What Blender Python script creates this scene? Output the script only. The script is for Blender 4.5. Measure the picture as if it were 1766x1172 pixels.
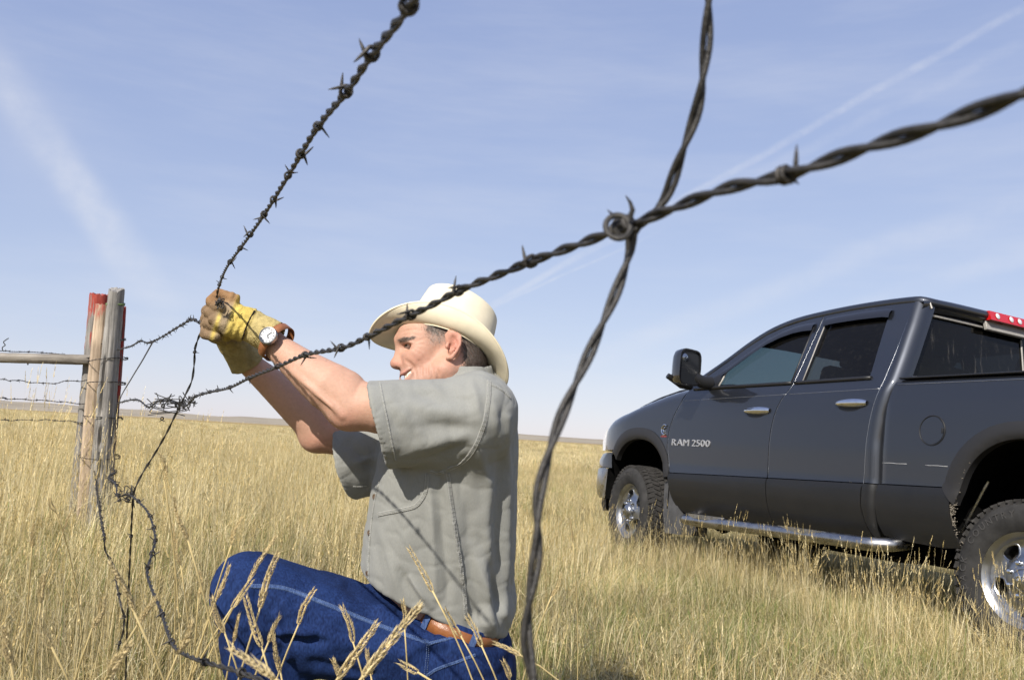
import bpy, bmesh, math, random
import numpy as np
from mathutils import Vector, Matrix
from mathutils.bvhtree import BVHTree
from mathutils.geometry import delaunay_2d_cdt

for o in list(bpy.data.objects):
    bpy.data.objects.remove(o)
S = bpy.context.scene
COL = S.collection

# ------------------------------------------------------------------ camera
W, H, F, CAM_H = 1766.0, 1172.0, 1500.0, 0.95
_th = math.atan(169.3 / F)
_ro = math.atan(0.0596)
_up0 = np.array([0, -math.sin(_th), math.cos(_th)])
_r0 = np.array([1.0, 0, 0])
CF = np.array([0, math.cos(_th), math.sin(_th)])
CR = math.cos(_ro) * _r0 + math.sin(_ro) * _up0
CU = -math.sin(_ro) * _r0 + math.cos(_ro) * _up0
CO = np.array([0, 0, CAM_H])
cam_d = bpy.data.cameras.new('camera')
cam = bpy.data.objects.new('camera', cam_d)
COL.objects.link(cam)
cam_d.sensor_width = 36.0
cam_d.lens = 36.0 * F / W
cam_d.clip_start = 0.02
cam_d.clip_end = 20000
cam.matrix_world = Matrix([[CR[i], CU[i], -CF[i], CO[i]] for i in range(3)] + [[0, 0, 0, 1]])
cam_d.dof.use_dof = True
cam_d.dof.focus_distance = 2.2
cam_d.dof.aperture_fstop = 17.0
S.camera = cam


def PX(px, py, d):
    """point seen at photo pixel (px,py) at depth d (m) along the optical axis, world space"""
    return CO + d * (CF + (px - W / 2) / F * CR - (py - H / 2) / F * CU)


def CP(px, py, d):
    """same point in the camera-aligned metric frame (right, up, away)"""
    return np.array([(px - W / 2) / F * d, -(py - H / 2) / F * d, d])


CW = np.stack([CR, CU, CF], 1)        # camera-aligned frame -> world


def c2w(P):
    return np.asarray(P) @ CW.T + CO


# ------------------------------------------------------------------ light
SUN_AZ, SUN_EL = math.radians(206.0), math.radians(39.0)     # azimuth clockwise from +Y
sd = np.array([math.sin(SUN_AZ) * math.cos(SUN_EL), math.cos(SUN_AZ) * math.cos(SUN_EL), math.sin(SUN_EL)])
sun_d = bpy.data.lights.new('sun', 'SUN')
sun = bpy.data.objects.new('sun', sun_d)
COL.objects.link(sun)
sun_d.energy = 5.0
sun_d.angle = math.radians(0.53)
sun_d.color = (1.0, 0.945, 0.86)
sun.rotation_euler = Vector(tuple(sd)).to_track_quat('Z', 'Y').to_euler()
sun.location = (-6, -9, 9)

world = bpy.data.worlds.new('World')
S.world = world
world.use_nodes = True
wt = world.node_tree
for n in list(wt.nodes):
    wt.nodes.remove(n)


def N(tree, typ, **kw):
    n = tree.nodes.new(typ)
    for k, v in kw.items():
        if k.startswith('i_'):
            key = k[2:]
            key = int(key) if key.isdigit() else key.replace('_', ' ')
            n.inputs[key].default_value = v
        else:
            setattr(n, k, v)
    return n


def L(tree, a, b):
    tree.links.new(a, b)


def MA(tree, op, a, b=None, c=None, clamp=False):
    n = tree.nodes.new('ShaderNodeMath')
    n.operation = op
    n.use_clamp = clamp
    for i, v in enumerate((a, b, c)):
        if v is None:
            continue
        if isinstance(v, (int, float)):
            n.inputs[i].default_value = v
        else:
            tree.links.new(v, n.inputs[i])
    return n.outputs[0]


sky = N(wt, 'ShaderNodeTexSky', sky_type='NISHITA', sun_disc=False, sun_elevation=SUN_EL,
        sun_rotation=SUN_AZ, altitude=800.0, air_density=1.0, dust_density=0.35, ozone_density=1.4)
tc = N(wt, 'ShaderNodeTexCoord')
tint = N(wt, 'ShaderNodeMix', data_type='RGBA', blend_type='MULTIPLY')
tint.inputs[0].default_value = 1.0
L(wt, sky.outputs[0], tint.inputs[6])
tint.inputs[7].default_value = (1, 1, 1, 1)
# thin high haze: compresses the clear-sky range towards a pale periwinkle
sep = N(wt, 'ShaderNodeSeparateColor')
L(wt, tint.outputs[2], sep.inputs[0])
comb = N(wt, 'ShaderNodeCombineColor')
for k_, (g_, a_) in enumerate(((0.45, 0.565), (0.43, 0.560), (0.31, 0.650))):
    L(wt, MA(wt, 'MULTIPLY', MA(wt, 'POWER', MA(wt, 'MULTIPLY', sep.outputs[k_], 0.13), g_), a_ / 0.13), comb.inputs[k_])


def sky_band(p0, p1, halfw, fade, strength, nscale, ndetail=6.0, lo=0.35, hi=0.75):
    """a cloud streak along the great circle through two sky directions"""
    d0 = PX(*p0, 1.0) - CO
    d1 = PX(*p1, 1.0) - CO
    d0 /= np.linalg.norm(d0)
    d1 /= np.linalg.norm(d1)
    n = np.cross(d0, d1)
    n /= np.linalg.norm(n)
    t = np.cross(n, d0)
    dot = N(wt, 'ShaderNodeVectorMath', operation='DOT_PRODUCT')
    L(wt, tc.outputs['Generated'], dot.inputs[0])
    dot.inputs[1].default_value = tuple(n)
    along = N(wt, 'ShaderNodeVectorMath', operation='DOT_PRODUCT')
    L(wt, tc.outputs['Generated'], along.inputs[0])
    along.inputs[1].default_value = tuple(t)
    nz0 = N(wt, 'ShaderNodeTexNoise', i_Scale=nscale * 0.35, i_Detail=3.0)
    L(wt, tc.outputs['Generated'], nz0.inputs['Vector'])
    off = MA(wt, 'MULTIPLY', MA(wt, 'SUBTRACT', nz0.outputs[0], 0.5), halfw * 1.6)
    a = MA(wt, 'ABSOLUTE', MA(wt, 'ADD', dot.outputs['Value'], off))
    prof = N(wt, 'ShaderNodeMapRange', interpolation_type='SMOOTHERSTEP')
    L(wt, a, prof.inputs[0])
    for i, v in ((1, halfw), (2, 0.0), (3, 0.0), (4, 1.0)):
        prof.inputs[i].default_value = v
    e0 = N(wt, 'ShaderNodeMapRange', interpolation_type='SMOOTHSTEP')
    L(wt, along.outputs['Value'], e0.inputs[0])
    smax = float(np.dot(t, d1))
    for i, v in ((1, -fade[0] * smax), (2, fade[0] * smax), (3, 0.0), (4, 1.0)):
        e0.inputs[i].default_value = v
    e1 = N(wt, 'ShaderNodeMapRange', interpolation_type='SMOOTHSTEP')
    L(wt, along.outputs['Value'], e1.inputs[0])
    for i, v in ((1, smax * (1 + fade[1])), (2, smax * (1 - fade[1])), (3, 0.0), (4, 1.0)):
        e1.inputs[i].default_value = v
    nz = N(wt, 'ShaderNodeTexNoise', i_Scale=nscale, i_Detail=ndetail, i_Roughness=0.62)
    L(wt, tc.outputs['Generated'], nz.inputs['Vector'])
    m = N(wt, 'ShaderNodeMapRange', interpolation_type='SMOOTHSTEP')
    L(wt, nz.outputs[0], m.inputs[0])
    for i, v in ((1, lo), (2, hi), (3, 0.0), (4, 1.0)):
        m.inputs[i].default_value = v
    out = MA(wt, 'MULTIPLY', prof.outputs[0], MA(wt, 'MULTIPLY', e0.outputs[0], e1.outputs[0]))
    out = MA(wt, 'MULTIPLY', out, MA(wt, 'MULTIPLY_ADD', m.outputs[0], 0.75, 0.25))
    return MA(wt, 'MULTIPLY', out, strength)


bands = [
    sky_band((845, 530), (1860, -40), 0.0070, (0.05, 0.3), 0.32, 26.0),
    sky_band((860, 525), (1110, 412), 0.0032, (0.1, 0.2), 0.26, 30.0),
    sky_band((1240, 330), (1880, 20), 0.010, (0.3, 0.3), 0.13, 26.0),
    sky_band((-60, 60), (265, 520), 0.032, (0.5, 0.25), 0.55, 9.0),
    sky_band((-120, 20), (150, 330), 0.09, (0.5, 0.4), 0.16, 7.0),
    sky_band((1000, 620), (1900, 300), 0.024, (0.3, 0.5), 0.24, 11.0),
    sky_band((1150, 640), (1900, 400), 0.018, (0.3, 0.5), 0.22, 12.0),
]
acc = bands[0]
for b in bands[1:]:
    acc = MA(wt, 'ADD', acc, b)
# thin veil of cirrus everywhere, stretched sideways
mp = N(wt, 'ShaderNodeMapping')
mp.inputs['Scale'].default_value = (1.0, 1.6, 7.0)
mp.inputs['Rotation'].default_value = (0.15, 0.35, 0.2)
L(wt, tc.outputs['Generated'], mp.inputs[0])
vz = N(wt, 'ShaderNodeTexNoise', i_Scale=2.3, i_Detail=7.0, i_Roughness=0.6)
L(wt, mp.outputs[0], vz.inputs['Vector'])
vm = N(wt, 'ShaderNodeMapRange', interpolation_type='SMOOTHSTEP')
L(wt, vz.outputs[0], vm.inputs[0])
for i, v in ((1, 0.38), (2, 0.78), (3, 0.0), (4, 0.20)):
    vm.inputs[i].default_value = v
acc = MA(wt, 'ADD', acc, vm.outputs[0], clamp=True)
cl = N(wt, 'ShaderNodeMix', data_type='RGBA')
L(wt, acc, cl.inputs[0])
L(wt, comb.outputs[0], cl.inputs[6])
cl.inputs[7].default_value = (4.7, 4.8, 5.15, 1)
bg = N(wt, 'ShaderNodeBackground', i_Strength=0.13)
L(wt, cl.outputs[2], bg.inputs[0])
wo = N(wt, 'ShaderNodeOutputWorld')
L(wt, bg.outputs[0], wo.inputs[0])

S.view_settings.view_transform = 'Standard'
S.view_settings.look = 'None'
S.view_settings.exposure = 0.42
S.view_settings.gamma = 1.0
S.view_settings.use_curve_mapping = False
S.render.engine = 'CYCLES'
S.cycles.use_denoising = True
S.cycles.max_bounces = 6
S.cycles.diffuse_bounces = 2
S.cycles.adaptive_threshold = 0.02
S.cycles.transparent_max_bounces = 16

rnd = random.Random(7)
rng = np.random.default_rng(11)


# ------------------------------------------------------------------ object helpers
def tag(o, label=None, cat=None, group=None, kind=None):
    if label:
        o['label'] = label
    if cat:
        o['category'] = cat
    if group:
        o['group'] = group
    if kind:
        o['kind'] = kind
    return o


def empty(name, loc=(0, 0, 0), label=None, cat=None, group=None, rot=None):
    o = bpy.data.objects.new(name, None)
    COL.objects.link(o)
    o.empty_display_size = 0.1
    if rot is not None:
        o.matrix_world = Matrix.Translation(Vector(tuple(loc))) @ rot.to_4x4()
    else:
        o.location = tuple(float(v) for v in loc)
    return tag(o, label, cat, group)


def mesh_from(name, verts, faces, smooth=True):
    me = bpy.data.meshes.new(name)
    if isinstance(faces, np.ndarray):
        nv, nf, k = len(verts), len(faces), faces.shape[1]
        me.vertices.add(nv)
        me.vertices.foreach_set('co', np.ascontiguousarray(verts, dtype=np.float32).ravel())
        me.loops.add(nf * k)
        me.loops.foreach_set('vertex_index', np.ascontiguousarray(faces, dtype=np.int32).ravel())
        me.polygons.add(nf)
        me.polygons.foreach_set('loop_start', np.arange(0, nf * k, k, dtype=np.int32))
        me.update(calc_edges=True)
    else:
        me.from_pydata([tuple(map(float, v)) for v in verts], [], faces)
    if smooth:
        me.polygons.foreach_set('use_smooth', np.ones(len(me.polygons), dtype=bool))
    me.update()
    return me


def obj(name, me, mat=None, parent=None, world_space=True):
    """link one mesh object; vertices are in world space unless parented with world_space False"""
    o = bpy.data.objects.new(name, me)
    COL.objects.link(o)
    if mat is not None:
        if isinstance(mat, (list, tuple)):
            for m in mat:
                me.materials.append(m)
        else:
            me.materials.append(mat)
    if parent is not None:
        o.parent = parent
        if world_space:
            M0 = Matrix.Identity(4)
            q = parent
            chain = []
            while q is not None:
                chain.append(q.matrix_basis.copy())
                q = q.parent
            for m in reversed(chain):
                M0 = M0 @ m
            me.transform(M0.inverted())
    return o


class MB:
    """collects simple shapes into ONE mesh"""

    def __init__(self):
        self.v, self.f, self.m = [], [], []

    def add(self, verts, faces, mi=0):
        b = len(self.v)
        self.v += [tuple(map(float, p)) for p in verts]
        self.f += [tuple(b + i for i in f) for f in faces]
        self.m += [mi] * len(faces)
        return self

    def box(self, c, s, rot=None, mi=0, taper=1.0):
        vs = []
        for x, y, z in ((-1, -1, -1), (1, -1, -1), (1, 1, -1), (-1, 1, -1), (-1, -1, 1), (1, -1, 1), (1, 1, 1), (-1, 1, 1)):
            k = taper if z > 0 else 1.0
            p = np.array([x * s[0] / 2 * k, y * s[1] / 2 * k, z * s[2] / 2])
            if rot is not None:
                p = rot @ p
            vs.append(p + np.array(c))
        return self.add(vs, [(0, 3, 2, 1), (4, 5, 6, 7), (0, 1, 5, 4), (1, 2, 6, 5), (2, 3, 7, 6), (3, 0, 4, 7)], mi)

    def tube(self, pts, rad, seg=8, caps=True, mi=0, closed=False):
        v, f = tube_geo(pts, rad, seg, caps, closed)
        return self.add(v, f, mi)

    def lathe(self, prof, c, axis, seg=24, mi=0, a0=0.0, a1=2 * math.pi):
        """prof: (radius, along) pairs about axis through c"""
        axis = np.array(axis, float)
        axis /= np.linalg.norm(axis)
        e1 = np.cross(axis, [0, 0, 1.0])
        if np.linalg.norm(e1) < 1e-3:
            e1 = np.array([1.0, 0, 0])
        e1 /= np.linalg.norm(e1)
        e2 = np.cross(axis, e1)
        full = abs(a1 - a0 - 2 * math.pi) < 1e-6
        n = seg if full else seg + 1
        vs = []
        for r, t in prof:
            for k in range(n):
                a = a0 + (a1 - a0) * k / seg
                vs.append(np.array(c) + axis * t + r * (math.cos(a) * e1 + math.sin(a) * e2))
        fs = []
        for j in range(len(prof) - 1):
            for k in range(seg):
                k2 = (k + 1) % n
                fs.append((j * n + k, j * n + k2, (j + 1) * n + k2, (j + 1) * n + k))
        return self.add(vs, fs, mi)

    def build(self, name, mat, parent=None, smooth=True, world_space=True, bevel=0.0, sharp=40):
        me = mesh_from(name, self.v, self.f, smooth)
        me.polygons.foreach_set('material_index', self.m)
        bm = bmesh.new()
        bm.from_mesh(me)
        bmesh.ops.recalc_face_normals(bm, faces=bm.faces)
        bm.to_mesh(me)
        bm.free()
        if smooth and sharp:
            me.set_sharp_from_angle(angle=math.radians(sharp))
        o = obj(name, me, mat, parent, world_space)
        if bevel:
            b = o.modifiers.new('bevel', 'BEVEL')
            b.width = bevel
            b.segments = 2
            b.limit_method = 'ANGLE'
        return o


def frames(pts):
    pts = np.asarray(pts, float)
    n = len(pts)
    T = np.gradient(pts, axis=0)
    T /= np.linalg.norm(T, axis=1)[:, None] + 1e-12
    ref = np.array([0, 0, 1.0]) if abs(T[0][2]) < 0.9 else np.array([1.0, 0, 0])
    n0 = np.cross(T[0], ref)
    n0 /= np.linalg.norm(n0)
    Ns = [n0]
    for i in range(1, n):
        v = Ns[-1] - T[i] * np.dot(Ns[-1], T[i])
        Ns.append(v / (np.linalg.norm(v) + 1e-12))
    Ns = np.array(Ns)
    return T, Ns, np.cross(T, Ns)


def tube_geo(pts, rad, seg=8, caps=True, closed=False):
    pts = np.asarray(pts, float)
    n = len(pts)
    rad = np.broadcast_to(np.asarray(rad, float), (n,))
    T, A, B = frames(pts)
    if closed:
        T = np.roll(pts, -1, 0) - np.roll(pts, 1, 0)
        T /= np.linalg.norm(T, axis=1)[:, None]
    a = np.arange(seg) * 2 * math.pi / seg
    V = pts[:, None, :] + rad[:, None, None] * (np.cos(a)[None, :, None] * A[:, None, :] + np.sin(a)[None, :, None] * B[:, None, :])
    V = V.reshape(-1, 3)
    f = []
    for i in range(n if closed else n - 1):
        i2 = (i + 1) % n
        for k in range(seg):
            k2 = (k + 1) % seg
            f.append((i * seg + k, i * seg + k2, i2 * seg + k2, i2 * seg + k))
    if caps and not closed:
        f.append(tuple(range(seg - 1, -1, -1)))
        f.append(tuple((n - 1) * seg + k for k in range(seg)))
    return V.tolist(), f


def smooth_path(pts, step):
    """Catmull-Rom through pts, resampled to about equal arc length"""
    p = np.asarray(pts, float)
    p = np.vstack([2 * p[0] - p[1], p, 2 * p[-1] - p[-2]])
    out = []
    for i in range(1, len(p) - 2):
        for t in np.linspace(0, 1, 16, endpoint=False):
            a, b, c, d = p[i - 1], p[i], p[i + 1], p[i + 2]
            out.append(0.5 * (2 * b + (c - a) * t + (2 * a - 5 * b + 4 * c - d) * t * t + (3 * b - a - 3 * c + d) * t ** 3))
    out.append(p[-2])
    out = np.array(out)
    s = np.r_[0, np.cumsum(np.linalg.norm(np.diff(out, axis=0), axis=1))]
    n = max(2, int(s[-1] / step) + 1)
    q = np.linspace(0, s[-1], n)
    return np.stack([np.interp(q, s, out[:, k]) for k in range(3)], 1)


# ------------------------------------------------------------------ materials
def mat(name, col, rough=0.6, metal=0.0, noise=0.0, nscale=20.0, bump=0.0, bscale=60.0, coat=0.0, spec=0.5,
        col2=None, sss=0.0, attr=None, stretch=None, trans=0.0, sheen=0.0, rvar=0.0):
    m = bpy.data.materials.new(name)
    m.use_nodes = True
    t = m.node_tree
    b = t.nodes['Principled BSDF']
    b.inputs['Base Color'].default_value = (*col, 1)
    b.inputs['Roughness'].default_value = rough
    b.inputs['Metallic'].default_value = metal
    b.inputs['Coat Weight'].default_value = coat
    b.inputs['Coat Roughness'].default_value = 0.04
    b.inputs['Specular IOR Level'].default_value = spec
    b.inputs['Sheen Weight'].default_value = sheen
    b.inputs['Transmission Weight'].default_value = trans
    if sss:
        b.inputs['Subsurface Weight'].default_value = sss
        b.inputs['Subsurface Radius'].default_value = (1.0, 0.35, 0.2)
        b.inputs['Subsurface Scale'].default_value = 0.006
    tcn = N(t, 'ShaderNodeTexCoord')
    vec = tcn.outputs['Object']
    if stretch:
        mpn = N(t, 'ShaderNodeMapping')
        mpn.inputs['Scale'].default_value = stretch
        L(t, vec, mpn.inputs[0])
        vec = mpn.outputs[0]
    colout = None
    if noise or col2:
        nz = N(t, 'ShaderNodeTexNoise', i_Scale=nscale, i_Detail=8.0, i_Roughness=0.6)
        L(t, vec, nz.inputs['Vector'])
        mr = N(t, 'ShaderNodeMapRange')
        L(t, nz.outputs[0], mr.inputs[0])
        for i, v in ((1, 0.32), (2, 0.68), (3, 0.0), (4, 1.0)):
            mr.inputs[i].default_value = v
        mx = N(t, 'ShaderNodeMix', data_type='RGBA')
        L(t, mr.outputs[0], mx.inputs[0])
        c2 = col2 or tuple(c * (1 + noise) for c in col)
        c1 = col if col2 else tuple(c * (1 - noise) for c in col)
        mx.inputs[6].default_value = (*c1, 1)
        mx.inputs[7].default_value = (*c2, 1)
        colout = mx.outputs[2]
        if rvar:
            L(t, MA(t, 'MULTIPLY_ADD', mr.outputs[0], rvar, rough - rvar / 2, clamp=True), b.inputs['Roughness'])
    if attr:
        at = N(t, 'ShaderNodeAttribute', attribute_name=attr)
        if colout is not None:
            mm = N(t, 'ShaderNodeMix', data_type='RGBA', blend_type='MULTIPLY')
            mm.inputs[0].default_value = 1.0
            L(t, colout, mm.inputs[6])
            L(t, at.outputs['Color'], mm.inputs[7])
            colout = mm.outputs[2]
        else:
            colout = at.outputs['Color']
    if colout is not None:
        L(t, colout, b.inputs['Base Color'])
    if bump:
        nb = N(t, 'ShaderNodeTexNoise', i_Scale=bscale, i_Detail=6.0, i_Roughness=0.6)
        L(t, vec, nb.inputs['Vector'])
        bp = N(t, 'ShaderNodeBump', i_Strength=bump, i_Distance=0.01)
        L(t, nb.outputs[0], bp.inputs['Height'])
        L(t, bp.outputs[0], b.inputs['Normal'])
    return m
# ------------------------------------------------------------------ truck frame (fitted to the photograph)
_tx, _ty, _tz, _yaw, _pit, _rol = 2.0063, 8.0107, -0.0562, 0.4163, 0.0044, 0.0588
_fw = np.array([-math.sin(_yaw) * math.cos(_pit), math.cos(_yaw) * math.cos(_pit), -math.sin(_pit)])
_l0 = np.array([-math.cos(_yaw), -math.sin(_yaw), 0])
_u0 = np.cross(_fw, _l0)
_lf = math.cos(_rol) * _l0 + math.sin(_rol) * _u0
_uv = -math.sin(_rol) * _l0 + math.cos(_rol) * _u0
TT = np.array([_tx, _ty, _tz])
TR = np.stack([-_fw, _lf, _uv], 1)          # truck local (back, left, up) -> world


def vnoise(x, y, seed=0):
    x = np.asarray(x, float)
    y = np.asarray(y, float)
    xi, yi = np.floor(x).astype(np.int64), np.floor(y).astype(np.int64)
    fx, fy = x - xi, y - yi
    fx, fy = fx * fx * (3 - 2 * fx), fy * fy * (3 - 2 * fy)

    def h(a, b):
        n = (a * 374761393 + b * 668265263 + seed * 974634777) & 0xFFFFFFFF
        n = ((n ^ (n >> 13)) * 1274126177) & 0xFFFFFFFF
        return ((n ^ (n >> 16)) & 0xFFFF) / 65535.0
    return (h(xi, yi) * (1 - fx) + h(xi + 1, yi) * fx) * (1 - fy) + (h(xi, yi + 1) * (1 - fx) + h(xi + 1, yi + 1) * fx) * fy


POST_XY = PX(185, 700, 5.0)[:2]


def ground_z(x, y):
    x = np.asarray(x, float)
    y = np.asarray(y, float)
    n = TR[:, 2]
    zp = TT[2] - (n[0] * (x - TT[0]) + n[1] * (y - TT[1])) / n[2]
    c = TT + TR @ np.array([1.8, 0, 0])
    d = np.hypot(x - c[0], y - c[1])
    w = np.exp(-(d / 4.6) ** 4)
    d2 = np.hypot(x - POST_XY[0], y - POST_XY[1])
    far = np.clip(np.hypot(x, y) / 60.0, 0, 1)
    und = (vnoise(x * 0.35, y * 0.35, 3) - 0.5) * 0.05 * np.clip(d / 5, 0, 1) + far * (vnoise(x * 0.02, y * 0.02, 5) - 0.5) * 1.0
    return w * np.clip(zp, -0.3, 0.2) + (1 - w) * und + 0.20 * np.exp(-(d2 / 2.0) ** 2)


# ------------------------------------------------------------------ ground
def ground_mat():
    m = bpy.data.materials.new('dry_prairie_soil')
    m.use_nodes = True
    t = m.node_tree
    b = t.nodes['Principled BSDF']
    b.inputs['Roughness'].default_value = 0.9
    b.inputs['Specular IOR Level'].default_value = 0.1
    g = N(t, 'ShaderNodeNewGeometry')
    n1 = N(t, 'ShaderNodeTexNoise', i_Scale=0.09, i_Detail=8.0, i_Roughness=0.65)
    n2 = N(t, 'ShaderNodeTexNoise', i_Scale=9.0, i_Detail=8.0, i_Roughness=0.7)
    for n_ in (n1, n2):
        L(t, g.outputs['Position'], n_.inputs['Vector'])
    r = N(t, 'ShaderNodeValToRGB')
    r.color_ramp.elements[0].position = 0.35
    r.color_ramp.elements[0].color = (0.30, 0.23, 0.105, 1)
    r.color_ramp.elements[1].position = 0.66
    r.color_ramp.elements[1].color = (0.46, 0.345, 0.165, 1)
    e = r.color_ramp.elements.new(0.5)
    e.color = (0.38, 0.29, 0.135, 1)
    L(t, n1.outputs[0], r.inputs[0])
    mx = N(t, 'ShaderNodeMix', data_type='RGBA', blend_type='MULTIPLY')
    mx.inputs[0].default_value = 0.8
    L(t, r.outputs[0], mx.inputs[6])
    r2 = N(t, 'ShaderNodeValToRGB')
    r2.color_ramp.elements[0].position = 0.3
    r2.color_ramp.elements[0].color = (0.45, 0.42, 0.36, 1)
    r2.color_ramp.elements[1].position = 0.7
    r2.color_ramp.elements[1].color = (1.1, 1.06, 1.0, 1)
    L(t, n2.outputs[0], r2.inputs[0])
    L(t, r2.outputs[0], mx.inputs[7])
    # close to the fence the thatch is greener and darker than the ripe field beyond
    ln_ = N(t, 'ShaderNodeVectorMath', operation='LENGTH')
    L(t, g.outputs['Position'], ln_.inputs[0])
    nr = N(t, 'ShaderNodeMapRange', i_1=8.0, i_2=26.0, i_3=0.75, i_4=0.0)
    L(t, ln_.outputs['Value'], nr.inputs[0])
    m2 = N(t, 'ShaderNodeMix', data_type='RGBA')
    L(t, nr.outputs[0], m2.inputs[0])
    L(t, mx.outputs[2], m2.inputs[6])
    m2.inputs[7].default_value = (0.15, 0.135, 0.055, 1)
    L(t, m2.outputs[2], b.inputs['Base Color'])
    bp = N(t, 'ShaderNodeBump', i_Strength=0.7, i_Distance=0.08)
    L(t, n2.outputs[0], bp.inputs['Height'])
    L(t, bp.outputs[0], b.inputs['Normal'])
    return m


rr = np.r_[0.0, np.geomspace(0.4, 9000, 150)]
na = 300
aa = np.arange(na) * 2 * math.pi / na
GX = (rr[:, None] * np.sin(aa)[None]).ravel()
GY = (rr[:, None] * np.cos(aa)[None]).ravel()
GZ = ground_z(GX, GY)
i, j = np.meshgrid(np.arange(len(rr) - 1), np.arange(na), indexing='ij')
q = np.stack([i * na + j, i * na + (j + 1) % na, (i + 1) * na + (j + 1) % na, (i + 1) * na + j], -1).reshape(-1, 4)
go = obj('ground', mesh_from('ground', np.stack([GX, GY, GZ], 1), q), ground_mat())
tag(go, 'dry prairie soil under the straw coloured grass', 'ground', kind='structure')

# distant low hills
hm = mat('sage_hills', (0.30, 0.26, 0.20), 0.95, noise=0.25, nscale=0.01, spec=0.05)
hv, hf = [], []
na2, rows = 260, [(1500, 0.0), (2100, 0.35), (2700, 0.8), (3400, 1.0), (4600, 0.7), (6000, -0.05)]
angs = np.linspace(-1.5, 1.5, na2)
for k, (r_, s_) in enumerate(rows):
    hh = 9 + 16 * vnoise(angs * 9 + 40, angs * 0 + k * 0.2, 9) + 6 * vnoise(angs * 31, angs * 0 + k * 0.5, 4)
    hh = hh * (1.25 - 0.35 * np.clip((angs + 0.2) / 0.5, 0, 1))
    for a, h_ in zip(angs, hh):
        hv.append((r_ * math.sin(a), r_ * math.cos(a), s_ * h_ - 0.8))
for k in range(len(rows) - 1):
    for c in range(na2 - 1):
        hf.append((k * na2 + c, k * na2 + c + 1, (k + 1) * na2 + c + 1, (k + 1) * na2 + c))
tag(obj('hills', mesh_from('hills', hv, hf), hm), 'low grey brown hills along the far horizon', 'hills', kind='structure')


# ------------------------------------------------------------------ fence posts
def wood_mat(name, base, dark, paint=None, paint_z=0.0, amount=0.13):
    m = bpy.data.materials.new(name)
    m.use_nodes = True
    t = m.node_tree
    b = t.nodes['Principled BSDF']
    b.inputs['Roughness'].default_value = 0.85
    b.inputs['Specular IOR Level'].default_value = 0.2
    tcn = N(t, 'ShaderNodeTexCoord')
    mpn = N(t, 'ShaderNodeMapping')
    mpn.inputs['Scale'].default_value = (1, 1, 0.035)
    L(t, tcn.outputs['Object'], mpn.inputs[0])
    n1 = N(t, 'ShaderNodeTexNoise', i_Scale=85.0, i_Detail=8.0, i_Roughness=0.7)
    L(t, mpn.outputs[0], n1.inputs['Vector'])
    r = N(t, 'ShaderNodeValToRGB')
    r.color_ramp.elements[0].position = 0.3
    r.color_ramp.elements[0].color = (*dark, 1)
    r.color_ramp.elements[1].position = 0.62
    r.color_ramp.elements[1].color = (*base, 1)
    L(t, n1.outputs[0], r.inputs[0])
    n3 = N(t, 'ShaderNodeTexNoise', i_Scale=6.0, i_Detail=5.0)
    L(t, tcn.outputs['Object'], n3.inputs['Vector'])
    mv = N(t, 'ShaderNodeMix', data_type='RGBA', blend_type='MULTIPLY')
    mv.inputs[0].default_value = 1.0
    rv = N(t, 'ShaderNodeMapRange', i_1=0.3, i_2=0.7, i_3=0.7, i_4=1.2)
    L(t, n3.outputs[0], rv.inputs[0])
    L(t, r.outputs[0], mv.inputs[6])
    L(t, rv.outputs[0], mv.inputs[7])
    out = mv.outputs[2]
    if paint:
        sx = N(t, 'ShaderNodeSeparateXYZ')
        L(t, tcn.outputs['Object'], sx.inputs[0])
        mp2 = N(t, 'ShaderNodeMapping')
        mp2.inputs['Scale'].default_value = (1, 1, 0.12)
        L(t, tcn.outputs['Object'], mp2.inputs[0])
        n2 = N(t, 'ShaderNodeTexNoise', i_Scale=42.0, i_Detail=9.0, i_Roughness=0.7)
        L(t, mp2.outputs[0], n2.inputs['Vector'])
        hz = MA(t, 'MULTIPLY', MA(t, 'SUBTRACT', sx.outputs[2], paint_z), 5.0)
        hz = MA(t, 'MINIMUM', MA(t, 'MAXIMUM', hz, -1.0), 0.75)
        mk = N(t, 'ShaderNodeMapRange', i_1=0.53, i_2=0.62, i_3=0.0, i_4=0.92)
        L(t, MA(t, 'ADD', n2.outputs[0], MA(t, 'MULTIPLY', hz, amount)), mk.inputs[0])
        pm = N(t, 'ShaderNodeMix', data_type='RGBA')
        L(t, mk.outputs[0], pm.inputs[0])
        L(t, out, pm.inputs[6])
        pm.inputs[7].default_value = (*paint, 1)
        out = pm.outputs[2]
    L(t, out, b.inputs['Base Color'])
    bp = N(t, 'ShaderNodeBump', i_Strength=0.9, i_Distance=0.006)
    L(t, n1.outputs[0], bp.inputs['Height'])
    L(t, bp.outputs[0], b.inputs['Normal'])
    return m


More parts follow.
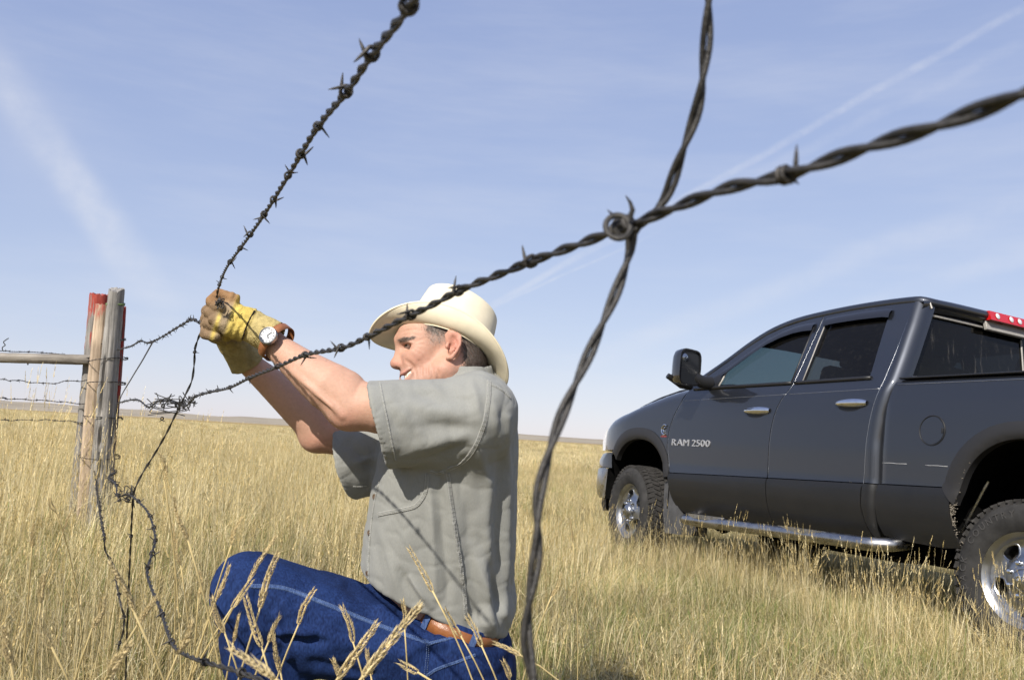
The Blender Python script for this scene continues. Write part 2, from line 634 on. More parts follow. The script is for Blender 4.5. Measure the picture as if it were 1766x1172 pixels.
def log_mesh(name, A, B, ra, rb, seed, flat=1.0, tilt=0.0, cracks=2, step=0.03, knots=4):
    """a weathered round timber from A (bottom) to B (top), local z along it"""
    A, B = np.asarray(A, float), np.asarray(B, float)
    ax = B - A
    Lh = np.linalg.norm(ax)
    ax /= Lh
    R_ = np.random.default_rng(seed)
    n, seg = int(Lh / step) + 1, 36
    crk = [(R_.uniform(0, 6.28), R_.uniform(0.0, 0.5), R_.uniform(0.4, 1.0), R_.uniform(0.25, 0.5)) for _ in range(cracks)]
    kn = [(R_.uniform(0, 6.28), R_.uniform(0.1, 0.95)) for _ in range(knots)]
    vs, fs = [], []
    ph = R_.uniform(0, 6.28, 4)
    for k in range(n + 1):
        t = k / n
        r0 = ra + (rb - ra) * t
        wob = np.array([math.sin(t * 5 + ph[0]), math.cos(t * 4 + ph[1])]) * 0.006
        for s in range(seg):
            a = s * 2 * math.pi / seg
            r = r0 * (1 + 0.05 * math.sin(2 * a + ph[2]) + 0.035 * math.sin(3 * a + ph[3] + t * 2) + 0.018 * R_.normal())
            for (ca, c0, c1, cd) in crk:
                if c0 < t < c1:
                    da = (a - ca - 0.25 * math.sin(t * 7) + math.pi) % (2 * math.pi) - math.pi
                    r *= 1 - cd * math.exp(-(da / 0.075) ** 2) * min(1, (t - c0) * 12, (c1 - t) * 12 + (0.5 if c1 > 0.95 else 0))
            for (ka, kt) in kn:
                da = (a - ka + math.pi) % (2 * math.pi) - math.pi
                r *= 1 + 0.13 * math.exp(-(da / 0.3) ** 2 - ((t - kt) * Lh / 0.025) ** 2)
            z = t * Lh
            if k == n:
                z += tilt * r * math.cos(a + 0.6) + 0.004 * R_.normal()
            vs.append((r * math.cos(a) + wob[0], r * flat * math.sin(a) + wob[1], z))
    for k in range(n):
        for s in range(seg):
            s2 = (s + 1) % seg
            fs.append((k * seg + s, k * seg + s2, (k + 1) * seg + s2, (k + 1) * seg + s))
    vs.append((0, 0, Lh - 0.006 + 0))
    c = len(vs) - 1
    for s in range(seg):
        fs.append((n * seg + s, n * seg + (s + 1) % seg, c))
    fs.append(tuple(range(seg - 1, -1, -1)))
    me = mesh_from(name, vs, fs)
    me.set_sharp_from_angle(angle=math.radians(50))
    return me, A, ax


def post(name, A, B, ra, rb, m, seed, label, spin=0.0, flat=1.0, **kw):
    me, A, ax = log_mesh(name, A, B, ra, rb, seed, flat, **kw)
    q = Vector(tuple(ax)).to_track_quat('Z', 'X').to_matrix() @ Matrix.Rotation(spin, 3, 'Z')
    o = bpy.data.objects.new(name, me)
    COL.objects.link(o)
    me.materials.append(m)
    o.matrix_world = Matrix.Translation(Vector(tuple(A))) @ q.to_4x4()
    tag(o, label, 'post', 'corner posts bound together')
    return o


def down_to_ground(top, low, extra=0.25):
    """extend the line top->low until it is just below the ground"""
    d = (low - top)
    t = 1.0
    while (top + d * t)[2] > ground_z(*(top + d * t)[:2]) - extra and t < 6:
        t += 0.01
    return top + d * t


RED = (0.36, 0.055, 0.038)
w_grey = wood_mat('weathered_grey_wood', (0.36, 0.34, 0.31), (0.10, 0.092, 0.085))
w_dark = wood_mat('dark_weathered_wood', (0.30, 0.28, 0.255), (0.085, 0.078, 0.07), RED, 1.44, 0.165)
w_tan = wood_mat('split_tan_wood', (0.56, 0.44, 0.32), (0.27, 0.20, 0.14), (0.40, 0.10, 0.075), 1.50, 0.17)
w_redb = wood_mat('red_painted_board', (0.16, 0.12, 0.11), (0.05, 0.04, 0.04), (0.30, 0.03, 0.02), 0.95)
w_rail = wood_mat('rail_wood', (0.30, 0.27, 0.23), (0.11, 0.095, 0.08))

d0 = 5.0
t3 = PX(201, 499, d0 - 0.05)
g3 = post('fence_post', down_to_ground(t3, PX(178, 790, d0 - 0.05)), t3, 0.068, 0.043, w_grey, 3,
          'tallest weathered grey fence post with a green cord round its top', spin=0.4, tilt=0.3, cracks=4)
t1 = PX(171, 507, d0 + 0.16)
g1 = post('fence_post', down_to_ground(t1, PX(147, 775, d0 + 0.2)), t1, 0.062, 0.058, w_dark, 8,
          'dark grey back fence post with flaking red paint on its top', spin=1.0, cracks=3)
t2 = PX(177, 525, d0 + 0.0)
g2 = post('fence_post', down_to_ground(t2, PX(153, 800, d0 + 0.0)), t2, 0.044, 0.036, w_tan, 15,
          'pale tan split fence post with a faded red painted top', spin=2.0, flat=0.8, cracks=1, knots=1)
t4 = PX(209, 529, d0 + 0.10)
g4 = post('fence_post', down_to_ground(t4, PX(191, 790, d0 + 0.12)), t4, 0.036, 0.034, w_redb, 21,
          'dark red painted slab post behind the tall grey post', spin=0.2, flat=0.7, cracks=1, knots=0)
# shoulder on the grey post: the main, thicker timber that ends lower
cordm = mat('green_cord', (0.12, 0.17, 0.06), 0.8, noise=0.3, nscale=90)
cord_pts = []
ax3 = (t3 - PX(179, 790, d0))
ax3 /= np.linalg.norm(ax3)
c3 = t3 - ax3 * 0.085
for k in range(65):
    a = k / 64 * 2 * math.pi * 2.5
    e1 = np.cross(ax3, [0, 1.0, 0])
    e1 /= np.linalg.norm(e1)
    e2 = np.cross(ax3, e1)
    cord_pts.append(c3 + 0.048 * (math.cos(a) * e1 + math.sin(a) * e2) + ax3 * (0.006 * math.sin(a * 0.8) + 0.012 * (k / 64 - 0.5)))
co = MB().tube(cord_pts, 0.0042, 6).build('cord', cordm)
tag(co, 'green cord wound round the top of the grey post', 'cord')

rl0, rl1 = PX(-520, 600, d0 + 0.45), PX(157, 622, d0 + 0.08)
me, A, ax = log_mesh('fence_rail', rl0, rl1, 0.030, 0.028, 31, 1.0, cracks=2, knots=3)
ro_ = bpy.data.objects.new('fence_rail', me)
COL.objects.link(ro_)
me.materials.append(w_rail)
ro_.matrix_world = Matrix.Translation(Vector(tuple(A))) @ Vector(tuple(ax)).to_track_quat('Z', 'X').to_matrix().to_4x4()
tag(ro_, 'grey wooden fence rail running left from the posts', 'rail')
MB().tube([PX(48, 618, d0 + 0.16), PX(48, 629, d0 + 0.16)], 0.004, 6).build('nail', mat('rusty_nail', (0.08, 0.05, 0.035), 0.7, 0.6), ro_)

# ------------------------------------------------------------------ barbed wire
wire_m = mat('weathered_galvanised_wire', (0.048, 0.045, 0.042), 0.5, 0.5, noise=0.45, nscale=160, bump=0.25, bscale=500, rvar=0.3)
barb_m = mat('barb_wire', (0.052, 0.047, 0.042), 0.5, 0.5, noise=0.5, nscale=220, bump=0.2, bscale=500)
thin_m = mat('dark_thin_wire', (0.05, 0.045, 0.042), 0.6, 0.5, noise=0.4, nscale=100)
SR = 0.00135


def helix_pair(path, pitch, r=SR, off=None, seg=7, phase=0.0):
    T, A, B = frames(path)
    s = np.r_[0, np.cumsum(np.linalg.norm(np.diff(path, axis=0), axis=1))]
    a = 2 * math.pi * s / pitch + phase + 0.5 * np.sin(s * 9)
    off = off or r * 1.02
    o = off * (np.cos(a)[:, None] * A + np.sin(a)[:, None] * B)
    return path + o, path - o


def barb_mesh(seed):
    R_ = random.Random(seed)
    mb = MB()
    for sgn in (0,):
        pts, rad = [], []
        a0 = R_.uniform(0, 6.28)
        ln1, ln2 = R_.uniform(0.0075, 0.012), R_.uniform(0.0075, 0.012)
        turns = 2.0
        R0 = 0.0032
        n = 34
        coil = []
        for k in range(n + 1):
            a = a0 + k / n * turns * 2 * math.pi
            coil.append(np.array([R0 * math.cos(a), R0 * math.sin(a), (k / n - 0.5) * 0.0052]))
        t0 = coil[0] - coil[1]
        t0 = t0 / np.linalg.norm(t0) + np.array([math.cos(a0), math.sin(a0), R_.uniform(-.35, .35)]) * 0.45
        t1 = coil[-1] - coil[-2]
        a1 = a0 + turns * 2 * math.pi
        t1 = t1 / np.linalg.norm(t1) + np.array([math.cos(a1), math.sin(a1), R_.uniform(-.35, .35)]) * 0.45
        t0 /= np.linalg.norm(t0)
        t1 /= np.linalg.norm(t1)
        pts = [coil[0] + t0 * ln1, coil[0] + t0 * ln1 * 0.7, coil[0] + t0 * ln1 * 0.3] + coil + \
              [coil[-1] + t1 * ln2 * 0.3, coil[-1] + t1 * ln2 * 0.7, coil[-1] + t1 * ln2]
        rad = [0.0002, 0.0007, 0.00105] + [0.00105] * len(coil) + [0.00105, 0.0007, 0.0002]
        mb.tube(pts, rad, 6)
    me = mesh_from('barb', mb.v, mb.f)
    me.materials.append(barb_m)
    return me


BARBS = [barb_mesh(k) for k in range(5)]


def put_barbs(root, path, svals, scale=1.0, seed=1):
    R_ = random.Random(seed)
    T, A, B = frames(path)
    s = np.r_[0, np.cumsum(np.linalg.norm(np.diff(path, axis=0), axis=1))]
    base = Vector(root.location)
    for sv in svals:
        k = int(np.clip(np.searchsorted(s, sv), 0, len(path) - 1))
        o = bpy.data.objects.new('barb', BARBS[R_.randrange(5)])
        COL.objects.link(o)
        o.parent = root
        M_ = Matrix([[A[k][i], B[k][i], T[k][i]] for i in range(3)]).to_4x4()
        o.matrix_local = Matrix.Translation(Vector(tuple(path[k])) - base) @ M_ @ Matrix.Rotation(R_.uniform(0, 6.28), 4, 'Z') @ Matrix.Scale(scale * R_.uniform(0.9, 1.15), 4)


def px_path(pp, step=0.004):
    """(px,py,depth) list -> smooth world path"""
    return smooth_path([PX(*q) for q in pp], step)


def s_of_px(path, px, py):
    d = path - CO
    z = d @ CF
    u = W / 2 + F * (d @ CR) / z
    v = H / 2 - F * (d @ CU) / z
    k = int(np.argmin((u - px) ** 2 + (v - py) ** 2))
    return float(np.linalg.norm(np.diff(path[:k + 1], axis=0), axis=1).sum())


def wire(name, pp, label, cat='barbed wire', pitch=0.05, barbs=None, spacing=0.1, r=SR, group='strands of the barbed wire fence',
         scale=1.0, seed=1, step=0.004, material=None, start=0.03, single=False, seg=7, kink=0.0, fill='after'):
    path = px_path(pp, step)
    if kink:
        s = np.arange(len(path)) * step
        path = path + kink * (np.sin(s * 31 + seed)[:, None] * CU + np.sin(s * 23 + 2 * seed)[:, None] * CR * 0.6 + np.sin(s * 57 + seed)[:, None] * CU * 0.4)
    base = path[np.argmin(path[:, 2])]
    root = empty(name, base, label, cat, group)
    if single:
        v, f = tube_geo(path, r, seg)
        obj('strand', mesh_from('strand', v, f), material or wire_m, root)
    else:
        for p_ in helix_pair(path, pitch, r):
            v, f = tube_geo(p_, r, seg)
            obj('strand', mesh_from('strand', v, f), material or wire_m, root)
    tot = float(np.linalg.norm(np.diff(path, axis=0), axis=1).sum())
    if barbs == 'none':
        return root, path
    sv = [s_of_px(path, *b) for b in (barbs or [])]
    smx, smn = (max(sv), min(sv)) if sv else (0, 0)
    if spacing:
        R_ = random.Random(seed + 50)
        q_ = start
        while q_ < tot - 0.02:
            if not barbs or (fill == 'after' and q_ > smx + spacing * 0.6) or (fill == 'before' and q_ < smn - spacing * 0.6):
                put = q_ + R_.uniform(-0.012, 0.012)
                sv.append(put) if not barbs else sv.insert(0, put)
            q_ += spacing
    put_barbs(root, path, sv, scale, seed)
    return root, path


def dlow(x):
    return 1.0 / (0.2 + (x - 200) * 0.0027)


low_px = [(1900, 118), (1766, 160), (1700, 186), (1600, 222), (1500, 252), (1420, 280), (1350, 303), (1250, 325), (1170, 355), (1085, 388),
          (1000, 420), (925, 447), (850, 477), (795, 499), (740, 528), (690, 552), (640, 577), (590, 599), (527, 611), (480, 631), (430, 651),
          (395, 668), (360, 676), (336, 684), (318, 700), (295, 692), (272, 692), (256, 702), (240, 690), (222, 690), (203, 695)]
lowp = [(x, y, dlow(x)) for x, y in low_px]
wire('barbed_wire', lowp, 'lower barbed wire sweeping from the posts past the hat to the right edge',
     barbs=[(1350, 303), (1075, 392), (925, 447), (795, 499), (712, 541), (635, 580), (590, 599), (527, 611), (480, 631), (430, 651), (397, 668)],
     spacing=0.1, seed=6, scale=0.85)

top_px = [(203, 603, 4.95), (225, 597, 4.2), (242, 588, 3.6), (255, 591, 3.3), (275, 583, 2.9), (300, 568, 2.5), (318, 557, 2.25), (332, 550, 2.05), (345, 556, 1.9),
          (362, 545, 1.83), (372, 520, 1.80), (377, 495, 1.75), (390, 462, 1.52), (420, 420, 1.27), (455, 370, 1.05), (500, 297, 0.83), (545, 222, 0.68), (597, 158, 0.56), (640, 95, 0.48),
          (680, 45, 0.42), (715, -5, 0.375), (760, -75, 0.33)]
wire('barbed_wire', top_px, 'upper barbed wire rising steeply from the gloved hands to the top edge',
     barbs=[(374, 490), (383, 478), (396, 452), (418, 432), (439, 410), (455, 370), (475, 345), (500, 305), (525, 268), (550, 220), (597, 158), (645, 94), (708, 12)],
     spacing=0.1, seed=8, scale=1.0, fill='before')

# nearest stay: thick, right of centre
stay = [(1226, -60, 0.35), (1222, 0, 0.355), (1217, 90, 0.36), (1203, 185, 0.365), (1172, 275, 0.372), (1148, 340, 0.378), (1120, 374, 0.380),
        (1092, 396, 0.381), (1085, 440, 0.383), (1056, 520, 0.378), (1005, 635, 0.37), (962, 735, 0.36), (930, 850, 0.35), (926, 950, 0.345), (908, 1085, 0.34), (922, 1190, 0.335), (930, 1300, 0.33)]
sroot, spath = wire('wire_stay', stay, 'thick dark twisted wire stay crossing the lower wire at a knot', 'wire', pitch=0.06, barbs='none', group='twisted wire stays', seed=5)
# the knot: loops of the stay round the lower wire
kc = PX(1078, 390, 0.384)
kt = PX(1180, 350, dlow(1180)) - PX(1000, 420, dlow(1000))
kt /= np.linalg.norm(kt)
ke = np.cross(kt, CF)
ke /= np.linalg.norm(ke)
kf = np.cross(kt, ke)
kp = []
for k in range(80):
    a = k / 79 * 2 * math.pi * 1.6
    rr_ = 0.0036 + 0.0010 * math.sin(a * 0.5)
    kp.append(kc + rr_ * (math.cos(a) * ke + math.sin(a) * kf) + kt * (-0.0035 + 0.009 * k / 79))
MB().tube(kp, SR * 0.95, 8).build('wrap', wire_m, sroot)
kp2 = []
for k in range(40):
    a = k / 39 * 2 * math.pi * 1.15
    kp2.append(PX(1066, 391, 0.378) + 0.0054 * (math.cos(a) * CR + math.sin(a) * CU) + CF * (0.003 * math.sin(a)))
MB().tube(kp2, SR * 1.0, 8).build('loop', wire_m, sroot)
MB().tube([PX(1086, 376, 0.376), PX(1091, 362, 0.375), PX(1087, 349, 0.375), PX(1079, 337, 0.375)], [0.0013, 0.0012, 0.0008, 0.0002], 7).build('wire_end', wire_m, sroot)

# second stay hanging from the hands, through the tangle to the ground
wire('wire_stay', [(368, 540, 1.79), (349, 568, 1.88), (337, 598, 1.92), (335, 625, 1.94), (331, 655, 1.95), (320, 680, 1.955), (310, 700, 1.955), (299, 722, 1.97),
                   (288, 745, 1.98), (268, 780, 2.0), (246, 815, 2.0), (231, 848, 2.0), (228, 880, 2.02), (226, 925, 2.05), (223, 985, 2.08), (221, 1040, 2.1), (218, 1120, 2.15), (214, 1300, 2.2)],
     'slack twisted wire stay hanging from the gloves through a tangle into the grass', 'wire', pitch=0.07, barbs=[(336, 606), (253, 800), (227, 925)], spacing=0,
     group='twisted wire stays', seed=9, r=0.0013)
# slanted tie wire from upper strand to the post
wire('tie_wire', [(264, 588, 3.1), (245, 622, 3.6), (225, 655, 4.2), (207, 688, 4.9), (196, 735, 4.93), (187, 790, 4.94), (188, 815, 4.95)],
     'straight slanted tie wire from upper strand down to the post foot', 'wire', pitch=0.06, barbs='none', group='tie wires at the corner post', r=0.0016, step=0.008)

# tangles of loose wire
def tangle(name, c, n, sx, sy, sz, label, seed, r=0.0011, nb=5):
    R_ = np.random.default_rng(seed)
    root = empty(name, c, label, 'wire', 'tangles of loose fence wire')
    for k in range(n):
        pts = [np.array(c) + R_.normal() * sx * CR + R_.normal() * sy * CU + R_.normal() * sz * CF for _ in range(R_.integers(3, 6))]
        pts = np.array(pts)
        v, f = tube_geo(smooth_path(pts, 0.004), r, 6)
        obj('strand', mesh_from('strand', v, f), wire_m, root)
    for k in range(nb):
        o = bpy.data.objects.new('barb', BARBS[k % 5])
        COL.objects.link(o)
        o.parent = root
        off = R_.normal() * sx * CR + R_.normal() * sy * CU + R_.normal() * sz * CF
        o.matrix_local = Matrix.Translation(Vector(tuple(off))) @ Matrix.Rotation(R_.uniform(0, 6), 4, 'X') @ Matrix.Rotation(R_.uniform(0, 6), 4, 'Y')


tangle('wire_tangle', PX(302, 697, 1.98), 9, 0.032, 0.012, 0.02, 'knotted wire tangle on the lower strand left of the man', 4, nb=9)
tangle('wire_tangle', PX(214, 852, 2.02), 6, 0.014, 0.012, 0.015, 'small wire tangle above the grass below the posts', 6, nb=5)
tangle('wire_tangle', PX(379, 524, 1.755), 6, 0.005, 0.007, 0.004, 'dark wire knot held at the fingers of the gloves', 12, r=0.0012, nb=2)

# ground-hugging strand: post foot -> tangle -> foreground
wire('barbed_wire', [(185, 806, 4.9), (200, 812, 3.6), (188, 822, 2.8), (200, 835, 2.2), (203, 855, 2.05), (222, 852, 2.0), (243, 868, 1.85), (258, 888, 1.75), (268, 925, 1.6), (262, 955, 1.5), (254, 985, 1.42),
                     (262, 1015, 1.33), (277, 1050, 1.22), (290, 1090, 1.1), (305, 1118, 1.0), (345, 1138, 0.9), (400, 1153, 0.82), (450, 1172, 0.76), (520, 1200, 0.7)],
     'bottom barbed wire curling out of the grass below the tangle', barbs=[(258, 888), (266, 908), (268, 930), (262, 952), (256, 976), (280, 1058), (296, 1105), (352, 1139), (414, 1158)], spacing=0.12, seed=14, scale=1.05, fill='before')
wire('barbed_wire', [(163, 812, 4.85), (168, 850, 3.2), (172, 880, 2.6), (178, 915, 2.3), (180, 925, 2.2), (182, 950, 2.2), (196, 975, 2.2), (202, 1010, 2.15), (209, 1045, 2.1), (214, 1062, 2.1),
                     (212, 1090, 2.1), (203, 1120, 2.1), (196, 1160, 2.1), (190, 1300, 2.1)],
     'thin barbed wire drooping from the post foot down into the grass', spacing=0.06, seed=15, scale=0.95)

# strands left of the posts
lw = [([(-420, 600, 6.4), (-40, 604, 5.6), (20, 606, 5.4), (60, 607, 5.3), (110, 611, 5.2), (153, 617, 5.05)], 'thin barbed strand lying along the top of the wooden rail', 0.0),
      ([(-420, 646, 6.4), (-40, 652, 5.6), (8, 655, 5.4), (30, 656, 5.3), (80, 661, 5.2), (115, 657, 5.15), (150, 656, 5.05)], 'thin barbed strand left of the posts just below the rail', 0.003),
      ([(-420, 676, 6.4), (-40, 684, 5.6), (10, 687, 5.4), (50, 689, 5.3), (100, 692, 5.2), (148, 697, 5.05)], 'thin barbed strand left of the posts above the horizon', 0.002),
      ([(-420, 716, 6.4), (-40, 723, 5.6), (20, 724, 5.4), (80, 724, 5.3), (120, 726, 5.2), (150, 730, 5.05)], 'lowest thin barbed strand left of the posts against the grass', 0.003)]
for k, (pp, lab, kk) in enumerate(lw):
    wire('barbed_wire', pp, lab, spacing=0.1, seed=20 + k, r=0.0017, step=0.008, kink=kk, seg=5, scale=1.15, material=thin_m)
wire('wire_end', [(5, 605, 5.4), (4, 599, 5.4), (9, 595, 5.4), (6, 590, 5.4), (10, 586, 5.4), (15, 583, 5.4)], 'loose curled wire end above the rail at the left edge', 'wire', spacing=0, single=True, r=0.003, group='tie wires at the corner post', barbs='none')

# wraps of wire round the post bundle
def wrap(yc, cx, rx, ry, label, seed, turns=1.3, dep=4.99):
    R_ = random.Random(seed)
    pts = []
    for k in range(60):
        a = k / 59 * 2 * math.pi * turns
        pts.append(PX(cx, yc, dep) + rx * math.cos(a) * CR + ry * math.sin(a) * CF + CU * (0.012 * math.sin(a + seed) + 0.01 * k / 59 + R_.uniform(-.0015, .0015)))
    path = smooth_path(pts, 0.006)
    root = empty('tie_wire', path[np.argmin(path[:, 2])], label, 'wire', 'tie wires at the corner post')
    for p_ in helix_pair(path, 0.05, 0.0016):
        v, f = tube_geo(p_, 0.0016, 5)
        obj('strand', mesh_from('strand', v, f), thin_m, root)


wrap(590, 196, 0.062, 0.072, 'uppermost wire wrap round the grey post', 1)
wrap(622, 186, 0.105, 0.11, 'second wire wrap round the post bundle level with the rail', 2)
wrap(662, 184, 0.10, 0.10, 'third wire wrap round the middle of the posts', 3)
wrap(720, 178, 0.105, 0.10, 'fourth wire wrap round the posts at the horizon', 4)
wrap(788, 172, 0.11, 0.10, 'lowest wire wrap round the post feet', 5)
# ------------------------------------------------------------------ grass
def grass_mat(name, trans=0.35, rough=0.6):
    m = bpy.data.materials.new(name)
    m.use_nodes = True
    t = m.node_tree
    for n in list(t.nodes):
        t.nodes.remove(n)
    at = N(t, 'ShaderNodeAttribute', attribute_name='tone')
    g = N(t, 'ShaderNodeNewGeometry')
    nz = N(t, 'ShaderNodeTexNoise', i_Scale=0.55, i_Detail=4.0, i_Roughness=0.6)
    L(t, g.outputs['Position'], nz.inputs['Vector'])
    mr = N(t, 'ShaderNodeMapRange', i_1=0.35, i_2=0.65, i_3=0.70, i_4=1.18)
    L(t, nz.outputs[0], mr.inputs[0])
    mx = N(t, 'ShaderNodeMix', data_type='RGBA', blend_type='MULTIPLY')
    mx.inputs[0].default_value = 1.0
    L(t, at.outputs['Color'], mx.inputs[6])
    L(t, mr.outputs[0], mx.inputs[7])
    d = N(t, 'ShaderNodeBsdfPrincipled', i_Roughness=rough)
    d.inputs['Specular IOR Level'].default_value = 0.25
    L(t, mx.outputs[2], d.inputs['Base Color'])
    tr = N(t, 'ShaderNodeBsdfTranslucent')
    L(t, mx.outputs[2], tr.inputs[0])
    ms = N(t, 'ShaderNodeMixShader', i_0=trans)
    L(t, d.outputs[0], ms.inputs[1])
    L(t, tr.outputs[0], ms.inputs[2])
    o = N(t, 'ShaderNodeOutputMaterial')
    L(t, ms.outputs[0], o.inputs[0])
    return m


gm = grass_mat('dry_grass_blades')
STRAW = np.array([[0.73, 0.595, 0.30], [0.82, 0.70, 0.41], [0.59, 0.465, 0.215], [0.78, 0.64, 0.34], [0.45, 0.36, 0.16], [0.86, 0.76, 0.485]])
GREEN = np.array([[0.22, 0.27, 0.075], [0.17, 0.235, 0.06], [0.30, 0.32, 0.10], [0.36, 0.35, 0.13]])


def ribbons(bases, dirs, lens, widths, curve, cols, R_, nseg=4):
    """flat curved blades; returns verts, quads, colours"""
    n = len(bases)
    t = np.linspace(0, 1, nseg + 1)
    up = np.array([0, 0, 1.0])
    side = np.cross(dirs, up)
    side /= np.linalg.norm(side, axis=1)[:, None] + 1e-9
    rot = R_.uniform(-1.2, 1.2, n)
    side = side * np.cos(rot)[:, None] + dirs * np.sin(rot)[:, None] * 0.6
    out = np.stack([dirs[:, 0], dirs[:, 1], np.zeros(n)], 1)
    V = np.zeros((n, nseg + 1, 2, 3))
    for k, tk in enumerate(t):
        c = bases + dirs * (lens * tk)[:, None] + out * (lens * curve * tk ** 2.2)[:, None] - up * (lens * curve * 0.55 * tk ** 2.6)[:, None]
        w = widths * (1 - 0.85 * tk ** 1.5) * 0.5
        V[:, k, 0] = c - side * w[:, None]
        V[:, k, 1] = c + side * w[:, None]
    V = V.reshape(-1, 3)
    q = []
    b = np.arange(n) * (nseg + 1) * 2
    for k in range(nseg):
        q.append(np.stack([b + 2 * k, b + 2 * k + 1, b + 2 * k + 3, b + 2 * k + 2], 1))
    q = np.concatenate(q)
    C = np.repeat(cols, (nseg + 1) * 2, axis=0)
    return V, q, C


def set_tone(me, C):
    a = me.color_attributes.new('tone', 'FLOAT_COLOR', 'POINT')
    a.data.foreach_set('color', np.c_[C, np.ones(len(C))].astype(np.float32).ravel())


def seed_head(base, d, ln, wid, col, R_, n=9):
    """a slender spike of small pointed spikelets along a stem end"""
    vs, fs, cs = [], [], []
    d = d / np.linalg.norm(d)
    e1 = np.cross(d, [0.3, 0.9, 0.1])
    e1 /= np.linalg.norm(e1)
    e2 = np.cross(d, e1)
    for k in range(n):
        s = (k + 0.5) / n
        for sg in range(2):
            a = R_.uniform(0, 6.28)
            o = math.cos(a) * e1 + math.sin(a) * e2
            p = base + d * ln * s
            w = wid * (1 - 0.55 * s)
            tip = p + o * w * 1.0 + d * ln * 0.16
            sd_ = np.cross(o, d) * w * 0.42
            b0 = len(vs)
            vs += [p - d * ln * 0.02, p + o * w * 0.5 + sd_ + d * ln * 0.06, tip, p + o * w * 0.5 - sd_ + d * ln * 0.06]
            fs.append((b0, b0 + 1, b0 + 2, b0 + 3))
            cs += [col * R_.uniform(0.85, 1.1)] * 4
    return vs, fs, cs


def clump(kind, seed):
    R_ = np.random.default_rng(seed)
    if kind == 'straw':
        n = 36
        L_ = R_.uniform(0.18, 0.50, n)
        rad, tilt, wid, cur = 0.12, R_.normal(0.0, 0.52, n), R_.uniform(0.0020, 0.0042, n), R_.uniform(0.05, 0.65, n)
        cols = STRAW[R_.integers(0, len(STRAW), n)]
        gr = R_.random(n) < 0.08
        cols = np.where(gr[:, None], GREEN[R_.integers(0, len(GREEN), n)], cols)
    elif kind == 'green':
        n = 70
        L_ = R_.uniform(0.08, 0.24, n)
        rad, tilt, wid, cur = 0.12, R_.normal(0.0, 0.35, n), R_.uniform(0.0018, 0.0034, n), R_.uniform(0.2, 0.7, n)
        cols = GREEN[R_.integers(0, len(GREEN), n)]
        st = R_.random(n) < 0.35
        cols = np.where(st[:, None], STRAW[R_.integers(0, len(STRAW), n)], cols)
    elif kind == 'mat':
        n = 46
        L_ = R_.uniform(0.12, 0.34, n)
        rad, tilt, wid, cur = 0.14, R_.normal(0.0, 1.0, n) + 0.5, R_.uniform(0.0012, 0.0028, n), R_.uniform(0.1, 0.8, n)
        cols = STRAW[R_.integers(0, len(STRAW), n)] * 0.78
    elif kind == 'stalk':
        n = 22
        L_ = R_.uniform(0.26, 0.56, n)
        rad, tilt, wid, cur = 0.10, R_.normal(0.0, 0.22, n), R_.uniform(0.0014, 0.0022, n), R_.uniform(0.02, 0.22, n)
        cols = STRAW[R_.integers(0, len(STRAW), n)]
    else:                                           # far tuft
        n = 70
        L_ = R_.uniform(0.2, 0.45, n)
        rad, tilt, wid, cur = 0.36, R_.normal(0.0, 0.35, n), R_.uniform(0.007, 0.016, n), R_.uniform(0.05, 0.5, n)
        cols = STRAW[R_.integers(0, len(STRAW), n)]
        gr = R_.random(n) < 0.06
        cols = np.where(gr[:, None], GREEN[R_.integers(0, len(GREEN), n)], cols)
    a = R_.uniform(0, 2 * math.pi, n)
    ra = rad * np.sqrt(R_.random(n))
    bases = np.stack([ra * np.cos(a), ra * np.sin(a), np.full(n, -0.02)], 1)
    az = R_.uniform(0, 2 * math.pi, n)
    tl = np.clip(np.abs(tilt), 0, 1.45)
    dirs = np.stack([np.sin(tl) * np.cos(az) + 0.10, np.sin(tl) * np.sin(az), np.cos(tl)], 1)
    dirs /= np.linalg.norm(dirs, axis=1)[:, None]
    cols = cols * R_.uniform(0.70, 1.15, (n, 1))
    V, q, C = ribbons(bases, dirs, L_, wid, cur, cols, R_, 3 if kind == 'far' else 4)
    if kind == 'stalk':
        nv = 5 * 2
        vs, fs, cs = list(V), [tuple(r) for r in q], list(C)
        for k in range(n):
            tip = (V[(k + 1) * nv - 1] + V[(k + 1) * nv - 2]) / 2
            pre = (V[(k + 1) * nv - 3] + V[(k + 1) * nv - 4]) / 2
            d = tip - pre
            ln = R_.uniform(0.035, 0.075)
            a_, b_, c_ = seed_head(tip - d / np.linalg.norm(d) * 0.005, d, ln, R_.uniform(0.0028, 0.0050), STRAW[R_.integers(0, len(STRAW))] * np.array([1.0, .97, .9]), R_, 8)
            o_ = len(vs)
            vs += a_
            fs += [tuple(o_ + z for z in f) for f in b_]
            cs += c_
        V, q, C = np.array(vs), np.array(fs), np.array(cs)
    me = mesh_from('grass_clump', V, q, smooth=False)
    set_tone(me, C)
    me.materials.append(gm)
    return me


def in_poly_excl(x, y):
    """True where no tall grass may stand: wheels, the man, the posts, just before the lens"""
    bad = np.hypot(x, y) < 1.25
    # low tyres
    p = np.stack([x - TT[0], y - TT[1]], 1)
    R2 = TR[:2, :2]
    uv = p @ np.linalg.inv(R2).T
    for wx in (0.0, 3.57):
        for wy in (0.86, -0.86):
            bad |= (np.abs(uv[:, 0] - wx) < 0.36) & (np.abs(uv[:, 1] - wy) < 0.15)
    # the man's seat and legs
    m0 = PX(640, 1000, 1.97)
    bad |= ((x - m0[0]) / 0.50) ** 2 + ((y - m0[1]) / 0.34) ** 2 < 1
    bad |= np.hypot(x - POST_XY[0], y - POST_XY[1]) < 0.14
    return bad, uv


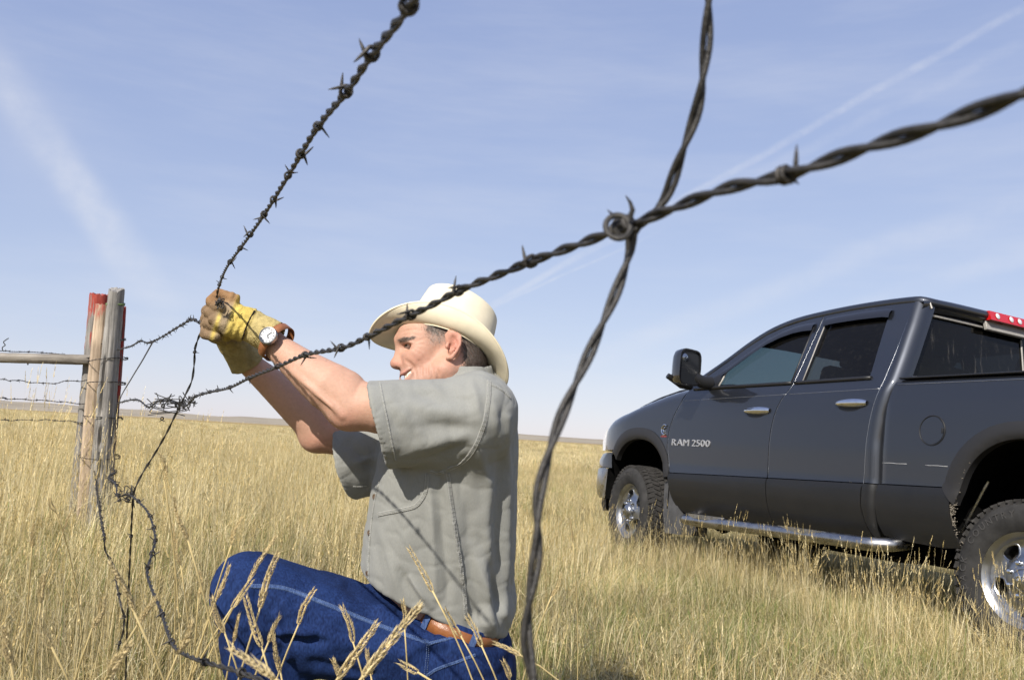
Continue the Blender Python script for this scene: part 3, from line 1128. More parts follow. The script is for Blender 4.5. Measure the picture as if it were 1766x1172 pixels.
kinds = ['straw', 'green', 'mat', 'stalk', 'far']
clump_cols = {}
for k_, kd in enumerate(kinds):
    c_ = bpy.data.collections.new('clumps_' + kd)
    for s_ in range(5):
        me = clump(kd, 100 * k_ + s_)
        oo = bpy.data.objects.new('grass_clump', me)
        c_.objects.link(oo)
    clump_cols[kd] = c_


def scatter(name, kind, pts, rotz, scl, label):
    me = bpy.data.meshes.new(name)
    n = len(pts)
    me.vertices.add(n)
    me.vertices.foreach_set('co', pts.astype(np.float32).ravel())
    a = me.attributes.new('rz', 'FLOAT_VECTOR', 'POINT')
    rv = np.zeros((n, 3), np.float32)
    rv[:, 2] = rotz
    rv[:, 0] = rng.normal(0, 0.05, n)
    a.data.foreach_set('vector', rv.ravel())
    s = me.attributes.new('sc', 'FLOAT_VECTOR', 'POINT')
    s.data.foreach_set('vector', scl.astype(np.float32).ravel())
    o = obj(name, me, None)
    ng = bpy.data.node_groups.new('scatter_' + kind, 'GeometryNodeTree')
    ng.interface.new_socket('Geometry', in_out='INPUT', socket_type='NodeSocketGeometry')
    ng.interface.new_socket('Geometry', in_out='OUTPUT', socket_type='NodeSocketGeometry')
    gi, go_ = ng.nodes.new('NodeGroupInput'), ng.nodes.new('NodeGroupOutput')
    iop = ng.nodes.new('GeometryNodeInstanceOnPoints')
    ci = ng.nodes.new('GeometryNodeCollectionInfo')
    ci.inputs['Collection'].default_value = clump_cols[kind]
    ci.inputs['Separate Children'].default_value = True
    ci.inputs['Reset Children'].default_value = True
    ra = ng.nodes.new('GeometryNodeInputNamedAttribute')
    ra.data_type = 'FLOAT_VECTOR'
    ra.inputs[0].default_value = 'rz'
    sa = ng.nodes.new('GeometryNodeInputNamedAttribute')
    sa.data_type = 'FLOAT_VECTOR'
    sa.inputs[0].default_value = 'sc'
    ri = ng.nodes.new('FunctionNodeRandomValue')
    ri.data_type = 'INT'
    ri.inputs[4].default_value = 0
    ri.inputs[5].default_value = 4
    e2r = ng.nodes.new('FunctionNodeEulerToRotation')
    ng.links.new(gi.outputs[0], iop.inputs['Points'])
    ng.links.new(ci.outputs[0], iop.inputs['Instance'])
    iop.inputs['Pick Instance'].default_value = True
    ng.links.new(ri.outputs[2], iop.inputs['Instance Index'])
    ng.links.new(ra.outputs[0], e2r.inputs[0])
    ng.links.new(e2r.outputs[0], iop.inputs['Rotation'])
    ng.links.new(sa.outputs[0], iop.inputs['Scale'])
    ng.links.new(iop.outputs[0], go_.inputs[0])
    md = o.modifiers.new('scatter', 'NODES')
    md.node_group = ng
    tag(o, label, 'grass', kind='stuff')
    return o


def sample(n, r0, r1, amax=0.80):
    r = np.sqrt(rng.uniform(r0 * r0, r1 * r1, n))
    a = rng.uniform(-amax, amax, n)
    return r * np.sin(a), r * np.cos(a)


def zone(kind, name, label, n, r0, r1, hmul, keep):
    x, y = sample(n, r0, r1)
    bad, uv = in_poly_excl(x, y)
    k = ~bad & (rng.random(n) < keep(x, y, uv))
    x, y, uv = x[k], y[k], uv[k]
    hs = hmul(x, y, uv) * rng.uniform(0.8, 1.2, len(x))
    sc = np.stack([rng.uniform(0.85, 1.2, len(x)), rng.uniform(0.85, 1.2, len(x)), hs], 1)
    return np.stack([x, y, ground_z(x, y)], 1), rng.uniform(0, 6.28, len(x)), sc


def under_truck(uv):
    return (uv[:, 0] > -0.9) & (uv[:, 0] < 4.6) & (np.abs(uv[:, 1]) < 0.95)


def tall(x, y, uv):
    """taller on the left by the fence, shorter where the truck has driven"""
    left = 1 / (1 + np.exp((x + 0.3) * 3.0))
    h = 0.74 + 0.30 * left + 0.75 * (vnoise(x * 0.9, y * 0.9, 21) - 0.5) + 0.35 * (vnoise(x * 2.3, y * 2.3, 22) - 0.5)
    h = h - 0.58 * greenness(x, y) * (1 - left) + 0.35 * np.exp(-((x - POST_XY[0]) ** 2 + (y - POST_XY[1] + 0.4) ** 2) / 1.2)
    h = np.clip(h, 0.25, 1.6)
    side = (uv[:, 0] > -0.8) & (uv[:, 0] < 4.6) & (uv[:, 1] > 0.80) & (uv[:, 1] < 1.9)
    h = np.where(side, np.maximum(h, 0.85), h)
    h = np.where(under_truck(uv), 0.85, h)
    near = np.hypot(x, y) < 2.6
    return np.where(near, h * 0.9, h)


def greenness(x, y):
    g_ = np.clip((vnoise(x * 0.55 + 7, y * 0.55, 31) - 0.42) * 4.0, 0, 1)
    tr_ = np.exp(-((x - 1.2) / 1.2) ** 2 - ((y - 3.9) / 1.1) ** 2) * (0.35 + 1.1 * vnoise(x * 2.1 + 3, y * 2.1, 44))
    pt_ = np.exp(-(((x + 2.0) / 0.9) ** 2 + ((y - 4.4) / 1.0) ** 2))
    return np.clip(g_ * 0.62 + tr_ * 0.95 + pt_ * 0.8, 0, 1)


def merge(*z):
    return [np.concatenate([q_[k] for q_ in z]) for k in range(3)]


st = merge(zone('straw', '', '', 2700, 1.25, 9, tall, lambda x, y, uv: 1 - 0.72 * greenness(x, y)),
           zone('straw', '', '', 11000, 9, 30, tall, lambda x, y, uv: np.full(len(x), 1.0)))
scatter('dry_grass', 'straw', *st, 'straw coloured dry grass covering the prairie')
gr = merge(zone('green', '', '', 4600, 1.25, 9, lambda x, y, uv: np.full(len(x), 0.95), lambda x, y, uv: 0.12 + 0.85 * greenness(x, y)),
           zone('green', '', '', 5000, 9, 30, lambda x, y, uv: np.full(len(x), 1.3), lambda x, y, uv: 0.05 + 0.75 * greenness(x, y)))
scatter('green_grass', 'green', *gr, 'short green grass growing between the dry straw')
mt_ = zone('mat', '', '', 2600, 1.25, 9, lambda x, y, uv: np.full(len(x), 0.8), lambda x, y, uv: np.full(len(x), 0.8))
scatter('flattened_straw', 'mat', *mt_, 'flattened pale straw matted over the ground')
sk = merge(zone('stalk', '', '', 1000, 1.5, 9, tall, lambda x, y, uv: np.where(under_truck(uv), 0.1, 0.95)),
           zone('stalk', '', '', 3000, 9, 26, tall, lambda x, y, uv: np.full(len(x), 0.8)))
scatter('seeding_grass', 'stalk', *sk, 'taller dry grass stems carrying thin seed heads')
fr = merge(zone('far', '', '', 15000, 27, 75, lambda x, y, uv: np.full(len(x), 0.95), lambda x, y, uv: np.full(len(x), 1.0)),
           zone('far', '', '', 16000, 75, 190, lambda x, y, uv: np.full(len(x), 1.1), lambda x, y, uv: np.full(len(x), 1.0)))
fr[2][:, :2] *= 1.5
scatter('distant_grass', 'far', *fr, 'dry golden grassland stretching to the horizon')

# ------------------------------------------------------------------ tall seed stalks close to the lens
stalk_m = grass_mat('ripe_wheatgrass', 0.25, 0.6)


def spike_mesh(path, width, R_):
    """two-rowed ripe spike along path (world points, base to tip)"""
    T, A, B = frames(path)
    n = max(9, int(np.linalg.norm(path[-1] - path[0]) / 0.0036))
    vs, fs, cs = [], [], []
    tw = R_.uniform(0, 3.14)
    for k in range(n):
        t = (k + 0.3) / n
        x = t * (len(path) - 1)
        i = int(min(len(path) - 2, x))
        p = path[i] + (path[i + 1] - path[i]) * (x - i)
        for sg in (1, -1):
            for sub in range(2):
                o = sg * (math.cos(tw) * A[i] + math.sin(tw) * B[i]) + (0.45 if sub else -0.45) * (-math.sin(tw) * A[i] + math.cos(tw) * B[i])
                o = o + R_.normal(0, 0.22, 3)
                o /= np.linalg.norm(o)
                w = width * (1 - 0.45 * t) * (0.55 + 0.45 * min(1, t * 6)) * R_.uniform(0.85, 1.15)
                ln = 0.0078 * R_.uniform(0.85, 1.2) * (1 - 0.25 * t)
                d = T[i] * 0.95 + o * 0.30
                d /= np.linalg.norm(d)
                sd_ = np.cross(d, o)
                sd_ /= np.linalg.norm(sd_) + 1e-9
                c0 = p + o * w * 0.15
                b = len(vs)
                mid = c0 + d * ln * 0.42 + o * w * 0.32
                vs += [c0, mid + sd_ * w * 0.36, mid + o * w * 0.30, mid - sd_ * w * 0.36, mid - o * w * 0.22, c0 + d * ln + o * w * 0.10, c0 + d * ln * 1.45 + o * w * 0.16]
                fs += [(b, b + 1, b + 2), (b, b + 2, b + 3), (b, b + 3, b + 4), (b, b + 4, b + 1), (b + 5, b + 2, b + 1), (b + 5, b + 3, b + 2), (b + 5, b + 4, b + 3), (b + 5, b + 1, b + 4), (b + 5, b + 6, b + 2)]
                cs += [np.array([0.74, 0.60, 0.33]) * R_.uniform(0.7, 1.2)] * 7
    me = mesh_from('seed_head', vs, fs, False)
    set_tone(me, np.array(cs))
    me.materials.append(stalk_m)
    return me


HEADS = [  # tip px, head base px, depth, width
    (275, 782, 283, 828, 1.25, 1.0), (300, 856, 324, 930, 0.95, 1.0), (417, 892, 399, 940, 1.25, .9), (476, 924, 428, 1002, 1.10, .85), (480, 952, 447, 1052, 1.0, 1.15),
    (395, 976, 372, 1035, 1.1, .9), (433, 1000, 398, 1050, 1.1, 1.0), (424, 1030, 452, 1118, 1.0, 1.1), (542, 1016, 514, 1078, 1.15, 1.0), (590, 1046, 610, 1110, 1.1, 1.0),
    (650, 1074, 580, 1172, 0.85, 1.1), (724, 1043, 622, 1170, 0.72, 1.15), (706, 946, 748, 1022, 1.15, .95), (767, 1050, 797, 1100, 1.2, .9), (806, 1062, 832, 1116, 1.15, 1.0),
    (694, 1035, 698, 1085, 1.25, .8), (853, 1108, 900, 1130, 1.3, .9), (472, 1095, 484, 1160, 1.05, 1.0), (482, 1062, 462, 1108, 1.1, .9), (400, 1118, 478, 1172, 0.55, 1.0),
    (574, 1136, 588, 1178, 1.0, 1.0), (633, 1120, 640, 1166, 1.1, .9), (690, 1142, 724, 1160, 1.0, 1.1), (868, 1140, 880, 1172, 1.1, .9),
    (190, 970, 232, 1056, 0.80, 1.1), (268, 1030, 236, 1078, 0.9, 1.0), (58, 905, 55, 945, 1.3, .95), (86, 858, 96, 882, 1.5, .8), (124, 880, 108, 920, 1.5, .8), (345, 985, 342, 1030, 1.2, .95),
    (75, 990, 70, 1040, 1.05, 1.0), (178, 1030, 158, 1085, 0.95, 1.0), (65, 1070, 92, 1120, 0.9, 1.0), (8, 1085, 20, 1150, 0.75, 1.1), (330, 1072, 305, 1130, 0.85, 1.05), (222, 1110, 188, 1172, 0.62, 1.1),
    (984, 898, 988, 935, 1.9, .8), (968, 990, 950, 1030, 1.6, .8), (365, 1030, 388, 1092, 1.05, 1.0), (305, 930, 312, 975, 1.35, .9), (412, 1060, 402, 1108, 1.15, 1.0), (298, 905, 300, 940, 1.5, .8)]
R_h = np.random.default_rng(77)
ORD = ['first', 'second', 'third', 'fourth', 'fifth', 'sixth', 'seventh', 'eighth', 'ninth', 'tenth', 'eleventh', 'twelfth', 'thirteenth', 'fourteenth', 'fifteenth', 'sixteenth',
       'seventeenth', 'eighteenth', 'nineteenth', 'twentieth', 'twenty-first', 'twenty-second', 'twenty-third', 'twenty-fourth', 'twenty-fifth', 'twenty-sixth', 'twenty-seventh', 'twenty-eighth']


def zone_of(tx):
    return 'left of the man' if tx < 360 else ('in front of the jeans' if tx < 860 else 'right of the man')


for k, (tx, ty, bx, by, dd, ww) in enumerate(HEADS):
    tip, hb = PX(tx, ty, dd * 0.985), PX(bx, by, dd)
    d = hb - tip
    d /= np.linalg.norm(d)
    hgt = max(0.1, hb[2] - float(ground_z(hb[0], hb[1])))
    run = 0.62 * min(0.55, hgt / max(0.35, -d[2]))
    gp = hb + np.array([d[0], d[1], 0]) * run + np.array([R_h.normal() * 0.02, R_h.normal() * 0.02, 0])
    gp[2] = float(ground_z(gp[0], gp[1])) - 0.01
    spine = smooth_path([hb, (hb + tip) / 2 + CR * 0.002 * R_h.normal(), tip], 0.003)
    q1 = hb + d * 0.10
    bz_ = np.linspace(0, 1, 14)[:, None]
    ctl = hb + d * 0.45 * hgt
    stem = (1 - bz_) ** 2 * gp + 2 * bz_ * (1 - bz_) * ctl + bz_ ** 2 * (hb - d * 0.004)
    grp = zone_of(tx)
    nth = ORD[sorted(q_[0] for q_ in HEADS if zone_of(q_[0]) == grp).index(tx)]
    size = 'large blurred' if dd < 0.8 else ('tall' if ty < 1000 else 'low')
    root = empty('grass_stalk', gp, '%s ripe grass stalk, %s from the left among those %s' % (size, nth, grp), 'grass stalk', 'ripe grass stalks ' + grp)
    v, f = tube_geo(stem, 0.0011, 5)
    me = mesh_from('stem', v, f)
    set_tone(me, np.tile(np.array([0.66, 0.53, 0.26]), (len(v), 1)))
    obj('stem', me, stalk_m, root)
    obj('seed_head', spike_mesh(spine, 0.0038 * ww, R_h), None, root)
# ------------------------------------------------------------------ pickup truck (local: x back from front axle, y left, z up)
truck = empty('pickup_truck', TT, 'dark grey four door pickup truck parked nose left in the dry grass', 'truck', rot=Matrix(TR.tolist()))


def paint_mat(name, col, rough, metal, coat, dust=0.25, dustcol=(0.22, 0.19, 0.15), dz0=0.5, dz1=1.3):
    m = bpy.data.materials.new(name)
    m.use_nodes = True
    t = m.node_tree
    b = t.nodes['Principled BSDF']
    b.inputs['Metallic'].default_value = metal
    b.inputs['Specular IOR Level'].default_value = 0.3
    b.inputs['Coat Weight'].default_value = coat
    b.inputs['Coat Roughness'].default_value = 0.06
    tcn = N(t, 'ShaderNodeTexCoord')
    n1 = N(t, 'ShaderNodeTexNoise', i_Scale=5.0, i_Detail=9.0, i_Roughness=0.68)
    L(t, tcn.outputs['Object'], n1.inputs['Vector'])
    n2 = N(t, 'ShaderNodeTexNoise', i_Scale=70.0, i_Detail=6.0, i_Roughness=0.7)
    L(t, tcn.outputs['Object'], n2.inputs['Vector'])
    sx = N(t, 'ShaderNodeSeparateXYZ')
    L(t, tcn.outputs['Object'], sx.inputs[0])
    hz = N(t, 'ShaderNodeMapRange', i_1=dz0, i_2=dz1, i_3=1.0, i_4=0.25)
    L(t, sx.outputs[2], hz.inputs[0])
    a = MA(t, 'MULTIPLY', MA(t, 'SUBTRACT', MA(t, 'ADD', MA(t, 'MULTIPLY', n1.outputs[0], 0.6), MA(t, 'MULTIPLY', n2.outputs[0], 0.4)), 0.30, clamp=True), 2.0)
    dm = MA(t, 'MULTIPLY', MA(t, 'MULTIPLY', a, hz.outputs[0]), dust, clamp=True)
    mx = N(t, 'ShaderNodeMix', data_type='RGBA')
    L(t, dm, mx.inputs[0])
    mx.inputs[6].default_value = (*col, 1)
    mx.inputs[7].default_value = (*dustcol, 1)
    L(t, mx.outputs[2], b.inputs['Base Color'])
    L(t, MA(t, 'MULTIPLY_ADD', dm, 0.6, rough), b.inputs['Roughness'])
    L(t, MA(t, 'MULTIPLY_ADD', dm, -coat, coat), b.inputs['Coat Weight'])
    L(t, MA(t, 'MULTIPLY_ADD', dm, 0.3, 0.05), b.inputs['Coat Roughness'])
    return m


paint = paint_mat('graphite_paint', (0.046, 0.050, 0.060), 0.46, 0.9, 1.0, 0.015)
clad = paint_mat('satin_lower_paint', (0.008, 0.0083, 0.009), 0.45, 0.0, 0.08, 0.04)
flare_m = paint_mat('textured_black_flare', (0.018, 0.018, 0.0195), 0.55, 0.0, 0.0, 0.05)
black = mat('black_plastic', (0.012, 0.012, 0.013), 0.45, spec=0.4)
gloss_black = mat('gloss_black', (0.010, 0.010, 0.012), 0.15, coat=0.4)
dark = mat('underbody_black', (0.0045, 0.0043, 0.0042), 0.95, noise=0.4, nscale=12, spec=0.05)
chrome = mat('chrome', (0.66, 0.67, 0.69), 0.10, 1.0, noise=0.06, nscale=25, rvar=0.08)
dull_chrome = mat('dull_chrome', (0.36, 0.355, 0.35), 0.30, 1.0, noise=0.2, nscale=18, rvar=0.2)
seal = mat('grey_window_trim', (0.30, 0.285, 0.26), 0.55, 0.1, noise=0.15, nscale=60)
interior = mat('dark_interior', (0.03, 0.031, 0.034), 0.8)
seat_m = mat('seat_cloth', (0.06, 0.06, 0.065), 0.9, noise=0.2, nscale=80)
red_lens = mat('red_lens', (0.45, 0.008, 0.010), 0.12, coat=0.6)
clear_lens = mat('clear_lens', (0.72, 0.70, 0.68), 0.15, 0.3, coat=0.6, noise=0.25, nscale=120)
badge_m = mat('badge_chrome', (0.42, 0.42, 0.43), 0.45, 0.5)
edge_m = mat('bright_edge_glint', (0.30, 0.31, 0.33), 0.32, 0.8)  # sun glint on creases and gap edges, put into a pale metal colour
mud = mat('caked_mud', (0.20, 0.175, 0.14), 0.95, noise=0.4, nscale=90, bump=0.8, bscale=120, spec=0.05)
pin_m = mat('pale_scratch', (0.36, 0.36, 0.36), 0.6)


def glass_mat(name, tint_, spec=1.0, dirt=0.1, streak=False):
    m = bpy.data.materials.new(name)
    m.use_nodes = True
    t = m.node_tree
    for n in list(t.nodes):
        t.nodes.remove(n)
    tr = N(t, 'ShaderNodeBsdfTransparent')
    tr.inputs[0].default_value = (*tint_, 1)
    gl = N(t, 'ShaderNodeBsdfGlossy', i_Roughness=0.02)
    fr = N(t, 'ShaderNodeFresnel', i_IOR=1.5)
    ms = N(t, 'ShaderNodeMixShader')
    L(t, MA(t, 'MULTIPLY', fr.outputs[0], spec, clamp=True), ms.inputs[0])
    L(t, tr.outputs[0], ms.inputs[1])
    L(t, gl.outputs[0], ms.inputs[2])
    df = N(t, 'ShaderNodeBsdfDiffuse')
    df.inputs[0].default_value = (0.30, 0.28, 0.25, 1)
    tcn = N(t, 'ShaderNodeTexCoord')
    n1 = N(t, 'ShaderNodeTexNoise', i_Scale=30.0, i_Detail=9.0, i_Roughness=0.75)
    mpn = N(t, 'ShaderNodeMapping')
    mpn.inputs['Scale'].default_value = (1, 1, 0.12) if streak else (1, 1, 1)
    L(t, tcn.outputs['Object'], mpn.inputs[0])
    L(t, mpn.outputs[0], n1.inputs['Vector'])
    mr = N(t, 'ShaderNodeMapRange', i_1=0.56, i_2=0.8, i_3=0.012, i_4=dirt)
    L(t, n1.outputs[0], mr.inputs[0])
    ms2 = N(t, 'ShaderNodeMixShader')
    L(t, mr.outputs[0], ms2.inputs[0])
    L(t, ms.outputs[0], ms2.inputs[1])
    L(t, df.outputs[0], ms2.inputs[2])
    o = N(t, 'ShaderNodeOutputMaterial')
    L(t, ms2.outputs[0], o.inputs[0])
    return m


glass_front = glass_mat('front_side_glass', (0.14, 0.195, 0.215), 0.6, 0.06)
glass_dark = glass_mat('privacy_glass', (0.10, 0.11, 0.115), 0.55, 0.10)
glass_rear = glass_mat('dusty_rear_glass', (0.08, 0.085, 0.09), 0.6, 0.35, streak=True)
glass_ws = glass_mat('windscreen_glass', (0.72, 0.80, 0.80), 0.9, 0.05)

_pz = np.array([0.40, 0.48, 0.56, 0.66, 0.775, 0.80, 1.00, 1.20, 1.30, 1.36, 1.40, 1.44, 1.50, 1.62, 1.75, 1.88, 1.96, 2.02])
_py = np.array([-0.085, -0.045, -0.012, 0.006, 0.008, 0.000, 0.006, 0.0, -0.010, -0.020, -0.036, -0.056, -0.082, -0.131, -0.186, -0.243, -0.279, -0.31])


def prof(z):
    # smoothed piecewise profile
    z = np.asarray(z, float)
    return sum(np.interp(z + o, _pz, _py) for o in (-0.02, -0.01, 0, 0.01, 0.02)) / 5


def plan(x):
    x = np.asarray(x, float)
    t = np.clip((-0.15 - x) / 0.75, 0, 1.2)
    return 0.985 - 0.20 * t ** 2.4 - 0.006 * np.clip(x - 2.7, 0, 3)


def side_y(x, z):
    return plan(x) + prof(z)


def in_poly(P, poly):
    x, y = P[:, 0], P[:, 1]
    inside = np.zeros(len(P), bool)
    n = len(poly)
    for i in range(n):
        x0, y0 = poly[i]
        x1, y1 = poly[(i + 1) % n]
        c = ((y0 > y) != (y1 > y))
        xi = (x1 - x0) * (y - y0) / ((y1 - y0) + 1e-15) + x0
        inside ^= c & (x < xi)
    return inside


def resample(poly, step):
    out = []
    n = len(poly)
    for i in range(n):
        a, b = np.array(poly[i], float), np.array(poly[(i + 1) % n], float)
        k = max(1, int(round(np.linalg.norm(b - a) / step)))
        for j in range(k):
            out.append(tuple(a + (b - a) * j / k))
    return out


def rounded(poly, r, n=4):
    """round the corners of a polygon"""
    out = []
    m = len(poly)
    for i in range(m):
        p0, p1, p2 = (np.array(poly[(i + k - 1) % m], float) for k in range(3))
        a, b = p0 - p1, p2 - p1
        la, lb = np.linalg.norm(a), np.linalg.norm(b)
        d = min(r, la * 0.45, lb * 0.45)
        for k in range(n + 1):
            t = k / n
            q0, q2 = p1 + a / la * d, p1 + b / lb * d
            out.append(tuple((1 - t) ** 2 * q0 + 2 * t * (1 - t) * p1 + t * t * q2))
    return out


def smooth_poly(pts, n=6):
    """open polyline -> smooth points (Catmull-Rom)"""
    p = np.array(pts, float)
    p = np.vstack([2 * p[0] - p[1], p, 2 * p[-1] - p[-2]])
    out = []
    for i in range(1, len(p) - 2):
        for t in np.linspace(0, 1, n, endpoint=False):
            a, b, c, d = p[i - 1], p[i], p[i + 1], p[i + 2]
            out.append(tuple(0.5 * (2 * b + (c - a) * t + (2 * a - 5 * b + 4 * c - d) * t * t + (3 * b - a - 3 * c + d) * t ** 3)))
    out.append(tuple(p[-2]))
    return out


def panel_mesh(name, outer, holes, fmap, step=0.03, skirt=0.02, skirt_dir=(0, -1, 0), lip=0.004):
    """trimmed sheet in a 2D parameter plane, mapped by fmap(u,v)->(x,y,z), with returned edges"""
    loops = [resample(outer, step)] + [resample(h, step) for h in holes]
    vs, es = [], []
    for lp in loops:
        b = len(vs)
        vs += lp
        es += [(b + i, b + (i + 1) % len(lp)) for i in range(len(lp))]
    nb = len(vs)
    o = np.array(outer)
    g = np.stack(np.meshgrid(np.arange(o[:, 0].min(), o[:, 0].max(), step), np.arange(o[:, 1].min(), o[:, 1].max(), step)), -1).reshape(-1, 2)
    keep = in_poly(g, outer)
    for h in holes:
        keep &= ~in_poly(g, h)
    allb = np.array(vs)
    g = g[keep]
    if len(g):
        dmin = np.array([np.min(np.hypot(allb[:, 0] - q_[0], allb[:, 1] - q_[1])) for q_ in g])
        g = g[dmin > step * 0.45]
    vs = vs + [tuple(q_) for q_ in g]
    r_ = delaunay_2d_cdt([Vector(v) for v in vs], es, [], 0, 1e-6)
    ov, of = np.array([tuple(v) for v in r_[0]]), r_[2]
    tri = np.array([f for f in of if len(f) == 3])
    cen = ov[tri].mean(1)
    keep = in_poly(cen, outer)
    for h in holes:
        keep &= ~in_poly(cen, h)
    tri = tri[keep]
    V = np.stack(fmap(ov[:, 0], ov[:, 1]), 1)
    verts = [tuple(v) for v in V]
    faces = [tuple(int(i) for i in t) for t in tri]
    # boundary edges -> returned edge
    from collections import Counter
    cnt = Counter()
    for f in faces:
        for k in range(3):
            cnt[tuple(sorted((f[k], f[(k + 1) % 3])))] += 1
    bnd = {}
    sk = np.array(skirt_dir) * skirt
    for f in faces[:]:
        for k in range(3):
            a, b = f[k], f[(k + 1) % 3]
            if cnt[tuple(sorted((a, b)))] == 1:
                for q_ in (a, b):
                    if q_ not in bnd:
                        verts.append(tuple(np.array(verts[q_]) + sk))
                        bnd[q_] = len(verts) - 1
                faces.append((b, a, bnd[a], bnd[b]))
    me = mesh_from(name, verts, faces, True)
    bm = bmesh.new()
    bm.from_mesh(me)
    bmesh.ops.recalc_face_normals(bm, faces=bm.faces)
    bm.to_mesh(me)
    bm.free()
    me.set_sharp_from_angle(angle=math.radians(38))
    return me


def mirror_mesh(me):
    m2 = me.copy()
    m2.transform(Matrix.Diagonal((1, -1, 1, 1)))
    m2.flip_normals()
    return m2


def part(name, me, m, parent=truck, both=True, label=None):
    o = obj(name, me, m, parent, world_space=False)
    if label:
        o['label'] = label
    o2 = None
    if both:
        m2 = mirror_mesh(me)
        o2 = bpy.data.objects.new(name, m2)
        COL.objects.link(o2)
        o2.parent = truck if parent is truck else MIR.get(parent.name, truck)
    if both:
        MIR[o.name] = o2
    return o


MIR = {}


def fside(off=0.0):
    def f(u, v):
        return np.asarray(u), side_y(u, v) + off, np.asarray(v)
    return f


def zl(x):
    return 0.745 + 0.0245 * (x - 0.5)


def tube_part(name, pts, rad, m, parent=truck, both=True, seg=8, flatten=None):
    v, f = tube_geo(pts, rad, seg)
    return part(name, mesh_from(name, v, f), m, parent, both)


# --- wheel arches
def arch(cx, cz, rx, rz, a0, a1, n=26, p=2.3):
    out = []
    for k in range(n + 1):
        a = math.radians(a0 + (a1 - a0) * k / n)
        c, s = math.cos(a), math.sin(a)
        out.append((cx + rx * math.copysign(abs(c) ** (2 / p), c), cz + rz * math.copysign(abs(s) ** (2 / p), s)))
    return out


FA_IN = dict(cx=0.02, cz=0.58, rx=0.43, rz=0.43)
FA_OUT = dict(cx=0.00, cz=0.60, rx=0.515, rz=0.51)
RA_IN = dict(cx=3.585, cz=0.62, rx=0.395, rz=0.465)
RA_OUT = dict(cx=3.58, cz=0.66, rx=0.48, rz=0.515)

# --- front fender (wraps over its crown towards the hood)
def ztop(x):
    return np.interp(x, [-0.86, -0.80, -0.74, -0.56, -0.29, 0.0, 0.29, 0.47, 0.66], [1.05, 1.125, 1.165, 1.215, 1.265, 1.34, 1.405, 1.435, 1.455])


def ffender(u, v):
    u, v = np.asarray(u, float), np.asarray(v, float)
    zt = ztop(u)
    r = 0.11
    z0 = zt - r
    over = np.clip(v - z0, 0, None)
    ang = np.clip(over / r, 0, math.pi / 2)
    flat = np.clip(over - r * math.pi / 2, 0, None)
    y = side_y(u, np.minimum(v, z0)) - r * (1 - np.cos(ang)) * 1.1 - flat
    z = np.minimum(v, z0) + r * np.sin(ang) * 1.0 + flat * 0.42
    return u, y, z


fend = [(-0.80, 0.90), (-0.855, 1.02), (-0.84, 1.10), (-0.80, 1.20), (-0.72, 1.34)]
fend += [(-0.60, 1.42), (-0.30, 1.47), (0.0, 1.545), (0.29, 1.61), (0.50, 1.64), (0.60, 1.62), (0.615, 1.50)]
fend += smooth_poly([(0.612, 1.45), (0.565, 1.335), (0.485, 1.20), (0.447, 1.08), (0.443, 0.95), (0.475, 0.83), (0.490, 0.76)], 4)
fend += [(q[0], q[1]) for q in arch(FA_IN['cx'], FA_IN['cz'], FA_IN['rx'] + 0.02, FA_IN['rz'] + 0.02, 14, 136, 26)]
fender = part('front_fender', panel_mesh('front_fender', fend, [], ffender, 0.028), paint)

# --- doors
fd_front = smooth_poly([(0.620, 1.45), (0.573, 1.335), (0.493, 1.20), (0.455, 1.08), (0.451, 0.95), (0.483, 0.83), (0.498, 0.745)], 4)
b_gap = smooth_poly([(1.832, 1.948), (1.832, 1.79), (1.815, 1.46), (1.800, 1.39), (1.735, 1.29), (1.695, 1.16), (1.682, 1.00), (1.685, 0.80), (1.700, 0.62), (1.725, 0.47)], 4)
c_gap = smooth_poly([(2.612, 1.955), (2.615, 1.82), (2.618, 1.63), (2.612, 1.50), (2.608, 1.39), (2.580, 1.27), (2.555, 1.10), (2.548, 0.95), (2.545, 0.83), (2.538, 0.70), (2.555, 0.60), (2.605, 0.49)], 4)


def cut(path, top=True, xoff=0.0):
    return [(x + xoff, z) for x, z in path if (z > zl(x) if top else z <= zl(x))]


a_line = [(0.66, 1.475), (0.80, 1.555), (0.95, 1.645), (1.13, 1.765), (1.30, 1.853), (1.45, 1.900), (1.62, 1.930), (1.75, 1.944)]
up = cut(b_gap, True, -0.004)
fd_up = a_line + up + [(up[-1][0], zl(up[-1][0]) + 0.004)] + [(0.502, zl(0.5) + 0.004)] + list(reversed([q for q in fd_front if q[1] > zl(q[0]) + 0.02]))
fwin = [(0.90, 1.437), (1.785, 1.443), (1.778, 1.875), (1.70, 1.885), (1.60, 1.878), (1.48, 1.853), (1.36, 1.810), (1.20, 1.718), (1.04, 1.610), (0.90, 1.510)]
fwin = rounded(fwin, 0.02, 2)
door1 = part('front_door', panel_mesh('front_door', fd_up, [fwin], fside(), 0.028), paint)
dn = cut(b_gap, False, -0.004)
fd_lo = [(0.502, zl(0.5) - 0.002), (dn[0][0], zl(dn[0][0]) - 0.002)] + dn + [(1.72, 0.462), (0.70, 0.440), (0.60, 0.47), (0.54, 0.58), (0.51, 0.68)]


def fclad(u, v):
    u, v = np.asarray(u, float), np.asarray(v, float)
    e = np.clip((zl(u) - v) / 0.025, 0, 1)
    return u, side_y(u, v) + 0.013 * np.sqrt(e) - 0.002, v


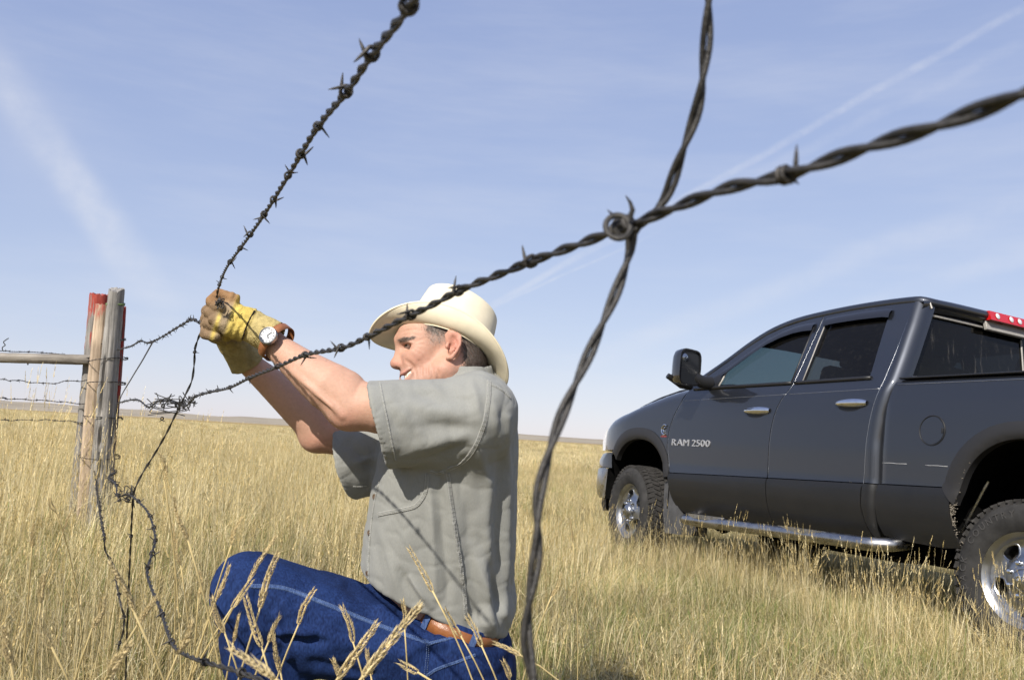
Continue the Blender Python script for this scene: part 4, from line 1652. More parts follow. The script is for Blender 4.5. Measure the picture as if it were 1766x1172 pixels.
part('cladding', panel_mesh('cladding', fd_lo, [], fclad, 0.028), clad, door1)
up2 = cut(b_gap, True, 0.005)
cu_ = cut(c_gap, True, -0.004)
top2 = [(1.85, 1.951), (2.05, 1.960), (2.25, 1.963), (2.45, 1.960), (2.58, 1.955)]
rd_up = top2 + cu_ + [(cu_[-1][0], zl(cu_[-1][0]) + 0.004), (up2[-1][0], zl(up2[-1][0]) + 0.004)] + list(reversed(up2))
rwin = rounded([(1.905, 1.446), (2.485, 1.452), (2.435, 1.905), (2.40, 1.917), (1.915, 1.912), (1.898, 1.88)], 0.025, 3)
door2 = part('rear_door', panel_mesh('rear_door', rd_up, [rwin], fside(), 0.028), paint)
dn2 = cut(b_gap, False, 0.005)
cd_ = cut(c_gap, False, -0.004)
rd_lo = [(dn2[0][0], zl(dn2[0][0]) - 0.002), (cd_[0][0], zl(cd_[0][0]) - 0.002)] + cd_ + [(2.59, 0.478), (1.735, 0.462)] + list(reversed(dn2))
part('cladding', panel_mesh('cladding', rd_lo, [], fclad, 0.028), clad, door2)

for pth, p_, xo in ((b_gap, door2, 0.004), (c_gap, door2, -0.003), (fd_front, door1, 0.002)):
    tube_part('door_edge_glint', smooth_path([(x + xo, float(side_y(x, z)) - 0.001, z) for x, z in pth if z > 0.76], 0.03), 0.0016, edge_m, p_, seg=5)  # thin bright tubes stand in for light glinting on the gap edges

# --- cab corner: turns from the side to the back of the cab
cr = 0.075


def fcorner(u, v):
    u, v = np.asarray(u, float), np.asarray(v, float)
    x0 = np.interp(v, [0.5, 0.8, 1.05, 1.2, 1.33, 1.42, 1.6, 1.8, 1.97], [2.575, 2.575, 2.575, 2.59, 2.615, 2.635, 2.632, 2.62, 2.60])
    over = np.clip(u - x0, 0, None)
    ang = np.clip(over / cr, 0, math.pi / 2)
    flat = np.clip(over - cr * math.pi / 2, 0, None)
    bulge = 0.012 * np.exp(-((u - x0 - 0.03) / 0.05) ** 2)
    x = np.where(over > 0, x0 + cr * np.sin(ang), u)
    y = side_y(np.minimum(u, x0), v) - cr * (1 - np.cos(ang)) - flat + bulge
    return x, y, v


cg = cut(c_gap, True, 0.005)
corn = [(2.618, 1.957)] + cg + [(cg[-1][0], zl(2.55) + 0.004), (2.70, zl(2.6) + 0.004), (2.705, 1.1), (2.72, 1.25), (2.763, 1.41), (2.760, 1.60), (2.748, 1.80), (2.738, 1.905), (2.725, 1.962)]
corner = part('cab_corner', panel_mesh('cab_corner', corn, [], fcorner, 0.022), paint)
cgl = cut(c_gap, False, 0.005)
corl = [(cgl[0][0], zl(2.55) - 0.002), (2.70, zl(2.6) - 0.002), (2.69, 0.60), (2.70, 0.50), (2.62, 0.485)] + list(reversed(cgl))
part('cladding', panel_mesh('cladding', corl, [], lambda u, v: tuple(np.stack(fcorner(u, v)) + np.array([[0], [0.008], [0]])), 0.022), clad, corner)

# --- bedside
def fbed(u, v):
    u, v = np.asarray(u, float), np.asarray(v, float)
    z0, r = 1.385, 0.035
    over = np.clip(v - z0, 0, None)
    ang = np.clip(over / r, 0, math.pi / 2)
    flat = np.clip(over - r * math.pi / 2, 0, None)
    e = np.clip((0.06 - (u - 2.665)) / 0.06, 0, 1)
    y = plan(u) + prof(np.minimum(np.minimum(v, z0), 1.36)) + 0.008 - r * (1 - np.cos(ang)) - flat - 0.018 * e ** 2.5
    z = np.minimum(v, z0) + r * np.sin(ang)
    return u, y, z


bf = smooth_poly([(2.725, 1.40), (2.702, 1.33), (2.672, 1.19), (2.664, 1.03), (2.664, 0.81)], 4)
RAI = arch(RA_IN['cx'], RA_IN['cz'], RA_IN['rx'] + 0.02, RA_IN['rz'] + 0.02, 25, 155, 30)
bed_up = [(2.732, 1.50), (4.66, 1.50), (4.68, 1.42), (4.68, 0.85)] + [(3.995, zl(4.0) + 0.004)] + [q for q in RAI if q[1] > zl(q[0]) + 0.012] + [(3.172, zl(3.17) + 0.004), (2.664, zl(2.66) + 0.004)] + list(reversed(bf))
bedside = part('bedside', panel_mesh('bedside', bed_up, [], fbed, 0.03), paint)
lo1 = [(2.664, zl(2.66) - 0.002)] + [(3.155, zl(3.15) - 0.002), (3.158, 0.70), (3.175, 0.60), (3.205, 0.50), (3.10, 0.485), (2.86, 0.49), (2.70, 0.505), (2.668, 0.58), (2.655, 0.70)]
lo2 = [(4.01, zl(4.0) - 0.002), (4.68, zl(4.6) - 0.002), (4.66, 0.62), (4.1, 0.57), (3.99, 0.60), (4.01, 0.70)]
for lo_ in (lo1, lo2):
    part('cladding', panel_mesh('cladding', lo_, [], lambda u, v: tuple(np.stack(fclad(u, v)) + np.array([[0], [0.008], [0]])), 0.03), clad, bedside)
# fuel door: a recessed ring with a round lid
fx, fz, fr_ = 3.02, 1.12, 0.083
yc = float(fbed(fx, fz)[1])
ring = MB()
ring.tube([(fx + fr_ * math.cos(a), yc + 0.001 - 0.0 + float(fbed(fx + fr_ * math.cos(a), fz + fr_ * math.sin(a))[1]) - yc, fz + fr_ * math.sin(a)) for a in np.linspace(0, 2 * math.pi, 48, endpoint=False)], 0.0035, 6, closed=True)
ringo = ring.build('fuel_door_seam', black, bedside, world_space=False)
lidp = [(fx + (fr_ - 0.006) * math.cos(a), fz + (fr_ - 0.006) * math.sin(a)) for a in np.linspace(0, 2 * math.pi, 40, endpoint=False)]
lid = part('fuel_door', panel_mesh('fuel_door', lidp, [], lambda u, v: tuple(np.stack(fbed(u, v)) + np.array([[0], [0.003], [0]])), 0.02, 0.006), paint, bedside, both=False)
MB().box((fx + 0.068, yc + 0.002, fz), (0.012, 0.008, 0.03)).build('finger_notch', black, lid, world_space=False, bevel=0.002)

# --- flares
def flare(name, o_, i_, base, a0, a1, parent, ext_o, ext_i):
    oo = ext_o[0] + arch(o_['cx'], o_['cz'], o_['rx'], o_['rz'], a0, a1, 30) + ext_o[1]
    ii = ext_i[0] + arch(i_['cx'], i_['cz'], i_['rx'], i_['rz'], a0, a1, 30) + ext_i[1]
    poly = oo + list(reversed(ii))
    oc = np.array(resample(oo, 0.006))
    ic = np.array(resample(ii, 0.006))
    oc = oc[:-max(1, int(np.hypot(*(np.array(oo[-1]) - np.array(oo[0]))) / 0.006) - 1)]
    ic = ic[:-max(1, int(np.hypot(*(np.array(ii[-1]) - np.array(ii[0]))) / 0.006) - 1)]

    def f(u, v):
        x, y, z = base(u, v)
        do = np.min(np.hypot(np.asarray(u)[:, None] - oc[None, :, 0], np.asarray(v)[:, None] - oc[None, :, 1]), 1)
        di = np.min(np.hypot(np.asarray(u)[:, None] - ic[None, :, 0], np.asarray(v)[:, None] - ic[None, :, 1]), 1)
        w = do / (do + di + 1e-6)
        return x, y + 0.006 + 0.018 * np.sqrt(w) - 0.02 * w ** 6, z
    return part(name, panel_mesh(name, poly, [], f, 0.022, 0.05), flare_m, parent)


fl1 = flare('wheel_arch_flare', FA_OUT, FA_IN, ffender, 12, 150, fender, ([(0.500, 0.715)], [(-0.52, 0.88)]), ([(0.452, 0.70)], [(-0.40, 0.86)]))
fl2 = flare('wheel_arch_flare', RA_OUT, RA_IN, fbed, 18, 162, bedside, ([(4.06, 0.80)], [(3.10, 0.81)]), ([(3.98, 0.70)], [(3.18, 0.72)]))
# dried mud on the front lip of the rear arch
mv = MB()
R_m = random.Random(4)
for k in range(330):
    t_ = R_m.random()
    z_ = 0.50 + 0.47 * t_
    x_ = np.interp(z_, [0.50, 0.62, 0.75, 0.85, 0.97], [3.195, 3.185, 3.187, 3.205, 3.265]) + R_m.gauss(-0.012, 0.012)
    s_ = R_m.uniform(0.002, 0.0055)
    y_ = float(plan(x_) + prof(z_)) + 0.010 + (0.008 if z_ > 0.8 else 0)
    a_ = R_m.uniform(0, 3)
    rot = np.array(Matrix.Rotation(a_, 3, 'Y'))
    mv.box((x_, y_, z_), (s_, 0.004, s_ * R_m.uniform(1, 2.2)), rot, taper=0.6)
mo = mv.build('mud', mud, fl2, world_space=False)
mo['kind'] = 'stuff'

# --- roof
def roofz(x):
    return np.interp(x, [1.10, 1.25, 1.40, 1.60, 1.90, 2.2, 2.5, 2.62, 2.68], [1.775, 1.855, 1.918, 1.965, 1.992, 2.000, 1.994, 1.980, 1.955])


def edge_z(x):
    return np.interp(x, [0.66, 0.80, 0.95, 1.13, 1.30, 1.45, 1.62, 1.75, 1.85, 2.05, 2.25, 2.45, 2.58, 2.68], [1.48, 1.56, 1.65, 1.77, 1.858, 1.905, 1.935, 1.949, 1.956, 1.965, 1.968, 1.965, 1.960, 1.945])


xs = np.linspace(1.10, 2.68, 40)
V, Fc = [], []
cols_ = 25
for x in xs:
    ez = float(edge_z(x)) + 0.004
    ey = float(side_y(x, ez))
    for k in range(cols_):
        t = -1 + 2 * k / (cols_ - 1)
        ay = abs(t)
        y = math.copysign(ey * (1 - (1 - ay) ** 1.0), t) if t else 0.0
        # superelliptic crown from drip edge to centreline
        z = ez + (float(roofz(x)) + 0.028 - ez) * (1 - ay ** 5.0) ** 0.75
        V.append((x + 0.05 * ay ** 2 * (1.10 - x > -0.2) * 0, y, z))
for dx, zz in ((0.010, -0.012), (0.006, -0.035), (-0.012, -0.075)):
    for k in range(cols_):
        v0 = V[(len(xs) - 1) * cols_ + k]
        V.append((v0[0] + dx - 0.05 * v0[1] ** 4, v0[1], max(1.90, v0[2] + zz)))
for i in range(len(xs) + 2):
    for k in range(cols_ - 1):
        Fc.append((i * cols_ + k, i * cols_ + k + 1, (i + 1) * cols_ + k + 1, (i + 1) * cols_ + k))
roof = part('roof', mesh_from('roof', V, Fc), paint, both=False)


def fix_normals(o):
    bm = bmesh.new()
    bm.from_mesh(o.data)
    bmesh.ops.recalc_face_normals(bm, faces=bm.faces)
    if sum(f.normal.z for f in bm.faces) < 0:
        bmesh.ops.reverse_faces(bm, faces=bm.faces)
    bm.to_mesh(o.data)
    bm.free()


fix_normals(roof)
# drip moulding joint seen on the back corner of the roof
MB().tube([(2.655, float(side_y(2.6, 1.96)) - 0.045, 1.972), (2.675, float(side_y(2.6, 1.96)) - 0.05, 1.955), (2.688, float(side_y(2.6, 1.96)) - 0.055, 1.915)], 0.006, 6).build('roof_joint', seal, roof, world_space=False)

# a pillars and windscreen
ap = [(x, float(side_y(x, z)) - 0.028, z + 0.012) for x, z in [(0.56, 1.445), (0.66, 1.483), (0.80, 1.563), (0.95, 1.653), (1.13, 1.773), (1.30, 1.861), (1.45, 1.908), (1.62, 1.938), (1.85, 1.956), (2.05, 1.965), (2.25, 1.968), (2.45, 1.965), (2.60, 1.957)]]
ap += [(2.645, ap[-1][1] - 0.022, 1.962), (2.668, ap[-1][1] - 0.085, 1.955), (2.675, 0.45, 1.957), (2.677, 0.2, 1.958), (2.677, 0.0, 1.958)]
tube_part('a_pillar', smooth_path(ap, 0.03), 0.031, paint, seg=12)
WSv, WSf = [], []
for i, t in enumerate(np.linspace(0, 1, 10)):
    x0, z0 = 0.50 + (1.16 - 0.50) * t, 1.46 + (1.835 - 1.46) * t
    yw = 0.86 - 0.20 * t
    for k in range(13):
        s = -1 + k / 6
        WSv.append((x0 - 0.12 * (1 - s * s) * 1.0 + 0.06, yw * s, z0 + 0.02 * (1 - s * s)))
for i in range(9):
    for k in range(12):
        WSf.append((i * 13 + k, i * 13 + k + 1, (i + 1) * 13 + k + 1, (i + 1) * 13 + k))
part('windscreen', mesh_from('windscreen', WSv, WSf), glass_ws, both=False)

# --- hood
def hoodz(x, y):
    c = np.interp(x, [-0.86, -0.78, -0.70, -0.55, -0.35, -0.1, 0.2, 0.52], [1.12, 1.27, 1.335, 1.405, 1.465, 1.505, 1.53, 1.535])
    ed = np.interp(x, [-0.86, -0.78, -0.5, -0.2, 0.1, 0.35, 0.52], [1.08, 1.19, 1.335, 1.415, 1.470, 1.490, 1.500])
    w = np.clip(abs(y) / 0.66, 0, 1)
    return c - (c - ed) * w ** 3.5 + 0.012 * np.exp(-((abs(y) - 0.42) / 0.09) ** 2)


hx = np.r_[np.linspace(-0.86, -0.6, 10), np.linspace(-0.56, 0.52, 24)]
hy = np.linspace(-0.66, 0.66, 31)
V = [(x, y, float(hoodz(x, y)) + 0.012) for x in hx for y in hy]
Fc = [(i * 31 + k, i * 31 + k + 1, (i + 1) * 31 + k + 1, (i + 1) * 31 + k) for i in range(len(hx) - 1) for k in range(30)]
hood = part('hood', mesh_from('hood', V, Fc), paint, both=False)
fix_normals(hood)
sm_ = hood.modifiers.new('thick', 'SOLIDIFY')
sm_.thickness = 0.03
sm_.offset = -1
# dark gap between hood and fender, and the cowl below the windscreen
gap = MB()
for s in (-1, 1):
    pts = [(x, s * 0.665, float(hoodz(x, 0.66)) - 0.006) for x in np.linspace(-0.78, 0.5, 20)]
    gap.tube(pts, 0.014, 6)
gap.build('hood_gap', black, hood, world_space=False)
MB().box((0.56, 0, 1.44), (0.20, 1.56, 0.05)).build('cowl', black, truck, world_space=False, bevel=0.02)

# --- front end: grille, headlights, bumper
def loft_y(prof_xz, ys, xoff, name, m, parent=truck):
    """profile in x,z swept across y, bowed back by xoff(y)"""
    V, Fc = [], []
    n = len(prof_xz)
    for y in ys:
        for x, z in prof_xz:
            V.append((x + xoff(y), y, z))
    for i in range(len(ys) - 1):
        for k in range(n - 1):
            Fc.append((i * n + k, i * n + k + 1, (i + 1) * n + k + 1, (i + 1) * n + k))
    Fc.append(tuple(range(n)))
    Fc.append(tuple((len(ys) - 1) * n + k for k in range(n)))
    mb = MB()
    mb.add(V, Fc)
    return mb.build(name, m, parent, world_space=False)


ysb = np.r_[np.linspace(-0.965, -0.75, 10), np.linspace(-0.7, 0.7, 15), np.linspace(0.75, 0.965, 10)]
bow = lambda y: 0.05 * (abs(y) / 0.7) ** 2 + (0.36 * ((abs(y) - 0.72) / 0.245) ** 2.0 if abs(y) > 0.72 else 0.0)
bump = loft_y([(-1.00, 0.455), (-1.055, 0.50), (-1.075, 0.60), (-1.065, 0.715), (-1.03, 0.735), (-0.97, 0.73), (-0.98, 0.47)], ysb, bow, 'front_bumper', dull_chrome)
loft_y([(-1.055, 0.738), (-1.055, 0.80), (-1.00, 0.865), (-0.93, 0.880), (-0.90, 0.74)], ysb, bow, 'bumper_cap', gloss_black, bump)
loft_y([(-0.97, 0.33), (-1.0, 0.40), (-0.985, 0.465), (-0.93, 0.465), (-0.91, 0.34)], np.linspace(-0.84, 0.84, 25), lambda y: 0.05 * (abs(y) / 0.7) ** 2 + (0.3 * ((abs(y) - 0.7) / 0.2) ** 2 if abs(y) > 0.7 else 0), 'air_dam', black, bump)
hl = loft_y([(-0.93, 0.90), (-0.945, 0.98), (-0.925, 1.06), (-0.88, 1.11), (-0.84, 1.10), (-0.84, 0.90)], np.linspace(0.56, 0.83, 12), lambda y: 0.45 * max(0, (y - 0.60)) ** 1.6 * 1.4, 'headlight', clear_lens)
hl2 = bpy.data.objects.new('headlight', mirror_mesh(hl.data))
COL.objects.link(hl2)
hl2.parent = truck
gr_ = loft_y([(-0.90, 0.89), (-0.955, 0.95), (-0.95, 1.10), (-0.90, 1.19), (-0.84, 1.20), (-0.84, 0.90)], np.linspace(-0.54, 0.54, 13), lambda y: 0.02 * y * y, 'grille', black)
loft_y([(-0.965, 1.10), (-0.925, 1.195), (-0.90, 1.19), (-0.945, 1.095)], np.linspace(-0.55, 0.55, 9), lambda y: 0.02 * y * y, 'grille_surround', chrome, gr_)
MB().box((-0.965, 0, 1.02), (0.02, 0.05, 0.30)).box((-0.965, 0, 1.02), (0.02, 1.06, 0.04)).build('grille_bar', chrome, gr_, world_space=False)

# --- glass and its trims
def win_part(name, poly, m, parent, inset=0.018, trim=None):
    me = panel_mesh(name, poly, [], fside(-inset), 0.05, 0.003)
    return part(name, me, m, parent)


win_part('window', fwin, glass_front, door1)
win_part('window', rwin, glass_dark, door2)
def trim_strip(name, pts, rad, m, parent, off=0.0):
    p3 = [(x, float(side_y(x, z)) + off, z) for x, z in pts]
    return tube_part(name, p3, rad, m, parent, seg=6)


trim_strip('belt_moulding', [(x, 1.436 + 0.006 * (x - 0.9) / 0.9) for x in np.linspace(0.68, 1.80, 14)], 0.014, black, door1, 0.004)
trim_strip('belt_moulding', [(x, 1.443 + 0.006 * (x - 1.9) / 0.6) for x in np.linspace(1.835, 2.50, 10)], 0.014, black, door2, 0.004)
trim_strip('quarter_bar', [(0.975, 1.44), (0.985, 1.50), (0.995, 1.575)], 0.008, seal, door1, -0.004)
sailp = [(0.70, 1.462), (0.97, 1.448), (0.985, 1.572), (0.90, 1.535)]
part('mirror_sail', panel_mesh('mirror_sail', sailp, [], fside(0.006), 0.03, 0.02), black, door1)
trim_strip('window_channel', [(1.790, 1.45), (1.785, 1.60), (1.782, 1.75), (1.780, 1.87)], 0.008, black, door1, -0.003)
trim_strip('window_channel', [(1.902, 1.45), (1.898, 1.60), (1.893, 1.75), (1.888, 1.90)], 0.0045, seal, door2, 0.003)
# rain visors over the side windows
def visor(name, pts, parent):
    V, Fc = [], []
    for x, z in pts:
        y0 = float(side_y(x, z))
        V += [(x, y0 + 0.004, z + 0.012), (x, y0 + 0.030, z - 0.012), (x, y0 + 0.040, z - 0.048)]
    for i in range(len(pts) - 1):
        for k in range(2):
            Fc.append((i * 3 + k, i * 3 + k + 1, (i + 1) * 3 + k + 1, (i + 1) * 3 + k))
    return part(name, mesh_from(name, V, Fc), gloss_black, parent)


visor('rain_visor', [(0.97, 1.575), (1.04, 1.615), (1.20, 1.722), (1.36, 1.815), (1.48, 1.858), (1.60, 1.884), (1.70, 1.892), (1.79, 1.890)], door1)
visor('rain_visor', [(1.885, 1.914), (2.0, 1.922), (2.2, 1.926), (2.40, 1.922), (2.46, 1.912)], door2)

# sun highlight along the body-side crease, put in as a bright tube
for p_, (x0, x1) in ((door1, (0.60, 1.79)), (door2, (1.815, 2.60)), (bedside, (2.74, 4.65))):
    zc = lambda x: 1.335 + 0.0185 * (x - 0.5) if x < 2.65 else 1.392
    xs_ = np.linspace(x0, x1, 14)
    fn = fbed if p_ is bedside else fside()
    tube_part('crease', [(x, float(fn(x, zc(x))[1]) - 0.0002, zc(x)) for x in xs_], 0.0018, edge_m, p_, seg=5)
# pale scratch on cab corner and bedside
for x0, x1 in ((2.575, 2.60), (2.675, 2.86), (2.985, 3.13)):
    xs_ = np.linspace(x0, x1, 6)
    fn = fbed if x0 > 2.65 else fside()
    tube_part('scratch', [(x, float(fn(x, 0.925)[1]) + 0.001, 0.925 + 0.001 * math.sin(x * 60)) for x in xs_], 0.0017, pin_m, bedside if x0 > 2.65 else corner, both=False, seg=5)

# --- door handles
def handle(x0, x1, z, parent):
    mb = MB()
    xs_ = np.linspace(x0, x1, 18)
    V, Fc = [], []
    for i, x in enumerate(xs_):
        t = (x - x0) / (x1 - x0)
        h = 0.033 * (math.sin(math.pi * min(1, max(0.02, t * 0.94 + 0.03))) ** 0.35) * (0.8 + 0.25 * t)
        y0 = float(side_y(x, z))
        d = 0.046 * (math.sin(math.pi * (t * 0.94 + 0.03)) ** 0.4)
        for k in range(10):
            a = math.pi * (k / 9)
            V.append((x, y0 - 0.004 + d * math.sin(a) ** 0.7, z + h * math.cos(a)))
    for i in range(17):
        for k in range(9):
            Fc.append((i * 10 + k, i * 10 + k + 1, (i + 1) * 10 + k + 1, (i + 1) * 10 + k))
    h_ = part('door_handle', mesh_from('door_handle', V, Fc), chrome, parent)
    xc = (x0 * 0.55 + x1 * 0.45)
    rc_ = [(xc + 0.095 * math.cos(a), z - 0.018 + 0.034 * math.sin(a)) for a in np.linspace(0, 2 * math.pi, 20, endpoint=False)]
    part('handle_recess', panel_mesh('handle_recess', rc_, [], fside(0.0015), 0.02, 0.003), black, parent)


handle(1.385, 1.655, 1.245, door1)
handle(2.275, 2.525, 1.285, door2)

# --- cab back with rear glass, high brake light
xb = 2.668
def yback(z):
    return side_y(2.6, z) - 0.075
bz = [1.36, 1.46, 1.60, 1.75, 1.88, 1.93, 1.955]
back = [(-float(yback(z)) - 0.01, z) for z in bz] + [(float(yback(z)) + 0.01, z) for z in reversed(bz)]
gl_ = [(-0.80, 1.470), (0.80, 1.470), (0.722, 1.862), (0.69, 1.885), (-0.69, 1.885), (-0.722, 1.862)]
gl_ = rounded(gl_, 0.05, 4)
fback = lambda u, v: (np.interp(v, [1.36, 1.6, 1.96], [xb + 0.012, xb + 0.010, xb - 0.028]) - 0.05 * np.asarray(u) ** 4, np.asarray(u), np.asarray(v))
cb = part('cab_back', panel_mesh('cab_back', back, [gl_], fback, 0.04, 0.02, (-1, 0, 0)), paint, both=False)
part('rear_window', panel_mesh('rear_window', gl_, [], lambda u, v: tuple(np.stack(fback(u, v)) + np.array([[-0.012], [0], [0]])), 0.06, 0.003, (-1, 0, 0)), glass_rear, cb, both=False)
gp = resample(gl_, 0.04)
MB().tube([np.array([float(fback(u, v)[0]) + 0.003, u, v]) for u, v in gp], 0.009, 6, closed=True).build('window_seal', seal, cb, world_space=False)
for yv in (-0.235,):
    MB().tube([(float(fback(yv, z)[0]) - 0.006, yv, z) for z in np.linspace(1.475, 1.86, 5)], 0.006 if yv < 0 else 0.003, 6).build('slider_frame', seal if yv < 0 else gloss_black, cb, world_space=False)
cl_x = lambda z: float(fback(0, z)[0])
MB().add([(cl_x(1.94) - 0.03, y, z) if 0 else (cl_x(1.94) + 0.088 - 0.018 * (z - 1.92) / 0.06, y, z) for y in (-0.30, -0.18, -0.07, 0.05, 0.165) for z in (1.925, 1.985)] +
         [(cl_x(1.94) - 0.05, y, z) for y in (-0.30, 0.165) for z in (1.925, 1.990)],
         [(0, 2, 3, 1), (2, 4, 5, 3), (4, 6, 7, 5), (6, 8, 9, 7), (1, 3, 5, 7, 9, 13, 11), (0, 10, 12, 8, 6, 4, 2), (8, 12, 13, 9), (0, 1, 11, 10)]).build('brake_light', red_lens, cb, world_space=False, sharp=20)
bl = [o for o in bpy.data.objects if o.name.startswith('brake_light')][0]
for y in (0.10, -0.03, -0.11, -0.24):
    MB().lathe([(0.0, 0.006), (0.014, 0.004), (0.020, 0.0)], (cl_x(1.94) + 0.0815, y, 1.958), (1, 0, 0.28), 16).build('lamp_bulb', clear_lens, bl, world_space=False)
MB().box((cl_x(1.9) + 0.034, -0.0675, 1.893), (0.024, 0.462, 0.062), np.array(Matrix.Rotation(-0.25, 3, 'Y'))).build('light_housing', seal, cb, world_space=False, bevel=0.004)

# --- bed interior, tailgate, rear bumper
bedm = MB()
bedm.add([(2.74, 0.88, 1.17), (4.62, 0.88, 1.17), (4.62, -0.88, 1.17), (2.74, -0.88, 1.17), (2.74, 0.88, 1.43), (4.62, 0.88, 1.43), (4.62, -0.88, 1.43), (2.74, -0.88, 1.43)],
         [(0, 1, 2, 3), (0, 3, 7, 4), (0, 4, 5, 1), (3, 2, 6, 7), (1, 5, 6, 2)])
bedm.build('bed_liner', black, truck, smooth=False, world_space=False)
for s in (1, -1):
    MB().box((3.70, s * 0.915, 1.432), (1.92, 0.09, 0.012)).build('bed_rail_cap', black, truck, world_space=False, bevel=0.006)
tg = MB().box((4.68, 0, 1.10), (0.06, 1.70, 0.64)).build('tailgate', paint, truck, world_space=False, bevel=0.015)
MB().box((4.715, 0, 1.25), (0.02, 0.26, 0.10)).build('tailgate_handle', black, tg, world_space=False, bevel=0.006)
loft_y([(4.72, 0.52), (4.84, 0.54), (4.86, 0.68), (4.82, 0.74), (4.70, 0.74)], np.linspace(-0.96, 0.96, 17), lambda y: -0.10 * (abs(y) / 0.96) ** 6, 'rear_bumper', dull_chrome)
for s in (1, -1):
    MB().box((4.665, s * 0.915, 1.10), (0.08, 0.10, 0.46)).build('tail_light', red_lens, truck, world_space=False, bevel=0.015)

# --- mirrors (towing type, facing back)
def mirror_block(sgn):
    root_m = MB()
    c = np.array([0.86, 1.17, 1.565])
    yw, zh, xd = 0.235, 0.285, 0.15
    V, Fc = [], []
    rows_ = [(-1.0, 0.55), (-0.75, 0.82), (-0.3, 0.96), (0.5, 1.0), (1.0, 1.0)]
    n = 28
    for t, k in rows_:
        for i in range(n):
            a = 2 * math.pi * i / n
            cy, cz = math.cos(a), math.sin(a)
            py = math.copysign(abs(cy) ** 0.45, cy) * yw / 2 * k
            pz = math.copysign(abs(cz) ** 0.45, cz) * zh / 2 * k
            pz += -0.02 * (py / (yw / 2)) + (0.02 * (py / (yw / 2)))
            V.append((c[0] + t * xd / 2 + 0.05 * (py / yw), sgn * (c[1] + py), c[2] + pz))
    m_ = len(rows_)
    for j in range(m_ - 1):
        for i in range(n):
            Fc.append((j * n + i, j * n + (i + 1) % n, (j + 1) * n + (i + 1) % n, (j + 1) * n + i))
    Fc.append(tuple(range(n)))
    # inset face ring
    b = len(V)
    for kk, dx in ((0.92, 0.0), (0.90, -0.014)):
        for i in range(n):
            p = np.array(V[(m_ - 1) * n + i])
            cc = np.array([c[0] + xd / 2, sgn * c[1], c[2]])
            q_ = cc + (p - cc) * kk
            V.append((q_[0] + dx, q_[1], q_[2]))
    for j, (r0, r1) in enumerate((((m_ - 1) * n, b), (b, b + n))):
        for i in range(n):
            Fc.append((r0 + i, r0 + (i + 1) % n, r1 + (i + 1) % n, r1 + i))
    root_m.add(V, Fc)
    mo_ = root_m.build('side_mirror', gloss_black, truck, world_space=False)
    gV = [V[b + n + i] for i in range(n)]
    mg = MB()
    mg.add([(x + 0.002, y, z) for x, y, z in gV], [tuple(range(n))])
    mg.build('mirror_glass', mat('mirror_glass', (0.02, 0.022, 0.026), 0.15, 0.0, spec=0.25), mo_, world_space=False)  # dark reflected view put into the base colour
    s2 = MB()
    cc = np.array([c[0] + xd / 2 + 0.003, sgn * (c[1] + 0.063), c[2] + 0.07])
    s2.lathe([(0.0, 0.010), (0.018, 0.008), (0.030, 0.0)], cc, (1, 0, 0), 20)
    s2.build('spotter_mirror', mat('spotter_mirror', (0.25, 0.28, 0.33), 0.05, 0.9), mo_, world_space=False)
    arm = MB()
    arm.tube([(0.87, sgn * 1.09, 1.50), (0.885, sgn * 1.02, 1.475), (0.89, sgn * 0.94, 1.475)], [0.05, 0.05, 0.055], 12)
    arm.tube([(0.80, sgn * 1.06, 1.435), (0.82, sgn * 1.16, 1.435), (0.80, sgn * 1.285, 1.49)], [0.03, 0.032, 0.022], 10)
    arm.build('mirror_arm', black, mo_, world_space=False)


for s in (1, -1):
    mirror_block(s)

# --- wheels
tyre_m = mat('tyre_rubber', (0.028, 0.027, 0.026), 0.85, noise=0.35, nscale=14, bump=0.15, bscale=80, spec=0.25)
tread_m = mat('tread_rubber', (0.034, 0.032, 0.030), 0.9, noise=0.4, nscale=20, spec=0.2)
letter_m = mat('raised_rubber', (0.052, 0.050, 0.048), 0.8, spec=0.3)
rim_m = mat('polished_alloy', (0.33, 0.34, 0.36), 0.33, 1.0, noise=0.12, nscale=9, rvar=0.15)
drum_m = mat('brake_rotor', (0.06, 0.055, 0.05), 0.6, 0.5, noise=0.3, nscale=30)
_fc = {}


def glyph(ch):
    """builtin-font letter as a flat mesh (verts, faces), extruded a little"""
    if ch in _fc:
        return _fc[ch]
    cu = bpy.data.curves.new('glyph', 'FONT')
    cu.body = ch
    cu.size = 1.0
    cu.extrude = 0.06
    ob = bpy.data.objects.new('glyph', cu)
    COL.objects.link(ob)
    dg = bpy.context.evaluated_depsgraph_get()
    me = bpy.data.meshes.new_from_object(ob.evaluated_get(dg))
    v = np.array([tuple(q.co) for q in me.vertices])
    f = [tuple(p.vertices) for p in me.polygons]
    bpy.data.objects.remove(ob)
    bpy.data.meshes.remove(me)
    bpy.data.curves.remove(cu)
    w = v[:, 0].max() - v[:, 0].min()
    v[:, 0] -= v[:, 0].min()
    _fc[ch] = (v, f, w)
    return _fc[ch]


RW, TW, RIM = 0.400, 0.275, 0.232


